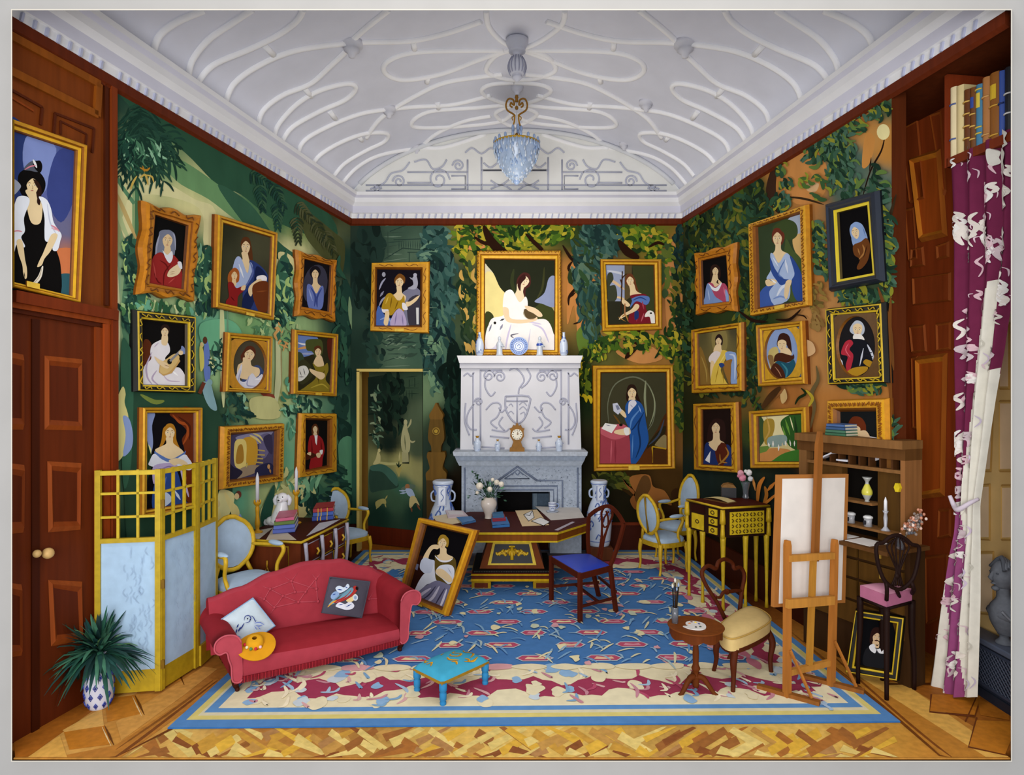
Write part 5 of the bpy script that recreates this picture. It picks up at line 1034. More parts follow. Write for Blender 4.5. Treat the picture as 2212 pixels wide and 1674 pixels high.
# ---- folding screen ----
def screen():
    pts = [FL(208, 1508), FL(346, 1497), FL(424, 1446), FL(466, 1408)]
    t = thing('folding_screen', (pts[0]+pts[1])/2, 'three-panel gilt folding screen with pale blue cloth below and open lattice above', 'screen')
    zt = 1.54; zm = 1.06
    for i in range(3):
        a, b = pts[i], pts[i+1]; d = (b-a); L = d.length; d.normalize(); n = V((-d.y, d.x, 0))
        if n.y > 0: n = -n
        a = a+d*.012; b = b-d*.012; L = (b-a).length
        q = lambda s, z: a+d*s*L+Z3*z
        f = B(); G2 = 'b0941a'
        for s_ in (0, 1): f.bar([q(s_, .02), q(s_, zt)], .035, .03, G2, side=n)
        f.bar([q(0, zt-.02), q(1, zt-.02)], .03, .028, 'c0a424', side=n); f.bar([q(0, zm), q(1, zm)], .03, .028, G2, side=n); f.prism([q(0, .02), q(1, .02), q(1, .17), q(0, .17)], -n*.03, G2)
        fo = f.build('panel_frame', 'gold', t)
        l = B()
        for s_ in ((.33, .66) if i < 2 else (.33, .66)): l.bar([q(s_, zm), q(s_, zt)], .016, .018, 'c0a424', side=n)
        for k in (1, 2): l.bar([q(0, zm+(zt-zm)*k/3), q(1, zm+(zt-zm)*k/3)], .016, .018, 'c0a424', side=n)
        l.build('lattice', 'gold', fo)
        c = B(); c.prism([q(.04, .17), q(.96, .17), q(.96, zm-.01), q(.04, zm-.01)], -n*.012, 'a4bfd8')
        co_ = c.build('cloth', 'fabric', fo)
        if i:
            h = B()
            for z in (.2, .75, 1.3): h.box(tuple(a-d*.012+n*.016+Z3*z), (.03, .012, .06), '7a5a10')
            h.build('hinge', 'gold', fo)
        A = Art(Plane(a+n*.003, n), .003, 1e-5); r = random.Random(i+3)
        class U:                                   # damask scrolls woven in the cloth
            def hit(s, x, y, off=0): return q(x, y)+n*(.0135+off)
        A.pl = U(); A.pl.n = n
        for k in range(60 if i < 2 else 20):
            x, y = r.uniform(.45 if i == 0 else .3, .9), r.uniform(.22, zm-.1); e = r.uniform(-1, 1)
            A.s_([(x, y), (x+.06*e, y+.03), (x+.02*e, y+.06)], .006, '93aac6', True, 4)
        A.build('damask', 'fabric', co_)
screen()
# ---- potted plant ----
def pot():
    c = FL(214, 1528); c.z = 0
    t = thing('potted_plant', c, 'spiky green plant in a blue and white vase on the floor by the wooden door', 'plant')
    k = 4.26/1400
    v = B(); H = 160*k
    prof = [(.045, 0), (.062, .01), (.08, .06), (.085, .13), (.078, .2), (.06, .27), (.042, .33), (.05, .36), (.042, .365)]
    v.lathe(c, prof, 'd0d4e4', 24, k=3); vo = v.build('vase', 'china', t)
    m = B(); r = random.Random(4)
    for j, z in enumerate((.04, .1, .16, .22, .28)):
        for i in range(10):
            a = 2*math.pi*(i+.5*(j % 2))/10
            def sp(da, dz):
                zz = z+dz; rad = [p for p in prof]; R0 = 0
                for (r0, z0), (r1, z1) in zip(prof, prof[1:]):
                    if z0 <= zz <= z1: R0 = r0+(r1-r0)*(zz-z0)/(z1-z0)
                return c+V((math.cos(a+da)*(R0+.004), math.sin(a+da)*(R0+.004), zz))
            m.tube([sp(-.14, 0), sp(0, .02), sp(.14, 0), sp(0, -.02)], .0035, '3a4ca8', 5, closed=True)
            m.tube([sp(0, -.008), sp(0, .008)], .005, '2a3890', 5)
    m.build('painted_pattern', 'china', vo)
    f = B(); base = c+Z3*.36
    for i in range(190):
        a = r.uniform(0, 6.283); el = r.uniform(-.15, 1.45); L = r.uniform(.22, .36)
        d = V((math.cos(a)*math.cos(el), math.sin(a)*math.cos(el), math.sin(el))); droop = r.uniform(.06, .2)
        q = [base+d*L*t_-Z3*droop*t_*t_*(1.6 if el < .8 else .7) for t_ in (0, .3, .6, .85, 1)]
        for p in q:                                # keep leaves clear of the wall
            p.x = max(p.x, lx(p.y)+.02)
        sd = d.cross(Z3); sd = sd.normalized() if sd.length > .05 else V((1, 0, 0)); w_ = [.004, .013, .014, .008, .001]
        col = r.choice(['163a34', '1f4a3c', '2b5c48', '12302e', '3f7058', '1a4440', '6a8f58' if r.random() < .3 else '24504a'])
        b0 = len(f.v)
        for p, ww in zip(q, w_): f.v.append(tuple(p-sd*ww)); f.v.append(tuple(p+Z3*ww*.4)); f.v.append(tuple(p+sd*ww))
        for k_ in range(4):
            for e in (0, 1): f.face([b0+3*k_+e, b0+3*k_+e+1, b0+3*k_+e+4, b0+3*k_+e+3], col, True)
    f.build('foliage', 'leaf', t)
pot()
# ---- red sofa ----
def pillow(name, corners, th, col, label, cat, pat=None, edge=None, amp=1.0):
    c0, c1, c2, c3 = corners; n = (c1-c0).cross(c3-c0).normalized()
    if n.y > 0: n = -n
    t = B()
    def bul(u, v): return th*(max(0, 16*u*(1-u)*v*(1-v)))**.55
    for sg in (1, -1):
        t.grid(lambda u, v: ((c0*(1-u)+c1*u)*(1-v)+(c3*(1-u)+c2*u)*v)+n*sg*bul(u, v), 14, 14, col)
    t.tube([c0, c1, c2, c3], .007, edge or col, 6, closed=True)
    o = t.build(name, 'fabric', None, label=label, cat=cat)
    class PP:
        def __init__(s): s.n = n; s.base = Plane(c0, n)
        def hit(s, px, py, off=0):
            p = s.base.hit(px, py, 0); e1 = c1-c0; e2 = c3-c0; d = p-c0
            a, b, c_ = e1.dot(e1), e1.dot(e2), e2.dot(e2); x, y = d.dot(e1), d.dot(e2); den = a*c_-b*b
            u = max(0, min(1, (c_*x-b*y)/den)); v = max(0, min(1, (a*y-b*x)/den)); return p+n*(bul(u, v)+off)
    if pat:
        A = Art(PP(), .003, 5e-5); A.do(pat); A.build('embroidery', 'fabric', o)
    return o
def sofa():
    A0 = FL(505, 1500); B0 = FL(875, 1408); e = (B0-A0); L = e.length; e.normalize(); n = V((-e.y, e.x, 0))
    RED = '93262f'; RD2 = 'a03540'; DEP = .56
    t = thing('sofa', (A0+B0)/2, 'crimson camelback sofa with buttoned back, bullion fringe and scrolled wooden feet', 'sofa')
    q = lambda s, d, z: A0+e*s*L+n*d+Z3*z
    def itp(xs, s):
        for (a, b), (c, d) in zip(xs, xs[1:]):
            if a <= s <= c: u = (s-a)/(c-a); u = u*u*(3-2*u); return b+(d-b)*u
        return xs[-1][1]
    ZS_ = lambda s: .235-.045*s
    seat = B(); bow = lambda s: -.03*math.sin(math.pi*s)
    seat.grid(lambda u, v: q(u, bow(u)+v*(DEP-.12-bow(u)), ZS_(u)+.05*math.sin(math.pi*v)**.5*math.sin(math.pi*min(1, max(0, u)))**.4), 24, 10, RED)
    seat.build('seat', 'fabric', t)
    fr = B(); fr.grid(lambda u, v: q(u, bow(u)-.012*math.sin(v*math.pi), ZS_(u)*(1-v)+(.105)*v), 24, 6, 'a23a46')
    fr.grid(lambda u, v: q(u, DEP*v*.95+bow(u)*(1-v), .105), 8, 2, RED); fr.build('seat_rail', 'fabric', t)
    fg = B(); N = 110
    for i in range(N):
        s = (i+.5)/N; p = q(s, bow(s)-.012, .112); fg.prism([p-e*.005, p+e*.005, p+e*.004-Z3*.042, p-e*.004-Z3*.042], n*.01, RED if i % 2 else '7a1c26')
    fg.build('fringe', 'fabric', t, kind='stuff')
    top = [(0, .50), (.15, .55), (.32, .63), (.5, .675), (.7, .655), (.86, .56), (1, .46)]
    bk = B()
    def bf(u, v):
        zt = itp(top, u); z = .14+(zt-.14)*v; return q(-.06+1.12*u, DEP-.14+.10*v-.03*math.sin(math.pi*u), z)
    bk.grid(bf, 36, 10, RD2)
    bk.grid(lambda u, v: bf(u, 1)+n*(.11*v)+Z3*(.03*math.sin(math.pi*v)-.02*v), 36, 5, 'a83c48')
    bk.grid(lambda u, v: (bf(u, 1)+n*.11-Z3*.02)*(1-v)+(q(-.06+1.12*u, DEP+.08, .1))*v, 36, 4, RED)
    bo = bk.build('backrest', 'fabric', t)
    pl = Plane(q(.5, DEP-.10, .35), (-n+Z3*.24).normalized())
    but = [(629, 1255), (682, 1250), (583, 1272), (637, 1279), (683, 1272), (611, 1287), (660, 1278), (593, 1312), (571, 1294), (644, 1300), (687, 1299), (796, 1294), (820, 1292)]
    def onb(x, y):
        r = ray(x, y); best = min(((CAM+r*Y-bf(u_, v_)).length, u_, v_) for u_ in () for v_ in () for Y in ()) if 0 else None
        return pl.hit(x, y, .0)
    # snap to the curved back along the view of the cloth
    def snap(x, y):
        best = None
        for i in range(41):
            for j in range(15):
                p = bf(i/40, j/14); d = p-CAM; px = CX+d.x/d.y*FPX; py = CY-d.z/d.y*FPX; dd = (px-x)**2+(py-y)**2
                if best is None or dd < best[0]: best = (dd, i/40, j/14)
        _, u, v = best; st = 1/40
        for _ in range(3):
            st /= 2.2
            for du in (-st, 0, st):
                for dv in (-st*2, 0, st*2):
                    p = bf(u+du, v+dv); d = p-CAM; dd = (CX+d.x/d.y*FPX-x)**2+(CY-d.z/d.y*FPX-y)**2
                    if dd < best[0]: best = (dd, u+du, v+dv)
            _, u, v = best
        return bf(u, v)-n*.004
    for x, y in but:
        k = B(); k.ell(snap(x, y), (.012, .012, .012), 'b04450', 8, 6); k.build('button', 'fabric', bo)
    cr_ = B()
    for a, b in ((0, 2), (0, 4), (2, 8), (2, 5), (8, 7), (3, 0), (5, 3), (5, 9), (3, 6), (6, 1), (6, 9), (7, 9), (1, 4), (7, 5), (9, 10), (4, 10), (11, 12)):
        pa, pb = but[a], but[b]; cr_.tube([snap(pa[0]*(1-s)+pb[0]*s, pa[1]*(1-s)+pb[1]*s)+n*.002 for s in (0, .33, .66, 1)], .0042, 'b54c58', 5)
    for x0_, y0_, x1_, y1_ in ((629, 1255, 614, 1245), (629, 1255, 642, 1238), (682, 1250, 674, 1240), (682, 1250, 694, 1238), (571, 1294, 556, 1288), (583, 1272, 566, 1266), (593, 1312, 583, 1328), (820, 1292, 824, 1280), (796, 1294, 806, 1280), (820, 1292, 816, 1312)):
        cr_.tube([snap(x0_, y0_)+n*.002, snap((x0_+x1_)/2, (y0_+y1_)/2)+n*.002, snap(x1_, y1_)+n*.002], [.0042, .003, .001], 'b54c58', 5)
    cr_.build('tufting', 'fabric', bo)
    for s, sg, h in ((0, -1, -.03), (1, 1, .035)):
        a = B(); pr = [(-.05, .1), (-.05, .30+h), (-.045, .38+h), (-.01, .435+h), (.06, .45+h), (.115, .42+h), (.125, .365+h), (.095, .33+h), (.05, .335+h), (.035, .28+h), (.02, .2), (.01, .1)]
        pr = cr(pr, 4, True); mk = lambda d: [q(s, d, z)+e*sg*o for o, z in pr]
        N2 = len(pr); secs = [mk(-.02), mk(.12), mk(.3), mk(.5), mk(.68)]; b0 = len(a.v)
        for k, sc_ in enumerate(secs): a.v += [tuple(p) for p in sc_]
        a.face([b0+i for i in range(N2)], 'ab4450'); a.face([b0+4*N2+i for i in range(N2)][::-1], RED)
        for k in range(4):
            for i in range(N2): j = (i+1) % N2; a.face([b0+k*N2+i, b0+k*N2+j, b0+(k+1)*N2+j, b0+(k+1)*N2+i], RED, True)
        a.tube([p-n*.004 for p in mk(-.02)[8:]+mk(-.02)[:1]], .006, 'b85460', 6)
        a.build('armrest', 'fabric', t)
    for s, d in ((.02, .03), (.97, .03), (.03, .58), (.97, .58)):
        l = B(); sg = -1 if s < .5 else 1; c = q(s, d, 0)
        l.tube([c+Z3*.12-n*0, c+Z3*.10-n*.012+e*.01*sg, c+Z3*.06-n*.014+e*.012*sg, c+Z3*.028+e*0, c+Z3*.016-n*.012, c+Z3*.028-n*.024, c+Z3*.034-n*.014], [.034, .032, .022, .015, .014, .014, .01], '3c140a', 10, k=4); l.build('leg', 'wood', t)
sofa()
c = [P(474, 1341, 4.70), P(546, 1292, 4.90), P(594, 1352, 4.88), P(514, 1406, 4.62)]
pillow('cushion', c, .035, 'c4d2dc', 'white square cushion with a blue dog drawing, at the left end of the red sofa', 'cushion', '''
s 2c3a80 2 526 1345 528 1336 536 1334 540 1340 536 1348 528 1350; s 2c3a80 2 540 1334 546 1338 550 1346 552 1344; e 1a1a30 533 1341 1.5 1.5; e 1a1a30 539 1343 1.5 1.5; s 2c3a80 2.5 526 1350 520 1360 512 1366; s 2c3a80 3 514 1352 510 1360; s 2c3a80 3 518 1358 514 1368; s 2c3a80 3 511 1362 508 1372; s 2c3a80 2.5 508 1376 512 1384
s 6a7cc0 2 550 1354 558 1356 566 1352; s 6a7cc0 2 548 1356 554 1364; s 6a7cc0 2 556 1358 562 1362; s 6a7cc0 2 548 1350 560 1348 570 1352; s 2c3a80 3 504 1386 512 1390 506 1396; s 8090c8 2 512 1376 520 1380''', edge='8aa4c4')
c = [P(695, 1323, 5.08), P(781, 1334, 5.24), P(799, 1257, 5.42), P(713, 1247, 5.22)]
pillow('cushion', c, .035, '4c4a56', 'charcoal square cushion embroidered with a red and blue bird on the sofa', 'cushion', '''
b d8dce8 722 1310 730 1302 742 1306 752 1300 762 1308 758 1316 744 1318 730 1314; b 8aa4cc 712 1290 716 1282 724 1278 730 1284 724 1292 716 1296; b c8d4e4 722 1272 730 1266 740 1270 748 1262 752 1268 744 1276 730 1282
b 6a94a8 708 1306 722 1292 740 1280 756 1270 760 1276 750 1288 732 1298 716 1306; b a8302c 716 1300 732 1294 746 1286 756 1274 764 1266 770 1272 764 1282 752 1292 736 1300 722 1304; b e0c890 744 1298 756 1290 764 1284 768 1290 758 1300 750 1302; e 1a1010 768 1272 3 4; s d8a040 3 706 1312 716 1302 724 1298
s 24408c 2 728 1308 738 1306; s 24408c 2 744 1312 756 1306; s 24408c 2 716 1286 722 1284; e c8d0dc 764 1292 6 7; e 8aa0c0 764 1292 3 4; s 24408c 3 726 1274 736 1276; s 24408c 2 742 1268 748 1272''')
def hat():
    c = P(553, 1392, 4.52); t = thing('straw_hat', c-Z3*.02, 'yellow straw hat with a flowered band leaning on the white cushion', 'hat')
    M = Matrix.Rotation(math.radians(26), 3, 'X') @ Matrix.Rotation(math.radians(8), 3, 'Y')
    q = lambda x, y, z: c+M @ V((x, y, z))
    b = B(); b.grid(lambda u, v: q(math.cos(6.2832*u)*(.05+.08*v), math.sin(6.2832*u)*(.05+.075*v), -.012*v*v+.008*math.sin(6.2832*u*2)*v), 32, 4, 'd0911c'); b.grid(lambda u, v: q(math.cos(6.2832*u)*(.0+.13*v), math.sin(6.2832*u)*(.125*v), -.004-.012*v*v+.008*math.sin(6.2832*u*2)*v), 32, 4, 'b87c18'); b.build('brim', 'fabric', t)
    b = B(); b.grid(lambda u, v: q(-.012+math.cos(6.2832*u)*.062*math.cos(v*1.5)**.5, .01+math.sin(6.2832*u)*.058*math.cos(v*1.5)**.5, .05*math.sin(v*1.5708)), 28, 8, 'd69a20'); b.build('crown', 'fabric', t)
    for i in range(5):
        a = math.radians(-150+i*28); f = B(); f.ell(q(-.012+math.cos(a)*.066, .01+math.sin(a)*.062, .012), (.011, .011, .011), ['c02c3c', 'd8d0b0', '5a8a4c', 'c02c3c', 'e0b8c0'][i], 8, 6); f.build('band_flower', 'fabric', t)
hat()
# ---- footstool ----
def stool():
    L_ = [FL(901, 1496), FL(957, 1526), FL(1048, 1481), FL(984, 1460)]; m = (L_[0]+L_[1]+L_[2]+L_[3])/4
    t = thing('footstool', m, 'small turquoise footstool with gold embroidery and gilt edge on the rug', 'footstool')
    up = [m+(p-m)*1.12 for p in L_]; zt = .165
    for p in L_:
        l = B(); l.lathe(p, [(.014, 0), (.02, .006), (.022, .03), (.017, .036), (.023, .045), (.024, .09), (.018, .096), (.026, .105), (.026, zt-.01)], '2f7cae', 12); l.build('leg', 'paint', t)
    b = B(); b.hexa([p+Z3*(zt-.015) for p in up]+[p+Z3*(zt+.005) for p in up], '9a7418'); b.build('seat_rail', 'gold', t)
    def top(u, v):
        p = (up[0]*(1-u)+up[1]*u)*(1-v)+(up[3]*(1-u)+up[2]*u)*v; e_ = min(1, 12*u*(1-u))**.5*min(1, 14*v*(1-v))**.5; return p+Z3*(zt+.003+.032*e_+.035*math.sin(math.pi*u)*math.sin(math.pi*v))
    b = B(); b.grid(top, 18, 18, '3f9cbc'); s_ = b.build('cushion_top', 'fabric', t)
    class SP:
        n = V((0, 0, 1))
        def hit(s, u, v, off=0): return top(u, v)+Z3*(off+.002)
    A = Art(SP(), 0, 4e-5)
    for pts in ([(.3, .75), (.4, .62), (.55, .7), (.62, .58), (.5, .5), (.42, .56)], [(.35, .9), (.5, .82), (.6, .92), (.72, .85), (.8, .72)], [(.75, .5), (.62, .4), (.5, .42)], [(.85, .85), (.92, .7), (.85, .55)], [(.2, .55), (.25, .45)], [(.1, .22), (.2, .14), (.24, .2)], [(.3, .1), (.36, .18), (.45, .1)], [(.7, .38), (.76, .44), (.84, .4)], [(.78, .62), (.84, .66), (.9, .6)]):
        A.s_(pts, .045, 'b07c18', True, 5); A.s_([(x+.008, y+.01) for x, y in pts], .014, 'dcae3c', True, 5)
    A.build('embroidery', 'fabric', s_)
stool()
# ---- splat-back chair with blue seat ----
def bluechair():
    c = FL(1262, 1318); t = thing('dining_chair', c, 'mahogany chair with a bright blue seat and pierced splat, standing on the rug', 'chair')
    FLg = FL(1191, 1300); FRg = FL(1253, 1347); BRg = FL(1331, 1325); BLg = FL(1294, 1290); zs = .44
    lf, lr = FLg+Z3*zs, FRg+Z3*zs; br_, bl2 = P(1318, 1226, 6.02), P(1272, 1203, 6.45); br_.z = zs; bl2.z = zs
    W = '4e1c0c'
    for a, b in ((FLg, lf), (FRg, lr)): l = B(); l.bar([a, b+Z3*.01], .034, .034, W, side=(1, 1, 0)); l.build('leg', 'wood', t)
    for a, b in ((BRg, br_), (BLg, bl2)): l = B(); l.bar([a, a*.6+b*.4, b], .034, .034, W, k=3, side=(1, 1, 0)); l.build('leg', 'wood', t)
    r = B()
    for a, b in ((lf, lr), (lr, br_), (br_, bl2), (bl2, lf)): r.bar([a-Z3*.02, b-Z3*.02], .055, .02, W, side=(b-a).cross(Z3))
    r.build('seat_rail', 'wood', t)
    s_ = B(); cs = [lf, lr, br_, bl2]; m = (lf+lr+br_+bl2)/4
    s_.grid(lambda u, v: (lf*(1-u)+lr*u)*(1-v)+(bl2*(1-u)+br_*u)*v+Z3*(.008+.03*(16*u*(1-u)*v*(1-v))**.5), 12, 12, '1f3cae'); s_.build('seat', 'satin', t)
    st = B(); h = Z3*.15
    for a, b in ((FLg+h, BLg+h), (FRg+h, BRg+h), ((FLg+BLg)/2+h, (FRg+BRg)/2+h), (BLg+Z3*.2, BRg+Z3*.2)): st.bar([a, b], .022, .018, W, side=(1, 1, 0))
    st.build('stretcher', 'wood', t)
    tl, tr = P(1272, 1115, 6.52), P(1348, 1132, 6.1); pk = P(1314, 1093, 6.32)
    sd = (tr-tl).cross(Z3)
    f = B(); f.bar([bl2, bl2*.5+tl*.5-V((.01, 0, 0)), tl], .032, .026, W, k=4, side=sd); f.bar([br_, br_*.5+tr*.5+V((.01, 0, 0)), tr], .032, .026, W, k=4, side=sd)
    f.bar([tl, tl*.6+pk*.4+Z3*.02, pk, pk*.4+tr*.6+Z3*.03, tr], .034, .024, W, k=5, side=sd); f.build('back_frame', 'wood', t)
    sp = B(); bb = (bl2+br_)/2; X = lambda s, z: (lambda lo, hi: lo*(1-z)+hi*z)(bb+(br_-bl2).normalized()*s*.7, pk+(tr-tl).normalized()*s)
    for g in (1, -1): sp.bar([X(.05*g, .02), X(.035*g, .2), X(.03*g, .4), X(.055*g, .65), X(.085*g, .85), X(.05*g, .97)], .014, .016, W, k=4, side=sd)
    for g in (1, -1): sp.bar([X(.0, .1), X(.012*g, .4), X(.05*g, .62), X(.03*g, .78), X(-.02*g, .9)], .01, .014, W, k=4, side=sd)
    sp.bar([X(-.05, .66), X(0, .6), X(.05, .66)], .01, .014, W, k=4, side=sd); sp.bar([X(-.06, .03), X(.06, .03)], .03, .02, W, side=sd); sp.build('splat', 'wood', t)
bluechair()
# =================== CHIMNEYPIECE ===================
def chimney():
    t = thing('chimneypiece', (Xb(1125), 8.1, 0), 'tall chimneypiece with white carved overmantel above a grey stone fire surround', 'fireplace')
    q = lambda x, y, Y: P(x, y, Y)
    YO = 8.13; YS = 7.98
    def slab(b, x0, y0, x1, y1, Yf, Yb_, col, x0b=None, x1b=None):   # front at Yf, px edges of the front face, x*b: bottom px edges
        x0b = x0 if x0b is None else x0b; x1b = x1 if x1b is None else x1b
        p = [P(x0b, y1, Yf), P(x1b, y1, Yf), P(x1, y0, Yf), P(x0, y0, Yf)]
        for e in p[:2]: e.z = max(e.z, 0)
        b.prism(p, (0, Yb_-Yf, 0), col)
    WH = 'dadae0'
    o = B(); slab(o, 996, 795, 1250, 985, YO, YB, WH, 994, 1256); ov = o.build('overmantel', 'plaster', t)
    o = B(); slab(o, 987, 768, 1259, 784, YO-.1, YB, 'e2e2e6', 992, 1254); slab(o, 993, 784, 1254, 795, YO-.05, YB, 'd4d4dc'); o.build('cornice_shelf', 'plaster', t)
    r = B(); LN = 'b4b6c8'
    def rl(pts, rad=.010, k=5): r.tube([P(x, y, YO-.004) for x, y in cr(pts, k)], rad, LN, 6)
    def mr(pts, **k): rl(pts, **k); rl([(2250-x, y) for x, y in pts], **k)
    mr([(1022, 805), (1022, 960)], k=1); mr([(1038, 798), (1038, 960)], k=1); mr([(1038, 800), (1085, 800)], k=1)
    mr(spiral(1056, 812, 13, 1)); mr(spiral(1080, 814, 13, -1)); mr([(1050, 812), (1048, 835), (1060, 855), (1070, 846)]); mr([(1050, 885), (1062, 872), (1076, 870), (1082, 880), (1074, 900), (1060, 912), (1074, 925)])
    rl([(1092, 856), (1142, 856), (1142, 880), (1132, 905), (1118, 914), (1104, 905), (1092, 882), (1092, 856)], k=3, rad=.012); rl([(1117, 858), (1117, 912)], k=1); rl([(1094, 866), (1140, 866)], k=1)
    rl([(1100, 800), (1112, 795), (1126, 806), (1132, 822), (1122, 838), (1120, 850)]); rl([(1138, 796), (1146, 812), (1138, 828), (1126, 838)]); rl([(1122, 874), (1130, 868), (1138, 876)], rad=.006); rl([(1122, 884), (1130, 878), (1138, 886)], rad=.006); rl([(1099, 876), (1104, 872), (1108, 878)], rad=.006); rl([(1098, 892), (1104, 888), (1110, 894)], rad=.006); rl([(1124, 894), (1132, 890), (1134, 898)], rad=.006)
    mr([(1062, 928), (1090, 932), (1100, 925)]); mr([(1058, 942), (1100, 946)]); mr([(1024, 872), (1012, 890), (1008, 910), (1016, 926), (1030, 928)]); mr([(1006, 870), (1004, 910), (1014, 940)]); mr(spiral(1034, 868, 9, -1)); mr([(1086, 900), (1078, 915), (1090, 930)]); mr([(1096, 878), (1084, 890), (1078, 880)])
    mr([(1002, 812), (1010, 806), (1018, 812), (1024, 804)]); mr([(1040, 965), (1090, 968)], k=1)
    r.build('carved_relief', 'plaster', ov)
    G_ = 'a9b4c4'; GD = '8490a4'
    m = B(); slab(m, 978, 976, 1270, 985, YS-.14, YB, 'b4bcc8', 980, 1268); slab(m, 982, 985, 1266, 995, YS-.10, YB, '98a4b6', 986, 1262); slab(m, 986, 995, 1262, 1006, YS-.06, YB, 'aab4c2', 992, 1256); m.build('mantel_shelf', 'stone', t)
    s_ = B()
    for (x0, y0, x1, y1) in ((997, 1006, 1072, 1196), (1188, 1006, 1256, 1196), (1072, 1006, 1188, 1062)): slab(s_, x0, y0, x1, y1, YS, YB, G_)
    so = s_.build('stone_surround', 'stone', t)
    r = B()
    def rs(pts, rad=.011, k=1): r.tube([P(x, y, YS-.002) for x, y in cr(pts, k)], rad, '76829a', 6)
    rs([(1066, 1100), (1066, 1050), (1204, 1050), (1204, 1104)]); rs([(1073, 1100), (1073, 1058), (1196, 1058), (1196, 1104)]); rs([(1215, 1110), (1215, 1038), (1160, 1038)]); rs([(1075, 1038), (1118, 1008), (1160, 1038)], .014); rs([(1090, 1034), (1118, 1015), (1144, 1034), (1090, 1034)], .008); rs([(1106, 1026), (1112, 1020), (1118, 1026), (1124, 1020), (1130, 1026)], .007, 3); rs([(1004, 1010), (1004, 1110)]); rs([(1248, 1010), (1248, 1110)]); rs([(1066, 1040), (1075, 1038)])
    r.build('stone_moulding', 'stone', so)
    sp = Art(Plane((0, YS, 0), (0, -1, 0)), .002, 2e-5); rn = random.Random(3)
    for i in range(420):
        x, y = rn.uniform(1000, 1254), rn.uniform(1010, 1120)
        if 1066 < x < 1206 and y > 1048: continue
        sp.s_([(x, y), (x+rn.uniform(1, 4), y+rn.uniform(-1, 3))], rn.uniform(.7, 1.6), rn.choice(['4a5468', '6a7488', '7c889c', 'c8d0da', '5c667a']), True)
    sp.build('veining', 'stone', so, kind='stuff')
    f = B(); slab(f, 1072, 1062, 1188, 1196, 8.34, 8.37, '0a0808'); slab(f, 1150, 1066, 1186, 1100, 8.2, 8.3, '4a5a6a'); slab(f, 1152, 1066, 1160, 1100, 8.18, 8.2, '6a7a88'); f.build('firebox', 'stone', t)
    h = B(); h.box((Xb(1125), 7.86, .03), (1.6, .5, .06), '5a5862'); h.build('hearth', 'stone', t)
chimney()
def vase(c, prof, label, name='vase', pat=None, col='c8d4e8', lines=(), n=20, mat='china', lc='4a68b0', group=None, cat='vase', extra=None):
    t = thing(name, c, label, cat, group); c = V(c)
    b = B(); b.lathe(c, prof, col, n, k=3); o = b.build('body', mat, t)
    m = B()
    def R_(z):
        pr = cr(prof, 3)
        for (r0, z0), (r1, z1) in zip(pr, pr[1:]):
            if min(z0, z1) <= z <= max(z0, z1) and z1 != z0: return r0+(r1-r0)*(z-z0)/(z1-z0)
        return prof[-1][0]
    H = prof[-1][1]
    for z, w_ in lines: m.tube([c+V((math.cos(a)*(R_(z*H)+.001), math.sin(a)*(R_(z*H)+.001), z*H)) for a in [6.2832*i/20 for i in range(20)]], w_, lc, 5, closed=True)
    if pat:
        r = random.Random(int(c.x*100)); 
        for i in range(pat):
            a = r.uniform(-3.0, -.1); z = r.uniform(.12, .9)*H; s = H*r.uniform(.04, .08)
            sp = [(a+da, z+dz) for da, dz in ((-.22, -s*.4), (0, s*.7), (.2, s*.1), (.12, -s*.5))]
            m.tube([c+V((math.cos(e)*(R_(zz)+.0015), math.sin(e)*(R_(zz)+.0015), zz)) for e, zz in sp], H*.009, lc, 5, k=3)
    if m.v: m.build('painted_pattern', mat, o)
    if extra: extra(t, c)
    return t
BOT = lambda s: [(.03*s, 0), (.045*s, .02*s), (.052*s, .1*s), (.045*s, .17*s), (.02*s, .225*s), (.016*s, .28*s), (.022*s, .29*s)]
yo = 8.08
for x, tl in ((1036, 'left'), (1218, 'right')):
    p = P(x, 768, yo); vase(p, BOT(1.0), f'blue and white bottle vase at the {tl} end of the white overmantel shelf', pat=9, lines=((.1, .003), (.75, .003)), group='bottle vases on the overmantel')
def figurine(x, label, blue):
    p = P(x, 768, yo); t = thing('figurine', p, label, 'figurine', 'porcelain figurines on the overmantel')
    b = B(); b.lathe(p, [(.045, 0), (.045, .012), (.038, .02), (.036, .1), (.04, .14), (.028, .17), (.014, .185), (.02, .2), (.02, .225), (.006, .24)], 'c8d0dc', 14, k=2); b.tube([p+Z3*.15+V((.03, -.01, 0)), p+V((.055, -.03, .11)), p+V((.02, -.045, .12))], .01, 'c8d0dc', 6)
    b.build('body', 'china', t)
    if blue: m = B(); m.lathe(p+Z3*.12, [(.04, 0), (.045, .015), (.032, .04)], '2c4aa8', 14, cap=False); m.build('sash', 'china', t)
figurine(1079, 'white porcelain figurine left of the blue plate above the chimneypiece', False)
figurine(1166, 'porcelain figurine with a blue sash right of the blue plate', True)
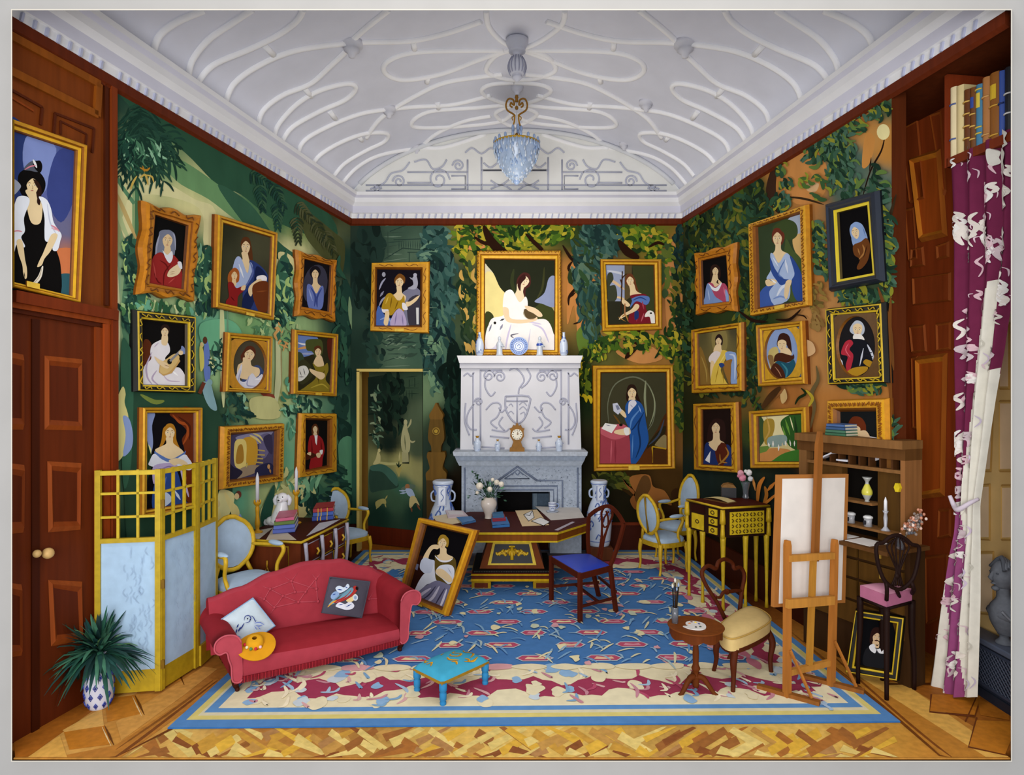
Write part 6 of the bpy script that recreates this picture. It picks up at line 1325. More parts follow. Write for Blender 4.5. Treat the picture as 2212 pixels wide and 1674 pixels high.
def plate():
    p = P(1121, 748, yo); t = thing('plate', P(1121, 768, yo), 'round blue and white plate standing in the middle of the overmantel shelf', 'plate')
    M = Matrix.Rotation(math.radians(80), 3, 'X'); b = B(); r0 = .115
    def ring(r1, z1, r2, z2, col, bb):
        n = 32; c = p
        for i in range(n):
            a, e = 6.2832*i/n, 6.2832*(i+1)/n
            bb.poly([c+M @ V((r1*math.cos(a), r1*math.sin(a), z1)), c+M @ V((r1*math.cos(e), r1*math.sin(e), z1)), c+M @ V((r2*math.cos(e), r2*math.sin(e), z2)), c+M @ V((r2*math.cos(a), r2*math.sin(a), z2))], col)
    ring(.002, .0, .07, .0, 'c4d0ea', b); ring(.07, 0, r0, .018, '9ab0de', b); ring(r0, .018, r0, .008, '5a78c0', b); ring(r0, .008, .07, -.01, 'c4d0ea', b); ring(.07, -.01, .002, -.01, 'c4d0ea', b); b.build('dish', 'china', t)
    m = B()
    for i in range(26): a = 6.2832*i/26; m.tube([p+M @ V((.082*math.cos(a), .082*math.sin(a), .008)), p+M @ V((.104*math.cos(a), .104*math.sin(a), .018))], .003, '2f4ea0', 5)
    for rr_ in (.045, .066): m.tube([p+M @ V((rr_*math.cos(6.2832*i/24), rr_*math.sin(6.2832*i/24), .004)) for i in range(24)], .0025, '3a5cb0', 5, closed=True)
    m.tube([p+M @ V((-.02, 0, .004)), p+M @ V((0, .025, .004)), p+M @ V((.02, -.005, .004)), p+M @ V((0, -.025, .004))], .003, '3a5cb0', 5, k=3); m.build('painted_pattern', 'china', t)
plate()
ym = 7.93
for x, h, tl in ((1031, 35, 'far left'), (1075, 27, 'inner left'), (1164, 27, 'inner right'), (1208, 35, 'far right')):
    s = h/35; p = P(x, 976, ym)
    def ex(t, c, s=s): b = B(); b.lathe(c+Z3*.165*s, [(.018*s, 0), (.014*s, .012*s), (.024*s, .03*s)], 'a87a1c', 12); b.build('stopper', 'gold', t)
    vase(p, [(.03*s, 0), (.036*s, .02*s), (.046*s, .08*s), (.044*s, .12*s), (.024*s, .15*s), (.02*s, .17*s)], f'small pale vase with gilt stopper, {tl} of the four on the mantel', pat=5, group='stoppered vases on the mantel', extra=ex)
def clock():
    c = P(1117, 976, ym-.02); t = thing('mantel_clock', c, 'ornate gilt bracket clock with white dial in the middle of the mantel', 'clock')
    k = ym/1400; pr = [(-16, 0), (-16, 8), (-12, 10), (-8, 22), (-15, 34), (-14, 46), (-16, 50), (-11, 52), (-8, 58), (-4, 56), (0, 64)]
    pts = [(x*k, z*k) for x, z in pr]; pts += [(-x, z) for x, z in pts[-2::-1]]
    b = B(); b.prism([c+V((x, -.04, z)) for x, z in pts], (0, .1, 0), '8a5c10'); cs = b.build('case', 'gold', t)
    d = B(); d.prism([c+V((11.5*k*math.cos(a), -.05, 38*k+11.5*k*math.sin(a))) for a in [-6.2832*i/24 for i in range(24)]], (0, .012, 0), 'e0d8c0'); dl = d.build('dial', 'china', t)
    m = B()
    for i in range(12):
        a = 6.2832*i/12; m.tube([c+V((8*k*math.cos(a), -.053, 38*k+8*k*math.sin(a))), c+V((10.4*k*math.cos(a), -.053, 38*k+10.4*k*math.sin(a)))], .0035, '1a1208', 4)
    m.tube([c+V((0, -.054, 38*k)), c+V((.01, -.054, 44.5*k))], .003, '7a4a10', 4); m.tube([c+V((0, -.054, 38*k)), c+V((.024, -.054, 40*k))], .003, '7a4a10', 4); m.build('clock_hand', 'gold', dl)
clock()
TV = [(.11, 0), (.12, .03), (.13, .1), (.14, .22), (.135, .34), (.105, .45), (.075, .52), (.07, .58), (.082, .66), (.096, .705), (.08, .72)]
def tall(x, yb_, Y, z0, sc, label):
    p = P(x, 900, Y); p.z = z0
    def ex(t, c):
        for s_ in (-1, 1): b = B(); b.tube([c+V((s_*.07*sc, 0, .63*sc)), c+V((s_*.105*sc, 0, .6*sc)), c+V((s_*.1*sc, 0, .54*sc)), c+V((s_*.07*sc, 0, .53*sc))], .012, 'b4c4e0', 6, k=3); b.build('handle', 'china', t)
        b = B(); b.prism([c+V((-.04*sc, -.088*sc, .5*sc)), c+V((.04*sc, -.088*sc, .5*sc)), c+V((.04*sc, -.085*sc, .68*sc)), c+V((-.04*sc, -.085*sc, .68*sc))], (0, .02, 0), 'dfe6f2', '4a68a8')
        b.tube([c+V((-.035*sc, -.09*sc, .51*sc)), c+V((.035*sc, -.09*sc, .51*sc)), c+V((.035*sc, -.088*sc, .67*sc)), c+V((-.035*sc, -.088*sc, .67*sc))], .003, '4a68b0', 4, closed=True); b.tube([c+V((-.01*sc, -.09*sc, .54*sc)), c+V((.015*sc, -.09*sc, .58*sc)), c+V((-.01*sc, -.09*sc, .62*sc)), c+V((.012*sc, -.09*sc, .65*sc))], .004, '4a68b0', 5, k=3); b.build('painted_label', 'china', t)
    return vase(p, [(r*sc, z*sc) for r, z in TV], label, 'floor_vase', pat=26, lines=((.08, .004), (.5, .004), (.95, .004)), extra=ex)
zt = lambda y, Y: CH-(y-CY)*Y/FPX
tall(957, 0, 7.9, 0, zt(1037, 7.9)/.72, 'tall blue and white two-handled vase standing left of the fire surround')
tall(1294, 0, 7.95, .17, (zt(1037, 7.95)-.17)/.72, 'tall blue and white two-handled vase on a low plinth right of the fire surround')
b = B(); b.box((P(1294, 900, 7.95).x, 7.95, .085), (.3, .3, .17), '5a3018', bev=.01); b.box((P(1294, 900, 7.95).x, 7.95, .01), (.34, .34, .02), '4a2410'); b.build('plinth', 'wood', None, label='low brown wooden plinth under the right-hand floor vase', cat='plinth')
def longcase():
    Y = 8.2; c = P(944, 900, Y); c.z = 0; k = Y/1400; t = thing('longcase_clock', c, 'slender olive-brown longcase clock with a pointed finial between open door and chimneypiece', 'clock'); OB = '5e4414'
    z = lambda y: zt(y, Y)
    def sl(ws, name, col, d=.1):
        b = B(); n = len(ws); L = cr([(w*k, z(y)) for w, y in ws], 3)
        pts = [c+V((-w, -d, zz)) for w, zz in L]+[c+V((w, -d, zz)) for w, zz in reversed(L)]
        b.prism(pts, (0, 2*d-.02, 0), col); return b.build(name, 'wood', t)
    sl([(20, 1187), (20, 1100), (21, 1035)], 'base', '4a3410'); sl([(21, 1035), (22, 1020), (14, 1010), (17, 995), (20, 984), (18, 975)], 'waist', '6a4c18')
    sl([(10, 975), (11, 962), (17, 948), (16, 925), (13, 905)], 'case', OB); sl([(13, 905), (15, 896), (8, 884), (3, 874), (1.5, 870)], 'hood', '6e4e1a')
    b = B(); p = c+V((0, -.1, z(930))); n = 20
    for r_, col, y in ((8, '9a7a2c', -.008), (6, '5a4010', -.014), (4, 'a88830', -.02)): b.prism([p+V((r_*k*math.cos(a), y, r_*k*math.sin(a))) for a in [-6.2832*i/n for i in range(n)]], (0, .02, 0), col)
    b.build('dial', 'wood', t)
longcase()
def chandelier():
    Y = 7.2; c = P(1116, 205, Y); k = Y/1400; t = thing('chandelier', P(1116, 400, Y), 'crystal bowl chandelier on gilt scrolls hanging from the plaster ceiling', 'chandelier'); Z = lambda y: V((0, 0, zt(y, Y)))
    cc = V((c.x, Y, 0)); g = B()
    g.lathe(cc+Z(213), [(.012, -.04), (.02, -.03), (.014, 0), (.022, .01), (.01, .05)], '8a5e14', 10)
    for s in (-1, 1):
        m = lambda x, y: V((c.x+s*x*k, Y, zt(y, Y)))
        g.tube([m(8, 226), m(12, 222), m(14, 228), m(9, 232)][::-1]+[m(5, 226), m(8, 215), m(18, 214), m(23, 226), m(20, 238), m(8, 246), m(4, 250)], .010, '8f6214', 7, k=4); g.tube([m(4, 248), m(5, 262), m(8, 272)], .009, 'a87818', 7, k=3); g.tube([m(6, 288), m(14, 300), m(26, 309)], .01, 'a87818', 7, k=3); g.tube([m(4, 250), m(10, 254), m(8, 260)], .006, 'a87818', 6, k=3)
    g.ell(cc+Z(233), (.02, .02, .024), '8a5e14', 10, 6); g.ell(cc+Z(292), (.02, .02, .026), '8a5e14', 10, 6); g.tube([cc+Z(205), cc+Z(300)], .006, 'c8ccd8', 6)
    R0 = 48*k; g.tube([cc+Z(312)+V((R0*math.cos(a), R0*math.sin(a), 0)) for a in [6.2832*i/30 for i in range(30)]], .012, 'b08a24', 7, closed=True)
    g.build('gilt_frame', 'gold', t)
    b = B(); b.lathe(cc+Z(312), [(R0, 0), (R0*.98, -.05), (R0*.92, -.1), (R0*.8, -.2), (R0*.55, -.32), (R0*.22, -.4), (.02, -.42)], 'a8bcd8', 30, k=2); bo = b.build('crystal_bowl', 'crystal', t)
    d = B(); r = random.Random(2)
    for i in range(260):
        h = r.random(); a = r.uniform(0, 6.283); rr_ = R0*(1-h**1.8*.8)*1.02; z = -.03-.37*h; p = cc+Z(312)+V((rr_*math.cos(a), rr_*math.sin(a), z)); d.ell(p, (.011, .011, .026), r.choice(['b8cce4', '9ab4dc', 'dce4ee', 'c8d4e4']), 6, 4)
    for i in range(36): a = 6.2832*i/36; p = cc+Z(318)+V((R0*1.02*math.cos(a), R0*1.02*math.sin(a), 0)); d.ell(p, (.012, .012, .035), 'aabfe0', 6, 4)
    for i in range(18): a = 6.2832*i/18; p = cc+Z(306)+V((R0*math.cos(a), R0*math.sin(a), 0)); d.ell(p, (.016, .016, .03), '9cb4dc', 6, 4)
    for i in range(5): a = 6.2832*i/5; d.ell(cc+Z(278)+V((.05*math.cos(a), .05*math.sin(a), 0)), (.018, .018, .04), '9cb4dc', 6, 4)
    d.ell(cc+Z(389), (.045, .045, .05), 'a4bce4', 14, 8); d.build('crystal_drops', 'crystal', bo, kind='stuff')
chandelier()
def rose(x, y0, y1, Y, shape, label):
    c = P(x, y1, Y); t = None; b = B(); k = Y/1400; b.lathe(V((c.x, Y, 0)), [(r*k, zt(y, Y)) for r, y in shape][::-1], 'c8cad6', 20, k=3)
    o = b.build('ceiling_pendant', 'plaster', None, label=label, cat='ceiling pendant'); return o
o1 = rose(1117, 90, 205, 6.2, [(24, 86), (24, 94), (18, 106), (18, 113), (9, 117), (9, 122), (17, 134), (19, 148), (15, 160), (10, 164), (11, 168), (5, 174), (2, 176)], 'fluted white plaster pendant hanging from the ceiling ribs in front of the chandelier')
g = B()
for i in range(14):
    a = 6.2832*i/14; k = 6.2/1400; c = P(1117, 100, 6.2); g.tube([V((c.x+r_*k*math.cos(a), 6.2+r_*k*math.sin(a), zt(y, 6.2))) for r_, y in ((12, 124), (18, 134), (20, 148), (16, 160))], .005, '9a9cb0', 5, k=2)
g.build('fluting', 'plaster', o1)
rose(1117, 180, 205, 7.2, [(16, 178), (15, 184), (12, 194), (6, 200), (5, 206)], 'small white plaster cup fixed to the ceiling holding the chandelier')
# =================== LIBRARY TABLE ===================
def table():
    t = thing('library_table', (0, 7.1, 0), 'octagonal mahogany table with gilt edge on a tapering pedestal, before the chimneypiece', 'table'); zt_ = .62
    X = [(-.5, 6.62), (.47, 6.62), (.86, 7.12), (.86, 7.36), (.5, 7.72), (-.5, 7.72), (-.88, 7.36), (-.88, 7.12)]
    def slab(sc, z0, z1, col, b, side=None): b.prism([V((x*sc, 7.17+(y-7.17)*sc, z1)) for x, y in X][::-1], (0, 0, z0-z1), col, side)
    b = B(); slab(1, .598, .62, '4c180c', b, 'c8a820'); slab(.93, .62, .6215, '43140a', b); b.build('tabletop', 'wood', t)
    b = B(); slab(.985, .53, .598, '8a4a10', b, '7a420e'); slab(.99, .515, .53, 'c8a820', b, 'c8a820'); b.build('apron', 'wood', t)
    b = B(); W0, W1 = .24, .34; D0_, D1 = .2, .3; z0, z1 = .2, .515; cy = 7.1
    p = [(-W1, cy-D1, z0), (W1, cy-D1, z0), (W1, cy+D1, z0), (-W1, cy+D1, z0), (-W0, cy-D0_, z1), (W0, cy-D0_, z1), (W0, cy+D0_, z1), (-W0, cy+D0_, z1)]; b.hexa(p, '6e3410'); b.build('pedestal', 'wood', t)
    fp = lambda u, v, o: V((u*(W1+(W0-W1)*v), cy-D1+(D1-D0_)*v-o, z0+(z1-z0)*v))
    b = B(); b.prism([fp(-.78, .12, .006), fp(.78, .12, .006), fp(.78, .84, .006), fp(-.78, .84, .006)], (0, -.01, 0), 'c8aa24'); b.prism([fp(-.68, .18, .017), fp(.68, .18, .017), fp(.68, .77, .017), fp(-.68, .77, .017)], (0, -.004, 0), '17161c'); pn = b.build('pedestal_panel', 'gold', t)
    m = B()
    for s in (-1, 1):
        for i in range(9): u = s*(.08+i*.055); m.tube([fp(u*.6, .5+.1*math.sin(i), .023), fp(u, .6-.02*i+.05*(i % 2), .026), fp(u*1.1, .42+.1*(i % 3)*.5, .023)], .011, ['c8a01c', 'b08410', 'dcb830'][i % 3], 6, k=2)
    m.tube([fp(0, .28, .024), fp(0, .7, .024)], .02, 'c8a01c', 6); m.tube([fp(-.12, .7, .024), fp(.12, .7, .024)], .01, 'dcb830', 6); m.build('gilt_garland', 'gold', pn)
    b = B(); b.box((0, cy, .185), (.82, .72, .03), '14110e', bev=.006)
    for i in range(46): b.ell((-.39+i*.0175, cy-.365, .185), (.006, .006, .006), '4a4640', 6, 4)
    b.build('plinth_top', 'wood', t)
    b = B(); b.box((0, cy, .13), (.84, .74, .08), '5a2410'); b.box((0, cy, .155), (.85, .75, .014), 'c0980f'); b.box((0, cy, .1), (.85, .75, .024), 'c0980f'); b.build('plinth_base', 'wood', t)
    for x in (-1, 1):
        for y in (-1, 1): b = B(); b.box((x*.32, cy+y*.27, .045), (.2, .2, .09), '9a7a14', bev=.012); b.box((x*.32, cy+y*.27-.101*1, .045), (.14, .004, .05), '5a2410'); b.build('foot', 'wood', t)
    return zt_
ZT = table()+.0018
def onT(x, y, z=None): p = FL(x, y, ZT if z is None else z); return p
def slabq(name, quad, h, col, label, cat, z0=None, mat='paint', group=None, side=None, parent=None):
    z0 = ZT if z0 is None else z0; b = B(); q = [FL(x, y, z0) for x, y in quad]
    b.hexa([p for p in q][::-1]+[p+Z3*h for p in q][::-1], col)
    return b.build(name, mat, parent, label=label, cat=cat, group=group)
def book(quad, z0, h, cover, label, group, pages='e0d8c0', band=None, name='book'):      # quad: px of footprint, order left-back, right-back, right-front, left-front
    q = [FL(x, y, z0) for x, y in quad]; m = (q[0]+q[1]+q[2]+q[3])/4; t = thing(name, m, label, 'book', group)
    ins = lambda f: [m+(p-m)*f for p in q]; i_ = ins(.95)
    b = B(); b.hexa([p+Z3*h*.12 for p in i_][::-1]+[p+Z3*h*.88 for p in i_][::-1], pages); b.build('pages', 'paint', t)
    b = B(); b.hexa([p for p in q][::-1]+[p+Z3*h*.12 for p in q][::-1], cover); b.hexa([p+Z3*h*.88 for p in q][::-1]+[p+Z3*h for p in q][::-1], cover)
    # spine along the left-front edge
    a, c = q[3], q[2]; d = (q[0]-q[3])*.04; b.hexa([a, c, c+d, a+d]+[p+Z3*h for p in (a, c, c+d, a+d)], cover)
    co_ = b.build('cover', 'satin', t)
    if band:
        b = B()
        for f in (.25, .4, .7): p = a*(1-f)+c*f; e = (c-a)*.02; o = (q[3]-q[0]).normalized()*.002; b.hexa([p-e+o, p+e+o, p+e-o, p-e-o]+[v_+Z3*h*1.01 for v_ in (p-e+o, p+e+o, p+e-o, p-e-o)], band)
        b.build('spine_band', 'gold', co_)
    return t
# loose papers, books, flowers and cup on the library table
slabq('paper_sheet', [(935, 1116), (985, 1108), (1000, 1128), (950, 1138)], .004, 'd8c8a8', 'cream paper under the pile at the left end of the library table', 'paper')
slabq('paper_sheet', [(962, 1104), (1000, 1105), (1012, 1117), (968, 1120)], .012, 'd0c0c8', 'pinkish-white stack of paper at the left end of the library table', 'paper', z0=ZT+.005)
slabq('paper_sheet', [(966, 1104), (998, 1105), (1002, 1111), (970, 1111)], .004, 'd8d4d8', 'white folded letter on top of the pinkish papers', 'paper', z0=ZT+.018)
book([(986, 1121), (1018, 1119), (1028, 1128), (998, 1134)], ZT, .022, '4a7cb4', 'thin blue book lying flat near the left end of the library table', None)
book([(1061, 1124), (1094, 1122), (1101, 1138), (1064, 1141)], ZT, .03, '3470b0', 'largest blue book, bottom of the pile in the middle of the library table', 'pile on the library table')
book([(1062, 1115), (1089, 1113), (1093, 1125), (1064, 1127)], ZT+.031, .02, '9c2838', 'red book in the middle of the pile on the library table', 'pile on the library table')
book([(1063, 1110), (1086, 1108), (1089, 1118), (1064, 1119)], ZT+.052, .018, '3470a0', 'small blue book topping the pile on the library table', 'pile on the library table')
slabq('paper_sheet', [(1113, 1103), (1160, 1101), (1186, 1134), (1128, 1137)], .002, 'dcc49c', 'buff paper folder beneath the two envelopes on the library table', 'paper')
def envelope(quad, z, label, flap):
    q = [FL(x, y, z) for x, y in quad]; b = B(); b.hexa(q[::-1]+[p+Z3*.002 for p in q[::-1]], 'e8e8e8'); o = b.build('envelope', 'paint', None, label=label, cat='envelope', group='envelopes on the table')
    m = B(); m.tube([p+Z3*.003 for p in q], .003, '0c0c10', 4, closed=True)
    if flap: c = (q[0]+q[1]+q[2]+q[3])/4; m.tube([q[0]+Z3*.003, c+Z3*.004, q[1]+Z3*.003], .003, '0c0c10', 4)
    m.build('black_edge', 'paint', o)
envelope([(1131, 1112), (1150, 1103), (1154, 1118), (1142, 1126)], ZT+.003, 'black-edged white envelope with crossed flap on the buff folder', True)
envelope([(1148, 1126), (1168, 1118), (1188, 1128), (1174, 1136)], ZT+.003, 'plain black-edged white envelope at the table edge', False)
slabq('paper_sheet', [(1156, 1094), (1250, 1097), (1262, 1118), (1190, 1124)], .003, 'd0ccc8', 'long white paper under the cup and saucer at the right of the library table', 'paper')
slabq('ruler', [(1236, 1127), (1242, 1128), (1206, 1146), (1198, 1145)], .003, 'b0a8b4', 'grey ruler lying along the right front edge of the library table', 'ruler')
def cup():
    p = onT(1193, 1106, ZT+.003); s = p.y/1400; t = thing('teacup', p+Z3*.014, 'white cup with blue bands standing on a saucer', 'cup')
    b = B(); b.lathe(p, [(.03, 0), (.06, .004), (.075, .014), (.07, .014), (.05, .007)], 'd0d8e8', 20); b.build('saucer', 'china', None, label='white saucer under the cup on the library table', cat='saucer')
    c = p+Z3*.012; b = B(); b.lathe(c, [(.03, 0), (.04, .03), (.046, .07), (.048, .1), (.043, .1), (.035, .02)], 'd4dcec', 20); b.build('bowl', 'china', t)
    b = B(); b.tube([c+V((.043, 0, .085)), c+V((.075, 0, .08)), c+V((.072, 0, .045)), c+V((.04, 0, .03))], .006, '8ea4d4', 6, k=3); b.build('handle', 'china', t)
    b = B()
    for z in (.09, .06): b.tube([c+V(((.042+z*.065)*math.cos(a), (.042+z*.065)*math.sin(a), z)) for a in [6.2832*i/20 for i in range(20)]], .003, '24388c', 5, closed=True)
    b.tube([c+V((-.02, -.043, .03)), c+V((0, -.046, .045)), c+V((.02, -.043, .03))], .003, '24388c', 5); b.build('painted_pattern', 'china', t)
cup()
def bouquet():
    p = onT(1056, 1119); t = thing('flower_vase', p, 'cream vase of white roses and dark foliage on the library table', 'vase')
    k = p.y/1400; b = B(); b.lathe(p, [(.05, 0), (.045, .01), (.05, .05), (.085, .13), (.09, .18), (.07, .22), (.055, .235)], 'dccfc4', 22, k=3); b.build('vase', 'china', t)
    f = B(); r = random.Random(8); c = p+Z3*.27
    for i in range(150):
        a = r.uniform(0, 6.283); e = r.uniform(-.5, 1.5); L = r.uniform(.06, .2); d = V((math.cos(a)*math.cos(e)*1.25, math.sin(a)*math.cos(e)*.8, math.sin(e))); q = c+d*L
        if i > 120: q = c+V((-.07-.004*(i-120), -.02, .1+.006*(i-120)))+V((r.uniform(-.02, .02), 0, r.uniform(-.02, .02)))
        s_ = V((r.uniform(-1, 1), r.uniform(-.4, .4), r.uniform(-1, 1))).normalized(); u = d.cross(s_).normalized() if d.cross(s_).length > .1 else V((1, 0, 0)); l = r.uniform(.018, .035)
        f.poly([q-d.normalized()*l, q+u*l*.45, q+d.normalized()*l, q-u*l*.45], r.choice(['1c3a28', '28503a', '3f6a4a', '16301f', '6a9a78']))
    for i in range(26): a = r.uniform(0, 6.283); e = r.uniform(0, 1.5); d = V((math.cos(a)*math.cos(e)*1.2, math.sin(a)*math.cos(e)*.8, math.sin(e))); f.tube([p+Z3*.2, c+d*.15], .003, '2a5038', 4)
    f.build('foliage', 'leaf', t)
    for x, y, s in ((1036, 1050, 8), (1058, 1057, 6), (1073, 1042, 6), (1083, 1046, 6), (1031, 1064, 4), (1064, 1036, 4)):
        b = B(); q = P(x, y, p.y-.12); b.ell(q, (s*k, s*k, s*k), 'e4dccc', 10, 7); b.ell(q+V((0, -s*k*.7, 0)), (s*k*.5, s*k*.4, s*k*.5), 'f0e4d0', 8, 6); b.build('rose', 'leaf', t)
bouquet()
# leaning picture
a, b_ = FL(868, 1288), FL(967, 1331); dl = (b_-a).normalized(); nn = V((-dl.y, dl.x, 0)); nn = nn if nn.y < 0 else -nn
PLN = Plane(a, (nn+Z3*.22).normalized())
L_lean = picture(PLN, [(907, 1118), (1030, 1145), (967, 1331), (864, 1288)], [(917, 1134), (1014, 1157), (958, 1313), (877, 1280)], CARV, '''
b 2c1008 890 1210 905 1200 912 1215 906 1270 880 1278; p 6a6e8a 893 1217 899 1219 896 1232 889 1228
b a8842c 941 1168 951 1158 961 1160 964 1170 960 1182 950 1170 940 1176; b e8cda0 946 1180 958 1184 960 1196 974 1204 970 1216 948 1212 934 1202 944 1196; f e8cda0 950 1173 18 28 8; s a8842c 4 944 1166 952 1160 962 1168
b e8cda0 926 1178 938 1176 944 1180 940 1186 930 1186 922 1198 918 1212 910 1216 908 1206 916 1190
b c8d0e4 912 1204 924 1208 934 1212 936 1230 926 1244 914 1240 902 1228 904 1212; b dce0ec 936 1210 950 1240 946 1262 924 1260 910 1268 898 1290 888 1288 894 1266 910 1240 926 1236
b 5e4c1c 935 1198 944 1208 962 1212 974 1204 980 1216 978 1252 968 1264 940 1256 934 1236; s e8e8f0 4 934 1200 946 1211 962 1212 973 1206; s 8a7430 2 950 1216 956 1250
b dce0ec 950 1220 968 1220 976 1230 974 1252 964 1262 950 1250 936 1238 940 1226; b e8cda0 936 1232 948 1228 964 1240 972 1252 966 1258 952 1250 940 1242; s a8b0c8 2 962 1226 970 1240
b 7a7894 920 1262 940 1254 968 1264 974 1256 972 1276 962 1318 950 1320 884 1290 896 1280 910 1268; s c8c4d8 6 926 1270 908 1282 898 1292; s c8c4d8 6 944 1266 930 1290 916 1302; s 3c3a54 3 936 1266 922 1284 906 1296; s 3c3a54 3 956 1270 944 1290 934 1308; s dcd8e8 5 960 1272 952 1296 944 1314''',
 'gilt-framed painting of a woman resting her head on her hand, standing on the rug', bg='0a080c', orn=('7a4208', .45, .03, .004, 17), d0=.04, plate=(912, 1306, 7, 2.5, .42))
# =================== LEFT CHEST ===================
def chest():
    A_, B_, C_, D_ = V((-2.50, 5.82, 0)), V((-1.86, 5.71, 0)), V((-1.70, 6.66, 0)), V((-2.34, 6.74, 0)); z1, z0 = .75, .30; cen = (A_+B_+C_+D_)/4
    t = thing('chest_of_drawers', cen, 'marquetry chest of drawers with gilt edges and papers on top, beside the left wall', 'chest of drawers')
    sc = lambda p, f: cen+(p-cen)*f
    b = B(); q = [sc(p, 1.03) for p in (A_, B_, C_, D_)]; b.hexa([p+Z3*(z1-.025) for p in q]+[p+Z3*z1 for p in q], '3c120a')
    e = B(); e.tube([p+Z3*(z1-.013) for p in q], .012, 'c0a020', 6, closed=True); 
    o = b.build('top', 'wood', t); e.build('gilt_edge', 'gold', o)
    b = B(); q = [sc(p, .97) for p in (A_, B_, C_, D_)]; b.hexa([p+Z3*z0 for p in q]+[p+Z3*(z1-.025) for p in q], '5c2810'); b.build('carcass', 'wood', t)
    # end panel facing the camera (A-B side)
    d = (B_-A_).normalized(); n = V((d.y, -d.x, 0)); L = (B_-A_).length; f = lambda s, z, o=.0: sc(A_, .97)+(sc(B_, .97)-sc(A_, .97))*s+n*o+Z3*z
    b = B(); b.tube([f(.22, .33, .008), f(.82, .33, .008), f(.82, .69, .008), f(.22, .69, .008)], .008, 'b08c1c', 5, closed=True); b.tube([f(.5, .5, .01), f(.47, .46, .014), f(.5, .42, .014), f(.53, .46, .014)], .006, 'b88a20', 5, closed=True); b.tube([f(.5, .56, .01), f(.5, .5, .012)], .008, 'b88a20', 5); b.build('end_panel', 'gold', t)
    # drawers on the B-C side
    d = (C_-B_).normalized(); n = V((d.y, -d.x, 0)); B2, C2 = sc(B_, .97), sc(C_, .97); g = lambda s, z, o=0: B2+(C2-B2)*s+n*o+Z3*z
    for i in range(2):
        for j in range(3):
            s0, s1 = .1+j*.29, .1+(j+1)*.29-.03; za, zb = .33+i*.19, .33+i*.19+.17; dr = B()
            dr.grid(lambda u, v: g(s0+(s1-s0)*u, za+(zb-za)*v, .012+.035*math.sin(math.pi*u)*math.sin(math.pi*min(1, v*1.0))), 6, 4, '60200c'); dr.tube([g(s0, za, .014), g(s1, za, .014), g(s1, zb, .014), g(s0, zb, .014)], .006, '9a94a4' if (i+j) % 2 else 'b08c1c', 5, closed=True)
            do = dr.build('drawer', 'wood', t); k = B(); m = (s0+s1)/2; k.tube([g(m, (za+zb)/2+.03, .05), g(m+.01, (za+zb)/2, .065), g(m, (za+zb)/2-.03, .05)], .01, 'c8a030', 6); k.build('drawer_pull', 'gold', do)
    for s in (.03, .37, .68, .97): b = B(); b.tube([g(s, z1-.03, .03), g(s, .55, .045), g(s, .4, .03), g(s, z0, .02)], [.02, .016, .018, .014], 'a8a4b4', 6, k=3); b.build('mount', 'gold', t)
    for p in (A_, B_, C_, D_):
        l = B(); q = sc(p, .94); o = (q-cen).normalized(); l.tube([q+Z3*(z0+.02), q+o*.04+Z3*(z0-.08), q+o*.01+Z3*.12, q+o*.035+Z3*.006], [.04, .03, .018, .02], '8a7a50', 8, k=3); l.build('leg', 'gold', t)
    return z1
ZC_ = chest()+.001
slabq('paper_sheet', [(545, 1148), (590, 1140), (560, 1164), (505, 1163)], .002, 'b8b0a8', 'pale paper under the left candlestick on the chest', 'paper', z0=ZC_)
slabq('paper_sheet', [(590, 1140), (620, 1150), (640, 1166), (575, 1166)], .002, 'c4b8a8', 'pale paper under the stack of four books on the chest', 'paper', z0=ZC_)
slabq('paper_sheet', [(690, 1130), (735, 1122), (700, 1142), (662, 1158)], .002, 'b4b4c0', 'grey paper strip along the drawer edge of the chest', 'paper', z0=ZC_)
def candlestick(x, yb_, ytop, ywax, z0, label, col='b8860f', group='gilt candlesticks on the chest', s=1.0, name='candlestick'):
    p = FL(x, yb_, z0); k = p.y/1400; H = (yb_-ywax)*k; t = thing(name, p, label, 'candlestick', group)
    b = B(); b.lathe(p, [(.05*s, 0), (.045*s, .012), (.02*s, .02), (.018*s, .05), (.024*s, H*.3), (.016*s, H*.55), (.02*s, H*.8), (.014*s, H*.86), (.03*s, H*.93), (.034*s, H), (.016*s, H)], col, 14, k=2); bo = b.build('stem', 'gold', t)
    for i in range(6): a = 6.2832*i/6; c = B(); c.ell(p+V((.028*s*math.cos(a), .028*s*math.sin(a), H+.005)), (.007*s, .007*s, .016*s), 'c8961c', 6, 5); c.build('crown_point', 'gold', bo)
    c = B(); Hc = (ywax-ytop)*k; c.lathe(p+Z3*H, [(.016*s, 0), (.016*s, Hc*.8), (.008*s, Hc*.93), (.002, Hc)], 'd0d0d8', 12); c.build('candle', 'wax', t)
candlestick(556, 1150, 1020, 1084, ZC_+.002, 'gilt candlestick with a white candle at the left corner of the chest')
candlestick(640, 1130, 1008, 1062, ZC_, 'gilt candlestick behind the book stack on the chest, nearer the back wall')
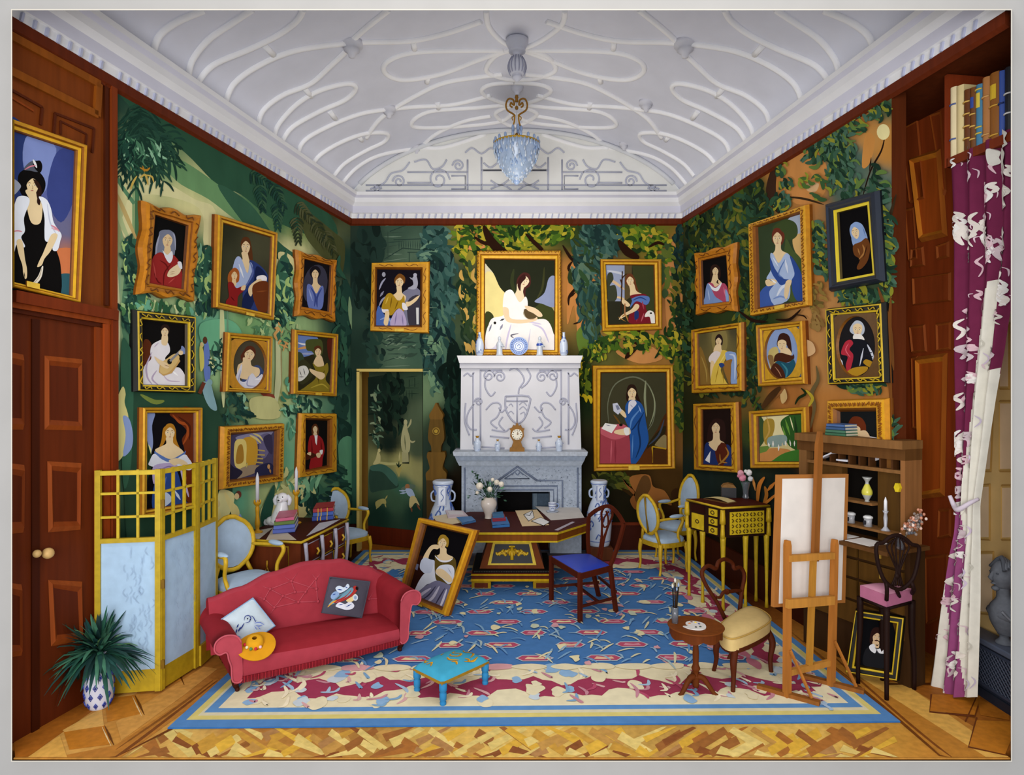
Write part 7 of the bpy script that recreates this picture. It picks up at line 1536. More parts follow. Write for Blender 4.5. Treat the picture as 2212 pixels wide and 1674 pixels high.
def dog():
    p = FL(607, 1133, ZC_); t = thing('dog_figurine', p, 'white ceramic spaniel figurine sitting on the chest between two candlesticks', 'dog figurine'); k = p.y/1400
    b = B(); q = lambda x, y, o=0: p+V((x*k, o, -y*k))
    b.lathe(p, [(.09, 0), (.095, .02), (.085, .03)], 'd4d4dc', 18, sq=.7)
    b.tube([q(-6, -4), q(-2, -18), q(2, -36), q(3, -50)], [.085, .08, .062, .045], 'dcdce0', 14, k=4); b.ell(q(-16, -8), (.08, .06, .05), 'dcdce0', 12, 8)
    b.tube([q(-22, -2), q(-34, -3), q(-32, -10)], [.03, .02, .014], 'd4d4dc', 8, k=3)
    for s in (-1, 1): b.tube([q(4+s*5, -28, -.05), q(5+s*5, -12, -.07), q(5+s*5, -1, -.075)], [.024, .02, .022], 'dcdce0', 8, k=2)
    b.ell(q(3, -58), (.058, .052, .05), 'e0e0e4', 14, 10); b.ell(q(1, -54, -.05), (.028, .03, .022), 'e4e4e8', 10, 7); bo = b.build('body', 'china', t)
    for s in (-1, 1):
        e = B(); e.tube([q(3+s*11, -64), q(3+s*16, -54), q(3+s*14, -42)], [.012, .022, .014], 'd0d0d8', 8, k=3); e.build('ear', 'china', t)
        e = B(); e.ell(q(2+s*5, -61, -.048), (.006, .006, .007), '101014', 8, 6); e.build('eye', 'china', t)
    e = B(); e.ell(q(1, -55, -.082), (.011, .008, .008), '1a1410', 8, 6); e.build('nose', 'china', t)
dog()
zb = ZC_+.003
for (x0, w_, h, c, lb) in ((589, 48, .05, '4a5ca8', 'blue-violet book at the bottom of the stack of four on the chest'), (591, 46, .048, '5468b4', 'blue book second from the bottom of the stack of four on the chest'), (592, 44, .045, '5c7434', 'green book third from the bottom of the stack of four on the chest'), (595, 40, .04, 'c05c7c', 'pink book on top of the stack of four on the chest')):
    dy = -(zb-ZC_)*1400/5.9*.93
    book([(x0+8, 1138+dy), (x0+w_+8, 1134+dy), (x0+w_, 1150+dy), (x0, 1154+dy)], zb, h*.8, c, lb, 'stack of four books on the chest'); zb += h*.8+.001
zb = ZC_
for (x0, w_, h, c, bd, lb) in ((676, 44, .055, '2f4694', 'c8a030', 'navy book with gold bands at the bottom of the right stack on the chest'), (678, 42, .05, '3c5aa4', 'c8a030', 'blue book with gold bands in the middle of the right stack on the chest'), (678, 42, .045, '9a2c38', 'c8a030', 'red book on top of the right stack on the chest')):
    dy = -(zb-ZC_)*1400/6.5*.93
    book([(x0+6, 1112+dy), (x0+w_+4, 1109+dy), (x0+w_, 1122+dy), (x0-2, 1126+dy)], zb, h*.85, c, lb, 'stack of three books on the chest', band=bd); zb += h*.85+.001
# =================== SIDE TABLE, CHAIRS, EASEL ===================
def sidetable():
    Y = 4.46; c = P(1503, 900, Y); c.z = 0; k = Y/1400; W = '5e2c0c'; zt_ = zt(1350, Y); t = thing('side_table', c, 'small round tripod table with scalloped apron holding a palette and brushes', 'table')
    R_ = 60*k; b = B(); b.lathe(c, [(R_*.97, zt_-.012), (R_, zt_-.004), (R_*.98, zt_)], '6e3812', 36); b.build('tabletop', 'wood', t)
    b = B(); n = 48
    for i in range(n):
        a, e = 6.2832*i/n, 6.2832*(i+1)/n; dz = lambda j: -.055-.02*abs(math.sin(j*math.pi/6)); f = lambda an, z, r_: c+V((r_*math.cos(an), r_*math.sin(an), zt_+z))
        b.hexa([f(a, dz(i), R_*.93), f(a, dz(i), R_*.88), f(e, dz(i+1), R_*.88), f(e, dz(i+1), R_*.93), f(a, -.012, R_*.93), f(a, -.012, R_*.88), f(e, -.012, R_*.88), f(e, -.012, R_*.93)], W)
    b.build('apron', 'wood', t)
    b = B(); H = zt_-.012; b.lathe(c, [(.02, .04), (.026, .1), (.03, .115), (.018, .13), (.022, .15), (.03, .17), (.02, .2), (.022, H*.6), (.016, H*.78), (.024, H*.84), (.018, H*.88), (.026, H)], W, 16, k=3); b.build('column', 'wood', t)
    for an in (205, 335, 90):
        d = D2(an); l = B(); l.tube([c+Z3*.115+d*.015, c+d*.05+Z3*.11, c+d*.09+Z3*.06, c+d*.12+Z3*.02, c+d*.145+Z3*.008], [.022, .02, .017, .014, .012], W, 8, k=3); l.build('foot', 'wood', t)
    return c, zt_, k
sc_, zs_, ks_ = sidetable()
def palette():
    p = FL(1500, 1352, zs_+.001); M = lambda x, y: p+V((x*ks_, -y*ks_*2.35, 0)); pts = [(-26, 2), (-14, 1), (-16, -5), (-8, -10), (8, -11), (22, -6), (24, 1), (18, 8), (4, 11), (-14, 9)]
    b = B(); b.prism([M(x, y)+Z3*.005 for x, y in cr(pts, 4, True)], (0, 0, -.005), 'e0dcd8'); o = b.build('palette', 'china', None, label='white kidney-shaped palette with dabs of paint on the round table', cat='palette')
    for x, y, c in ((-8, -4, 'c8763c'), (-1, -8, '6a2018'), (7, -7, 'd8b020'), (12, -3, '28407c'), (10, 4, '1c3c2c'), (0, 5, '181818')): d = B(); d.ell(M(x, y)+Z3*.006, (.009, .009, .004), c, 8, 5); d.build('paint_dab', 'china', o)
palette()
def brushes():
    p = FL(1458, 1345, zs_+.001); t = thing('brush_glass', p, 'clear tumbler at the edge of the small round table', 'glass'); b = B()
    b.lathe(p, [(.022, 0), (.024, .11), (.021, .11), (.019, .004)], 'c8d0dc', 16); b.build('tumbler', 'glass', t)
    for i, (dx, dy, h, c) in enumerate(((-.008, .004, .24, '1c140e'), (0, -.004, .28, '2a1a10'), (.008, .004, .22, '3a2818'), (.013, -.002, .25, '18120c'))):
        d = V((dx*1.8, dy, h)); o = B(); o.tube([p+V((dx*.4, dy, .006)), p+d], [.0035, .005], c, 6); ob = o.build('paintbrush', 'wood', None, label=('thin dark brush leaning left in the tumbler', 'tallest brush with pale bristles in the tumbler', 'shortest brush leaning right in the tumbler', 'rightmost dark brush in the tumbler')[i], cat='paintbrush', group='brushes in the tumbler')
        o = B(); o.tube([p+d, p+d*1.04+Z3*.004, p+d*1.12], [.005, .009, .002], 'c8c4bc' if i < 2 else '8a9cb8', 6); o.build('bristles', 'paint', ob)
brushes()
def balloon():
    F_, Lf, Bk, Rt = FL(1583, 1498), FL(1541, 1452), FL(1572, 1428), FL(1666, 1455); c = (F_+Bk)/2; t = thing('balloon_back_chair', c, 'walnut balloon-back chair with a cream upholstered seat beside the round table', 'chair'); W = '4e200c'; zs = .36
    fc, rc, bc, lc = P(1586, 1395, 4.50), P(1662, 1345, 4.84), P(1618, 1318, 5.12), P(1558, 1345, 4.74)
    for p in (fc, rc, bc, lc): p.z = zs
    cs = [lc, fc, rc, bc]; m = (lc+fc+rc+bc)/4
    def edge(u):
        a = u*4; i = int(a) % 4; s = a-int(a); p = cr([cs[(i-1) % 4], cs[i], cs[(i+1) % 4], cs[(i+2) % 4]], 1); P0, P1, P2, P3_ = cs[i-1], cs[i], cs[(i+1) % 4], cs[(i+2) % 4]
        return .5*(2*P1+(P2-P0)*s+(2*P0-5*P1+4*P2-P3_)*s*s+(3*P1-P0-3*P2+P3_)*s**3)
    b = B(); b.grid(lambda u, v: m+(edge(u)-m)*min(1, v*1.35)*1.06+Z3*(.045*(1-min(1, v*1.35)**4) if v < .74 else -.085*(v-.74)/.26), 36, 12, 'd0b478')
    s_ = b.build('seat', 'fabric', t); b = B(); b.tube([m+(edge(i/30)-m)*1.065+Z3*.002 for i in range(30)], .006, 'b8944c', 5, closed=True); b.build('piping', 'fabric', s_)
    b = B(); b.bar([m+(edge(i/24)-m)*.98-Z3*.09 for i in range(24)], .03, .03, W, side=Z3, closed=True); b.build('seat_rail', 'wood', t)
    for foot, top in ((F_, fc), (Rt, rc), (Lf, lc), (Bk, bc)):
        l = B(); tp = m+(top-m)*.9-Z3*.07; o = (top-m).normalized(); o.z = 0; l.tube([tp, tp*.7+foot*.3+o*.035, tp*.35+foot*.65+o*.005, foot], [.026, .024, .017, .015], W, 8, k=4); l.build('leg', 'wood', t)
    YB0 = 4.98
    T = lambda x, y: P(x, y, YB0+(x-1558)*.003+(1320-y)*.0008)
    f = B(); out = [(1566, 1336), (1548, 1300), (1524, 1262), (1516, 1236), (1530, 1222), (1546, 1228), (1552, 1214), (1566, 1208), (1582, 1216), (1586, 1228), (1600, 1226), (1608, 1244), (1602, 1280), (1598, 1320)]
    f.tube([T(x, y) for x, y in out], [.018]+[.016]*(len(out)-2)+[.018], W, 8, k=4)
    bf_ = f.build('back_frame', 'wood', t)
    f = B()
    for pts in () and ([(1531, 1240), (1538, 1236), (1540, 1230), (1534, 1228)], [(1586, 1228), (1582, 1234), (1586, 1240)]): f.tube([T(x, y)-V((0, .018, 0)) for x, y in pts], .004, 'a8a8b0', 5, k=3)
    f = B(); f.tube([T(x, y) for x, y in [(1548, 1290), (1556, 1290), (1562, 1280), (1572, 1278), (1590, 1276), (1602, 1276)]], [.01, .012, .014, .017, .014, .012], W, 8, k=4); f.ell(T(1570, 1278), (.024, .018, .024), W, 10, 7); f.build('back_rail', 'wood', t)
balloon()
def easel():
    a, b_ = FL(1702, 1508), FL(1798, 1484); d = (b_-a).normalized(); n = V((d.y, -d.x, 0)); c = (a+b_)/2; W = 'a8692c'; W2 = '8a5424'
    t = thing('easel', c, 'wooden studio easel with two uprights and cross feet on the rug, holding a blank canvas', 'easel')
    PE = Plane(a, (n+Z3*.02).normalized()); h = lambda x, y, o=0: PE.hit(x, y, o)
    for x0, y0, x1, y1 in ((1701, 1170, 1700, 1508), (1803, 1168, 1795, 1482)):
        u = B(); u.bar([h(x0, y0-3), h(x0, y0+8), h(x1, y1)], [.02, .036, .042], .04, W, side=n); u.build('upright', 'wood', t)
    m = B(); m.bar([h(1771, 932, -.035), h(1769, 960, -.035), h(1760, 1212, -.035)], [.02, .05, .05], .03, W2, side=n); m.build('mast', 'wood', t)
    m = B(); m.bar([h(1757, 1205, .0), h(1748, 1436, .0)], .036, .03, 'b07a2c', side=n); m.build('centre_post', 'wood', t)
    for nm, x0, y0, x1, y1, w_, o in (('crossbar', 1702, 1206, 1800, 1200, .045, .01), ('canvas_rest', 1700, 1304, 1800, 1296, .06, .03), ('crossbar', 1706, 1452, 1796, 1430, .04, -.005), ('crossbar', 1716, 1510, 1806, 1482, .03, -.03)):
        m = B(); m.bar([h(x0, y0, o), h(x1, y1, o)], w_, .03, 'b57c34', side=n); m.build(nm, 'wood', t)
    for q in (a, b_):
        f = B(); ax = (D2(-38)); f.bar([q-ax*.2+Z3*.024, q+ax*.2+Z3*.024], .03, .045, W2, side=Z3 .cross(ax)); f.build('foot', 'wood', t)
        s = B(); s.bar([q+ax*.15+Z3*.045, q+Z3*.33+n*.02], .015, .015, W, side=n); s.build('brace', 'wood', t)
    # canvas
    b = B(); PE2 = Plane(a, PE.n); q = [PE2.hit(x, y, -.09) for x, y in ((1682, 1026), (1833, 1024), (1826, 1302), (1672, 1312))]
    b.prism(q[::-1], -PE.n*.03, 'a86c34'); o = b.build('canvas', 'paint', None, label='tall blank off-white canvas resting on the wooden easel', cat='canvas')
    b = B(); q = [PE2.hit(x, y, -.087) for x, y in ((1690, 1034), (1826, 1032), (1818, 1296), (1682, 1304))]; b.poly(q, 'e4dcd4'); b.build('primed_face', 'paint', o)
easel()
# =================== GILDED DESK ===================
def desk():
    z1 = .985; A_, B_, C_, D_ = FL(1483, 1077, z1), FL(1561, 1095, z1), FL(1662, 1090, z1), FL(1612, 1075, z1); cen = (A_+B_+C_+D_)/4; cen.z = 0
    t = thing('writing_desk', cen, 'gilded bureau desk with ornate yellow panels and slim legs near the right wall', 'desk'); YW_ = 'd0ae20'
    b = B(); q = [A_, B_, C_, D_]; b.hexa([p-Z3*.02 for p in q]+[p for p in q], '48150a'); o = b.build('top', 'wood', t)
    b = B(); b.tube([p-Z3*.012 for p in q], .011, 'c8a41c', 6, closed=True); b.build('gilt_edge', 'gold', o)
    dn = lambda p, z, f=.96: V((cen.x+(p.x-cen.x)*f, cen.y+(p.y-cen.y)*f, z)); zb = zt(1163, 6.05)
    b = B(); b.hexa([dn(p, zb) for p in q]+[dn(p, z1-.02) for p in q], '2a1610'); b.build('carcass', 'wood', t)
    d = dn(C_, 0)-dn(B_, 0); n = V((d.y, -d.x, 0)).normalized(); n = n if n.y < 0 else -n; g = lambda s, z, o=0: dn(B_, zb)+d*s+Z3*(z*(z1-.02-zb))+n*o
    b = B(); b.prism([g(.14, .1, .004), g(.9, .1, .004), g(.9, .88, .004), g(.14, .88, .004)], n*.008, 'dcbc24'); pn = b.build('front_panel', 'gold', t)
    m = B(); r = random.Random(6)
    for j in range(4):
        for i in range(9):
            s, z = .2+i*.08, .2+j*.19; k = (-1)**i; m.tube([g(s-.02*k, z-.05, .014), g(s+.015*k, z, .014), g(s-.02*k, z+.06, .014)], .0055, '5a4408', 5, k=3)
    m.build('scrollwork', 'gold', pn)
    d2 = dn(A_, 0)-dn(B_, 0); n2 = V((-d2.y, d2.x, 0)).normalized(); n2 = n2 if n2.x < 0 else -n2; e = lambda s, z, o=0: dn(B_, zb)+d2*s+Z3*(z*(z1-.02-zb))+n2*o
    for s0, s1, z0_, z2 in ((.14, .36, .68, .92), (.14, .36, .38, .6), (.14, .36, .06, .3), (.52, .86, .08, .62)):
        b = B(); b.prism([e(s0, z0_, .004), e(s1, z0_, .004), e(s1, z2, .004), e(s0, z2, .004)], n2*.012, 'd0b020'); dr = b.build('drawer', 'gold', t); m = B(); c_ = ((s0+s1)/2, (z0_+z2)/2); m.tube([e(c_[0]-.05, c_[1], .018), e(c_[0], c_[1]+.07, .018), e(c_[0]+.05, c_[1], .018), e(c_[0], c_[1]-.06, .018)], .005, '4a3608', 5, k=3, closed=True); m.build('drawer_ornament', 'gold', dr)
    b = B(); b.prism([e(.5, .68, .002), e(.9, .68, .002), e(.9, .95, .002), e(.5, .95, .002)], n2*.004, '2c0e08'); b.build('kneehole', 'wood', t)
    for i, (p, f) in enumerate(((B_, .94), (C_, .93), (A_, .94), (D_, .93), (B_*.45+A_*.55, .98), (B_*.5+C_*.5, .96), (C_*.5+D_*.5, .95))):
        l = B(); q0 = dn(p, 0, f); l.tube([q0+Z3*(zb+.01), q0+Z3*(zb-.1), q0+Z3*(zb*.45), q0+Z3*.12, q0+Z3*.004], [.03, .024, .017, .014, .02], YW_ if i % 2 else 'c0a01c', 6, k=2)
        lo = l.build('leg', 'gold', t)
    for p in (B_, A_, C_):
        l = B(); q0 = dn(p, 0, .985); l.tube([q0+Z3*(z1-.03), q0+Z3*(z1-.16), q0+Z3*(zb+.14), q0+Z3*(zb+.0)], [.022, .03, .018, .024], 'c8a41c', 6, k=3); l.build('corner_mount', 'gold', t)
    return z1
ZD = desk()+.001
def openbook():
    p = FL(1546, 1083, ZD); t = thing('open_book', p, 'open book with cream pages on the gilded desk', 'book'); d = (FL(1572, 1086, ZD)-FL(1521, 1076, ZD)); w_ = (FL(1540, 1073, ZD)-FL(1521, 1076, ZD))
    for s in (0, 1):
        b = B(); b.grid(lambda u, v: FL(1521, 1077, ZD)+d*(s*.5+u*.5)+w_*v*.9+Z3*(.006+.018*math.sin(math.pi*(u if s == 0 else 1-u)*.5+(.0))*(1 if s == 0 else 1)), 6, 2, 'd8c890'); b.build('page_block', 'paint', t)
    b = B(); q = [FL(1519, 1078, ZD), FL(1519, 1078, ZD)+d*1.04, FL(1519, 1078, ZD)+d*1.04+w_, FL(1519, 1078, ZD)+w_]; b.hexa(q+[x+Z3*.005 for x in q], '6a4420'); b.build('cover', 'satin', t)
openbook()
def casket():
    p = FL(1578, 1075, ZD); k = p.y/1400; b = B(); W_, H_ = 30*k, 27*k; t = thing('casket', p, 'small black domed box with a brown lid on the gilded desk', 'box')
    b.box(p+V((0, .06, H_*.4)), (W_, .13, H_*.8), '16161c', rz=-.25); b.build('body', 'satin', t)
    b = B(); M = Matrix.Rotation(-.25, 3, 'Z'); pr = [(-.5, 0), (-.35, .2), (0, .3), (.35, .2), (.5, 0)]; b.prism([p+V((0, .06, H_*.8))+M @ V((x*W_, -.065, z*H_)) for x, z in pr], M @ V((0, .13, 0)), '8a6438'); b.build('lid', 'wood', t)
casket()
def glassvase(x, yb_, z0, label, cols, hh=40, blooms=(), stem='2a5a44', name='flower_vase'):
    p = FL(x, yb_, z0); k = p.y/1400; t = thing(name, p, label, 'vase'); H_ = hh*k
    b = B(); b.lathe(p, [(.03, 0), (.032, .01), (.026, H_*.3), (.034, H_*.7), (.042, H_), (.038, H_), (.03, H_*.7), (.022, H_*.3), (.024, .015)], 'c4ccd8', 16, k=2); b.build('vase', 'glass', t)
    s = B()
    for bx, by, r_, c in blooms: s.tube([p+Z3*.02, P(bx, by, p.y)], .004, stem, 5)
    s.build('stems', 'leaf', t)
    for bx, by, r_, c in blooms:
        f = B(); q = P(bx, by, p.y-.01); f.ell(q, (r_*k, r_*k*.8, r_*k), c, 10, 7); f.ell(q+V((r_*k*.3, -r_*k*.5, r_*k*.2)), (r_*k*.5,)*3, c, 8, 5); f.build('bloom', 'leaf', t)
glassvase(1611, 1076, ZD, 'glass vase of pink and white tulips on the gilded desk', None, 34, [(1600, 1022, 7, 'd89aa8'), (1604, 1032, 8, 'd888a0'), (1618, 1021, 7, 'e0e0e0'), (1621, 1034, 6, 'dce0e4'), (1596, 1028, 4, 'c87890'), (1611, 1018, 4, 'd8dcd8')])
# =================== SECRETARY DESK ===================
ps0, ps1 = V((2.36, 5.4, 0)), V((2.74, 4.55, 0)); dS = (ps1-ps0).normalized(); nS = V((dS.y, -dS.x, 0)); nS = nS if nS.x < 0 else -nS
PS = Plane(ps0, nS)
def secretary():
    t = thing('secretary_desk', (ps0+ps1)/2, 'tall brown secretary desk with pigeonholes and open writing flap along the right wall', 'desk'); W = '6a4420'; W2 = '7c5630'
    h = lambda x, y, o=0: PS.hit(x, y, 0)+nS*o
    def bx(b, x0, y0, x1, y1, of, ob, col, y0r=None, y1r=None):
        y0r = y0 if y0r is None else y0r; y1r = y1 if y1r is None else y1r
        z0 = (h(x0, y1).z+h(x1, y1r).z)/2; z1 = (h(x0, y0).z+h(x1, y0r).z)/2; a, c = h(x0, 900), h(x1, 900)
        q = [V((p.x, p.y, z))+nS*o for z in (z0, z1) for p, o in ((a, of), (c, of), (c, ob), (a, ob))]
        b.hexa(q, col)
    # a level box given the px span (x0..x1) and heights z0..z1
    def bz(b, x0, x1, z0, z1, of, ob, col):
        a, c = h(x0, 900), h(x1, 900); q = [V((p.x, p.y, z))+nS*o for z in (z0, z1) for p, o in ((a, of), (c, of), (c, ob), (a, ob))]; b.hexa(q, col)
    ZX = 1.70; Z = lambda y: CH-(y-CY)*4.86/FPX     # heights measured at the middle of the front
    b = B(); bz(b, 1722, 1955, Z(962), Z(945), .03, -.19, W2); bz(b, 1722, 1955, Z(985), Z(962), 0, -.185, '5e3c1c'); b.build('cornice', 'wood', t)
    b = B(); bz(b, 1726, 1742, Z(1160), Z(985), 0, -.18, W2); b.build('side_panel', 'wood', t)
    b = B(); bz(b, 1945, 1955, Z(1160), Z(985), 0, -.18, '8a5c34'); b.build('side_panel', 'wood', t)
    b = B(); bz(b, 1742, 1945, Z(1160), Z(985), -.08, -.17, '0a0705'); b.build('back_panel', 'wood', t)  # near-black: the shade inside the compartments is put into the colour
    b = B(); bz(b, 1742, 1945, Z(1013), Z(1006), -.005, -.08, W2); b.build('pigeonhole_shelf', 'wood', t)
    for x in (1765, 1790, 1808, 1830, 1852, 1873, 1897, 1923): b = B(); bz(b, x, x+4, Z(1008), Z(985), -.01, -.08, '4a2c14'); b.build('pigeonhole_divider', 'wood', t)
    b = B(); bz(b, 1742, 1815, Z(1160), Z(1013), -.02, -.08, '5a3c18'); bz(b, 1890, 1945, Z(1160), Z(1013), -.03, -.08, '4e3412'); b.build('cupboard_front', 'wood', t)
    b = B(); bz(b, 1815, 1890, Z(1086), Z(1081), .03, -.08, W2); bz(b, 1815, 1945, Z(1137), Z(1132), .06, -.08, W2); b.build('inner_shelf', 'wood', t)
    b = B(); bz(b, 1728, 1972, Z(1166), Z(1158), .26, -.18, '5a3a1c'); b.build('writing_flap', 'wood', t)
    b = B(); bz(b, 1732, 1962, 0, Z(1166), -.02, -.18, '3a2410'); b.build('lower_carcass', 'wood', t)
    for k, (ya, yb2) in enumerate(((1172, 1206), (1212, 1250), (1256, 1298), (1304, 1350))):
        for x0, x1 in ((1745, 1850), (1855, 1950)):
            b = B(); bz(b, x0, x1, Z(yb2), Z(ya), .0, -.02, '5c3e16'); d = b.build('drawer', 'wood', t); m = B(); xm = (x0+x1)/2; m.bar([h(xm, 900)*1+V((0, 0, Z((ya+yb2)/2-5)-h(xm, 900).z))+nS*.005, h(xm, 900)+V((0, 0, Z((ya+yb2)/2+5)-h(xm, 900).z))+nS*.005], .012, .008, 'b8943c', side=nS); m.build('keyhole_plate', 'gold', d)
    r = B(); c = h(1942, 1040, .0); c.z = Z(1040)
    r.prism([c+dS*(.022*math.cos(a))+Z3*(.035*math.sin(a)) for a in [6.2832*i/6 for i in range(6)]], nS*.025, 'd0b81c'); r.build('brass_rosette', 'gold', t)
    return Z
ZQ = secretary()
hS = lambda x, z, o: (lambda p: V((p.x, p.y, z)))(PS.hit(x, 900, 0)+nS*o)
def on_s(x, z, o): return hS(x, z, o)
zf = ZQ(1158)+.001
def sheet(x0, x1, o0, o1, z, col, label):
    b = B(); q = [on_s(x0, z, o0), on_s(x1, z, o0), on_s(x1, z, o1), on_s(x0, z, o1)]; b.hexa(q+[p+Z3*.003 for p in q], col); return b.build('paper_sheet', 'paint', None, label=label, cat='paper', group=None)
sheet(1815, 1862, .22, .03, zf, 'd8d4d0', 'white paper under a pen on the left of the secretary flap')
sheet(1870, 1925, .22, .03, zf, 'e0dcd8', 'blank white paper at the right of the secretary flap')
b = B(); b.tube([on_s(1826, zf+.008, .2), on_s(1834, zf+.008, .06)], .005, '101014', 6); b.tube([on_s(1826, zf+.008, .2), on_s(1825.3, zf+.008, .215)], .003, '8a8a90', 5); b.build('pen', 'satin', None, label='black pen lying across the left paper on the secretary flap', cat='pen')
for x, tilt, lb in ((1784, .05, 'white folded letter poking diagonally from a secretary pigeonhole'), (1818, .0, 'white letter lying flat in the third visible pigeonhole')):
    b = B(); z = ZQ(1005); q = [on_s(x-12, z+.015, .0), on_s(x+12, z+tilt+.015, .0), on_s(x+12, z+tilt+.015, -.07), on_s(x-12, z+.015, -.07)]; b.hexa(q+[p+Z3*.012 for p in q], 'd4d4dc'); b.build('letter', 'paint', None, label=lb, cat='letter')
def urn():
    c = on_s(1869, ZQ(1081), -.02); t = thing('hurricane_vase', c, 'slender silver and yellow glass vase in the secretary compartment', 'vase')
    b = B(); b.lathe(c, [(.02, 0), (.014, .01), (.034, .05), (.036, .08), (.014, .13), (.014, .15), (.034, .18)], lambda z, f: 'd0c84c' if .03 < z < .12 else 'a8a8a4', 16, k=2); b.build('body', 'china', t)
urn()
for x, tl in ((1840, 'left'), (1877, 'right')):
    c = on_s(x, ZQ(1132), .01); t = thing('inkwell', c, f'{tl} of two silver inkwells on the lower secretary shelf', 'inkwell', 'silver inkwells')
    b = B(); b.lathe(c, [(.03, 0), (.026, .03), (.03, .06)], 'a0a0a4', 8); b.build('body', 'china', t); b = B(); b.lathe(c+Z3*.06, [(.034, 0), (.034, .012), (.02, .02)], 'd8d8d8', 8); b.build('lid', 'china', t); b = B(); b.box(c+nS*.028+Z3*.03, (.03, .006, .03), '2a2a30'); b.build('label_plate', 'china', t)
c = on_s(1917, ZQ(1132), .02); t = thing('candlestick', c, 'slim silver candlestick with a white candle on the secretary', 'candlestick')
b = B(); b.lathe(c, [(.034, 0), (.02, .012), (.01, .03), (.014, .09), (.01, .12), (.02, .14)], 'a8a8b0', 12); b.build('stem', 'china', t); b = B(); b.lathe(c+Z3*.14, [(.012, 0), (.011, .07), (.002, .1)], 'e0e0e4', 10); b.build('candle', 'wax', t)
def quill():
    c = on_s(1966, zf, .1); t = thing('dried_flower_vase', c, 'small glass with a bunch of dried pink hydrangea at the secretary corner', 'vase'); k = c.y/1400
    b = B(); b.lathe(c, [(.02, 0), (.026, .01), (.024, .05), (.036, .08), (.03, .08), (.018, .02)], 'b8bcc8', 12); b.build('vase', 'glass', t)
    f = B(); r = random.Random(9); d = V((.11, -.02, .15))
    for i in range(90): q = c+Z3*.07+d*r.uniform(.35, 1.15)+V((r.uniform(-1, 1), r.uniform(-1, 1), r.uniform(-1, 1)))*.035; f.ell(q, (.011, .009, .011), r.choice(['c88a70', 'd8b0a0', 'a86a50', 'e0c8bc', '8a7a70', '5a5a60']), 6, 4)
    f.tube([c+Z3*.02, c+Z3*.07+d*.5], .006, '5a5040', 5); f.build('bloom', 'leaf', t)
quill()
for i, (c_, lb) in enumerate((('3f6c50', 'green book at the bottom of the pile of four on the secretary'), ('47745c', 'grey-green book second in the pile of four on the secretary'), ('3c5a84', 'blue book third in the pile of four on the secretary'), ('4a689a', 'paler blue book on top of the pile of four on the secretary'))):
    z = ZQ(945)+.001+i*.023; q = [on_s(1786+i, z, .02), on_s(1830-i, z, .02), on_s(1830-i, z, -.15), on_s(1786+i, z, -.15)]; m = (q[0]+q[2])/2; t = thing('book', m, lb, 'book', 'pile of books on the secretary')
    b = B(); qq = [m+(p-m)*.95 for p in q]; b.hexa([p+Z3*.004 for p in qq]+[p+Z3*.018 for p in qq], 'c8c4b0'); b.build('pages', 'paint', t)
    b = B(); b.hexa(q+[p+Z3*.004 for p in q], c_); b.hexa([p+Z3*.018 for p in q]+[p+Z3*.022 for p in q], c_); d = (q[3]-q[0])*.06; b.hexa([q[0], q[1], q[1]+d, q[0]+d]+[p+Z3*.022 for p in (q[0], q[1], q[1]+d, q[0]+d)], c_); b.build('cover', 'satin', t)
# shield-back chair
def shield():
    zs = .70; LF, NL, NR, FR_ = FL(1858, 1264, zs), FL(1915, 1286, zs), FL(1970, 1272, zs), FL(1906, 1260, zs); m = (LF+NL+NR+FR_)/4
    t = thing('shield_back_chair', V((m.x, m.y, 0)), 'dark shield-back chair with a pink seat drawn up to the secretary', 'chair'); W = '1e0e0a'
    q = [LF, NL, NR, FR_]; b = B(); b.hexa([p-Z3*.085 for p in q]+[p for p in q], 'b06a88'); b.grid(lambda u, v: (LF*(1-u)+NL*u)*(1-v)+(FR_*(1-u)+NR*u)*v+Z3*(.001+.02*(16*u*(1-u)*v*(1-v))**.5), 10, 10, 'd898b0'); b.build('seat', 'fabric', t)
    b = B(); b.tube([p-Z3*.092 for p in q], .012, W, 6, closed=True); b.build('seat_rail', 'wood', t)
    for p in q: l = B(); f = m+(p-m)*1.08; f.z = 0; l.tube([p-Z3*.08, (p-Z3*.3), V((f.x, f.y, .2)), V((f.x, f.y, .003))], [.022, .02, .016, .014], W, 8, k=3); l.build('leg', 'wood', t)
    Yc = 4.33; T = lambda x, y: P(x, y, Yc-(1985-x)*.0003)
    k = B(); sh = [(1893, 1178), (1908, 1172), (1922, 1160), (1940, 1156), (1956, 1164), (1970, 1176), (1985, 1182), (1982, 1215), (1972, 1250), (1952, 1270), (1935, 1272), (1912, 1256), (1897, 1220)]
    k.tube([T(x, y) for x, y in cr(sh, 3, True)], .013, W, 8, closed=True); fr = k.build('back_frame', 'wood', t)
    k = B()
    for e in (-1, 1):
        for dx, c1, c2 in ((24, 16, 4), (14, 10, 3), (5, 4, 1)): k.tube([T(1940+e*dx*.4, 1158+dx*.3), T(1940+e*dx, 1180), T(1940+e*c1*.9, 1205), T(1940+e*c2, 1235), T(1938+e*c1*.8, 1266)], .006, W, 6, k=4)
    k.ell(T(1938, 1244), (.02, .014, .02), W, 8, 6); k.build('splat', 'wood', t)
    k = B(); k.tube([T(1914, 1258), T(1916, 1275), NL-Z3*.03], .014, W, 6, k=2); k.tube([T(1968, 1256), T(1974, 1272), NR-Z3*.03], .014, W, 6, k=2); k.tube([T(1935, 1271), (NL+NR)/2-Z3*.03], .012, W, 6); k.build('back_post', 'wood', t)
shield()
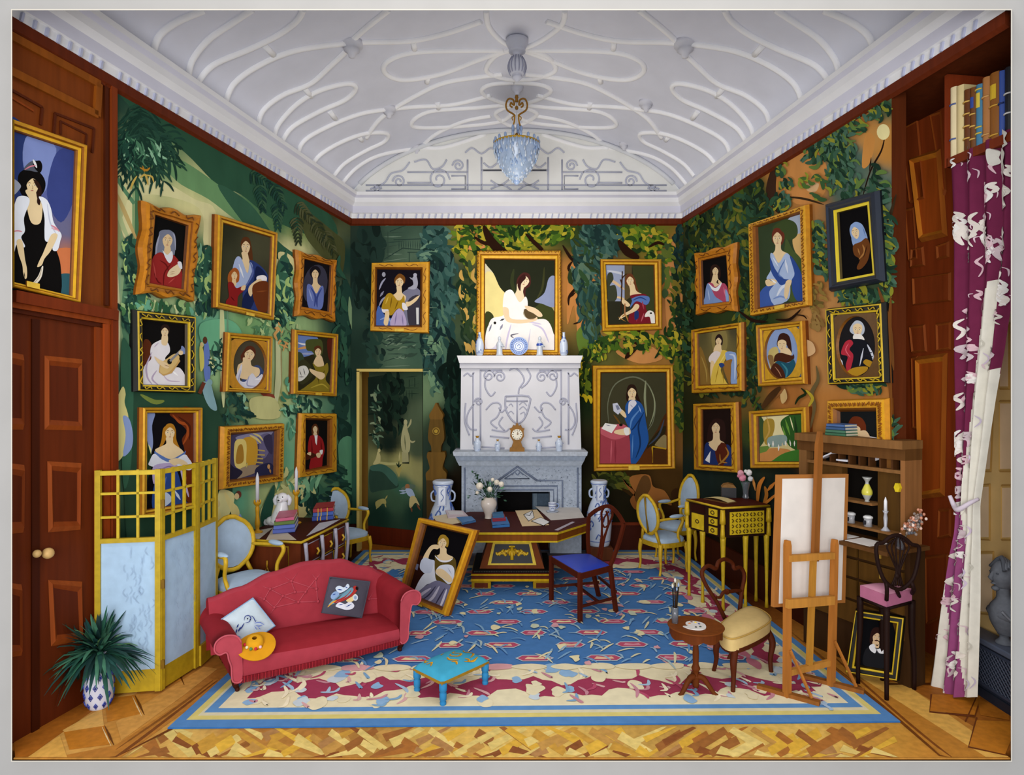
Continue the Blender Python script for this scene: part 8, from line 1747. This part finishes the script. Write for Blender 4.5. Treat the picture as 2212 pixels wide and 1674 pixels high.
# small picture leaning in front
a, b_ = FL(1824, 1454), FL(1941, 1484); dl = (b_-a).normalized(); nn = V((-dl.y, dl.x, 0)); nn = nn if nn.y < 0 else -nn
PSm = Plane(a, (nn+Z3*.15).normalized()); wy_ = lambda y: y+18+(y-1297)*.12
class ShiftP:
    n = PSm.n
    def hit(s, x, y, off=0): return PSm.hit(x, y, off)
def wart(txt):
    o = []
    for ln in txt.strip().splitlines():
        for c in ln.split(';'):
            t_ = c.split()
            if not t_: continue
            k, col = t_[0], t_[1]; n_ = [float(v) for v in t_[2:]]; st = 1 if k in 'sl' else 0
            e = len(n_) if k in 'slpb' else 2+st
            for i in range(st+1, e, 2): n_[i] = wy_(n_[i])
            o.append(' '.join([k, col]+['%g' % v for v in n_]))
    return '\n'.join(o)
picture(PSm, [(x, wy_(y)) for x, y in ((1848, 1297), (1957, 1312), (1941, 1437), (1826, 1420))], [(x, wy_(y)) for x, y in ((1860, 1315), (1936, 1326), (1925, 1418), (1848, 1406))], BLK, wart('''
b 1a1a1e 1862 1404 1866 1380 1878 1370 1896 1370 1906 1384 1908 1412 1880 1412
b 2a1410 1878 1348 1884 1336 1896 1334 1904 1342 1904 1360 1896 1354 1888 1344 1884 1366 1877 1364; b d8b890 1884 1360 1896 1360 1896 1374 1884 1370; f d8b890 1892 1354 18 26 10; s 2a1410 2.5 1887 1360 1892 1359 1898 1362; s 2a1410 2 1890 1367 1893 1369 1896 1367
b e0e0e4 1876 1370 1886 1366 1892 1376 1904 1374 1908 1384 1898 1384 1892 1378 1888 1384 1878 1378; s 6a6a70 1.5 1888 1372 1892 1378 1896 1384'''), 'small black and gold framed portrait of a moustached man standing on the floor', bg='08080c', orn=('c8a81c', .52, .02, .003, 17), d0=.04)
# =================== CURTAIN, BOOKCASE, CABINET, BUST ===================
PC = Plane(P(2060, 1500, 4.40), PR.n)
def ip(tab, y):
    if y <= tab[0][1]: return tab[0][0]
    for (xa, ya), (xb, yb2) in zip(tab, tab[1:]):
        if ya <= y <= yb2: return xa+(xb-xa)*(y-ya)/(yb2-ya)
    return tab[-1][0]
LE = [(2058, 345), (2063, 500), (2066, 700), (2068, 900), (2067, 1080), (2064, 1150), (2054, 1200), (2040, 1300), (2022, 1440), (2010, 1512)]
RE = [(2196, 262), (2192, 560), (2180, 640), (2164, 760), (2146, 860), (2128, 980), (2112, 1090), (2112, 1180), (2112, 1300), (2109, 1440), (2106, 1516)]
def cpt(u, y, off=0):
    x = ip(LE, y)*(1-u)+ip(RE, y)*u; w_ = (ip(RE, y)-ip(LE, y)); am = .024*min(1, w_/90+.15)
    return PC.hit(x, y, 0)+PC.n*(am*math.sin(u*6.2832*3.6+.6)+.005*math.sin(u*31+y*.01)+off)
def curtain():
    t = thing('curtain', FL(2060, 1500), 'plum floral curtain with pale lining, gathered by a tie-back at the right window', 'curtain')
    NU, NV = 110, 90
    def yv(u, v): top = 345-(u)*72; return top+(1506-top)*v
    def side(u, y):      # 1 where the pale lining shows
        if y < 600: return 1 if False else 0
        x = ip(LE, y)*(1-u)+ip(RE, y)*u
        l0 = ip([(2150, 600), (2120, 640), (2108, 760), (2100, 860), (2090, 980), (2080, 1085), (2082, 1150), (2080, 1300), (2078, 1520)], y)
        l1 = ip([(2160, 600), (2155, 700), (2140, 800), (2300, 810), (2300, 1600)], y)
        lo = ip([(1990, 1170), (2050, 1240), (2046, 1300), (2044, 1400), (2046, 1520)], y) if y > 1170 else 0
        if l0 < x < l1: return 1
        if x < lo: return 1
        return 0
    PU = ['6e2246', '7c2a50', '641e40']
    b = B()
    for i in range(NV):
        for j in range(NU):
            u0, u1, v0, v1 = j/NU, (j+1)/NU, i/NV, (i+1)/NV; um, ym = (u0+u1)/2, yv((u0+u1)/2, (v0+v1)/2)
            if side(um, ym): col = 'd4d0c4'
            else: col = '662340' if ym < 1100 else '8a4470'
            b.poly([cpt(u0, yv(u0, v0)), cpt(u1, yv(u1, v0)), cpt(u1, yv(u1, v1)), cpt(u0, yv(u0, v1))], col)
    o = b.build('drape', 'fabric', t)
    class CP:
        n = PC.n
        def hit(s, x, y, off=0):
            u = (x-ip(LE, y))/(ip(RE, y)-ip(LE, y)); return cpt(max(0, min(1, u)), y, off)
    A = Art(CP(), .011, 1e-5); r = random.Random(12)
    for i in range(130):
        y = r.uniform(320, 1480); u = r.uniform(.04, .96)
        if side(u, y): continue
        x = ip(LE, y)*(1-u)+ip(RE, y)*u; l = r.uniform(10, 26); e = r.choice([-1, 1]); c = r.choice(['c8c0b8', 'd4ccc4', 'b8a8ac', 'd8d4d0', 'c8a8b0'])
        if y > 600 and (side(min(1, u+.08), y) or side(max(0, u-.08), y)): l *= .6
        A.s_([(x+e*5, y-l), (x-e*4, y-l*.4), (x+e*5, y+l*.2), (x-e*2, y+l)], r.uniform(4, 11), c, True, 4)
        if r.random() < .6: A.s_([(x+e*8, y-l*.3), (x+e*14, y-l*.1), (x+e*13, y+l*.5)], 2, 'c8b0b8', True, 4)
    for x, y, l in ((2170, 350, 30), (2172, 430, 26), (2170, 520, 30), (2174, 300, 20), (2150, 340, 18)): A.b([(x-8, y-l), (x+9, y-l*.7), (x+6, y), (x+10, y+l*.6), (x-4, y+l), (x-9, y+l*.2)], 'c8c4bc')
    for i in range(26):
        y = r.uniform(650, 1480); x = ip([(2130, 650), (2110, 860), (2095, 1085), (2092, 1500)], y)+r.uniform(-10, 12); A.s_([(x, y), (x+4, y+12), (x-2, y+26)], 2, r.choice(['b4a8bc', 'b8b4a8', 'c0b0c4']), True, 4)
    A.build('floral_pattern', 'fabric', o)
    tb = B(); tb.tube([cpt(0, 1070, .05)+PC.n*0, cpt(.2, 1092, .07), cpt(.6, 1100, .07), cpt(.95, 1086, .05), cpt(1, 1078, .02)], [.012, .016, .017, .014, .01], 'c8bcc8', 8, k=4); tb.build('tieback', 'fabric', t)
curtain()
zsh = 3.665
def pcx(x, z, o): p = PC.hit(x, 900, 0); return V((p.x, p.y, z))+PC.n*o
b = B(); t = thing('bookcase', pcx(2110, zsh, 0), 'high brown bookshelf recess above the curtain at the top right', 'bookcase')
def bzc(bb, x0, x1, z0, z1, of, ob, col): bb.hexa([pcx(x, z, o) for z in (z0, z1) for x, o in ((x0, of), (x1, of), (x1, ob), (x0, ob))], col)
bzc(b, 2050, 2240, zsh-.06, zsh, .02, -.3, '6e2c14'); b.build('shelf', 'wood', t)
b = B(); bzc(b, 2046, 2053, zsh-.06, 4.24, .02, -.3, '7a3014'); b.build('side_panel', 'wood', t)
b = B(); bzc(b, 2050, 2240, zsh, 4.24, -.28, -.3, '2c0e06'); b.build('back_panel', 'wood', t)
def sbook(x0, x1, yt, col, bands, label, patch=None, dep=.2):
    p0 = PC.hit(x0, yt, 0); zt_ = p0.z; t = thing('book', pcx((x0+x1)/2, zsh, -dep/2), label, 'book', 'books on the high shelf')
    b = B(); bzc(b, x0+.6, x1-.6, zsh+.006, zt_-.006, -.012, -dep+.004, 'd8ccb0'); b.build('pages', 'paint', t)
    b = B(); n = 6
    sec = lambda z: [pcx(x0+(x1-x0)*i/n, z, .014*math.sin(math.pi*i/n)) for i in range(n+1)]
    lo, hi = sec(zsh), sec(zt_); bk = [pcx(x1, 0, -dep), pcx(x0, 0, -dep)]
    pts = lo+[V((q.x, q.y, zsh)) for q in bk]; b.prism(pts, (0, 0, zt_-zsh), col); co_ = b.build('cover', 'satin', t)
    if bands:
        m = B()
        for f, c in bands: z = zsh+(zt_-zsh)*f; m.tube([p+PC.n*.004 for p in sec(z)], .006, c, 5)
        m.build('spine_band', 'satin', co_)
    if patch:
        f0, f1, c = patch; m = B(); z0, z1 = zsh+(zt_-zsh)*f0, zsh+(zt_-zsh)*f1; s0, s1 = sec(z0), sec(z1)
        for i in range(1, n-1): m.poly([s0[i]+PC.n*.004, s0[i+1]+PC.n*.004, s1[i+1]+PC.n*.004, s1[i]+PC.n*.004], c)
        m.build('spine_label', 'satin', co_)
sbook(2053, 2066, 193, 'd8c8a0', [(.25, '4a5a90'), (.75, '4a5a90')], 'cream book with two blue marks, leftmost on the high shelf')
sbook(2066.5, 2082, 190, 'd0bc88', [], 'plain pale cream book, second from the left on the high shelf')
sbook(2082.5, 2096, 198, '5e3008', [(.2, 'c8a050'), (.4, 'c8a050'), (.6, 'c8a050'), (.8, 'c8a050')], 'dark brown book with four gold bands on the high shelf')
sbook(2096.5, 2108, 193, '6a3c0c', [(.15, 'c8a050'), (.36, 'c8a050'), (.56, 'c8a050')], 'brown book with a blue spine label on the high shelf', (.66, .84, '2c4490'))
sbook(2108.5, 2122, 187, '3f7898', [(.2, 'c8b048'), (.3, 'c8b048'), (.92, 'c8b048')], 'blue book with a yellow spine panel on the high shelf', (.62, .86, 'd0b840'))
sbook(2122.5, 2138, 172, 'a8703c', [(.12, 'c89858'), (.7, 'c89858')], 'tan book with raised bands on the high shelf')
sbook(2138.5, 2158, 163, '8a5418', [(.5, 'c89838'), (.06, 'c89838')], 'brown book with a yellow spine label on the high shelf', (.6, .82, 'd0ac28'))
sbook(2158.5, 2170, 157, '34509c', [(.5, '1c2c60')], 'bright blue book near the right end of the high shelf')
sbook(2170.5, 2186, 150, '10121c', [(.3, 'c8c8c8'), (.6, 'c8c8c8')], 'black book at the right edge of the high shelf')
def cabinet():
    t = thing('radiator_cabinet', (3.28, 4.35, 0), 'low dark blue-grey cabinet with a lattice front under the window', 'cabinet'); X0, X1, Y0, Y1, H_ = 3.2, 3.33, 3.95, 4.62, .40; C = '2c3240'
    b = B(); b.box(((X0+X1)/2, (Y0+Y1)/2, H_/2-.02), (X1-X0, Y1-Y0, H_-.04), C); b.build('body', 'satin', t)
    b = B(); b.box(((X0+X1)/2-.01, (Y0+Y1)/2, H_-.02), (X1-X0+.03, Y1-Y0+.03, .04), '5a6274', bev=.008); b.build('top', 'satin', t)
    b = B(); b.box((X0-.004, (Y0+Y1)/2, .03), (.02, Y1-Y0, .06), '222834'); b.build('plinth', 'satin', t)
    b = B(); z0, z1, ya, yb2 = .09, .34, Y0+.03, Y1-.03
    for i in range(-6, 24):
        y0_ = ya+i*.034
        for s in (-1, 1):
            p0, p1 = (y0_, z0), (y0_+.25, z1)
            if s < 0: p0, p1 = (y0_+.25, z0), (y0_, z1)
            # clip to the panel
            def at_(f): return (p0[0]+(p1[0]-p0[0])*f, p0[1]+(p1[1]-p0[1])*f)
            fs = [f/20 for f in range(21) if ya <= at_(f/20)[0] <= yb2]
            if len(fs) > 2: a_, c_ = at_(fs[0]), at_(fs[-1]); b.tube([(X0-.006, a_[0], a_[1]), (X0-.006, c_[0], c_[1])], .003, '4a5264', 4)
    b.bar([(X0-.006, ya, z0), (X0-.006, ya, z1), (X0-.006, yb2, z1), (X0-.006, yb2, z0)], .02, .012, '3a4254', side=V((1, 0, 0)), closed=True)
    b.build('lattice_front', 'satin', t)
cabinet()
def bust():
    c = V((3.268, 4.3, .401)); k = 4.3/1400; t = thing('bust', c, 'grey stone bust of a woman in profile on the lattice cabinet', 'bust'); G = '6a6e76'
    q = lambda x, y, o=0: c+V((x*k, o, -y*k))
    b = B(); b.lathe(c, [(.052, 0), (.052, .012), (.034, .03), (.028, .05), (.04, .062)], G, 18, k=2); b.build('socle', 'stone', t)
    b = B(); b.tube([q(2, -20), q(3, -40), q(2, -62), q(0, -84), q(-2, -100), q(-4, -122)], [.045, .08, .095, .08, .042, .04], G, 16, k=4)
    b.ell(q(4, -66), (.1, .13, .055), G, 16, 8)
    b.ell(q(-2, -148), (.078, .07, .1), G, 18, 12); b.tube([q(-22, -158), q(-31, -143), q(-24, -138)], [.010, .014, .008], G, 8, k=2); b.ell(q(-24, -131), (.014, .02, .008), G, 8, 6); b.ell(q(-19, -120), (.026, .024, .018), G, 8, 6)
    for e in (-1, 1): b.ell(q(-23, -154, e*.03), (.008, .012, .006), '50545c', 8, 5)
    o = b.build('figure', 'stone', t)
    h = B()
    for i in range(14): a = i/13; h.tube([q(-16+a*40, -172+abs(a-.4)*26, -.062), q(-6+a*32, -186+a*22, 0), q(-16+a*40, -172+abs(a-.4)*26, .062)], [.012, .016, .012], ['565a62', '747880'][i % 2], 7, k=3)
    h.ell(q(18, -148), (.06, .066, .066), '5a5e66', 12, 8); h.tube([q(12, -128, -.03), q(16, -112, -.05), q(8, -96, -.07)], [.018, .016, .01], '747880', 7, k=3); h.build('hair', 'stone', t)
    h = B()
    for i in range(7): h.tube([q(-26+i*3, -78+i*4, -.08), q(-10+i*4, -60+i*3, -.115), q(14+i*3, -66+i*5, -.09)], .008, ['7c8088', '54585f'][i % 2], 6, k=4)
    h.build('drapery', 'stone', t)
bust()
# =================== LIGHT ===================
w = bpy.data.worlds.new('world'); bpy.context.scene.world = w; w.use_nodes = True
w.node_tree.nodes['Background'].inputs[0].default_value = (.93, .96, 1, 1); w.node_tree.nodes['Background'].inputs[1].default_value = .8
def area(name, loc, tgt, sx, sy, power, col=(1, 1, 1)):
    l = bpy.data.lights.new(name, 'AREA'); l.shape = 'RECTANGLE'; l.size = sx; l.size_y = sy; l.energy = power; l.color = col
    o = bpy.data.objects.new(name, l); COL.objects.link(o); o.location = loc
    o.rotation_euler = (V(tgt)-V(loc)).to_track_quat('-Z', 'Y').to_euler(); return o
area('unseen_light', (-1.0, -2.4, 2.3), (1.0, 7, 3.0), 4, 2.8, 400, (1, .98, .96))  # unseen fill behind the camera, added to brighten the room and vault
area('unseen_light', (.6, 2.4, 6.4), (0, 3.9, 0), 5, .3, 90, (1, .98, .95))
pl = bpy.data.lights.new('chandelier_light', 'POINT'); pl.energy = 52; pl.color = (1, .94, .84); pl.shadow_soft_size = .45
po = bpy.data.objects.new('chandelier_light', pl); COL.objects.link(po); po.location = (.03, 6.9, 3.2)
sc = bpy.context.scene
sc.view_settings.view_transform = 'Standard'; sc.view_settings.look = 'None'; sc.view_settings.gamma = 1; sc.view_settings.exposure = 0.0
sc.view_settings.use_curve_mapping = False
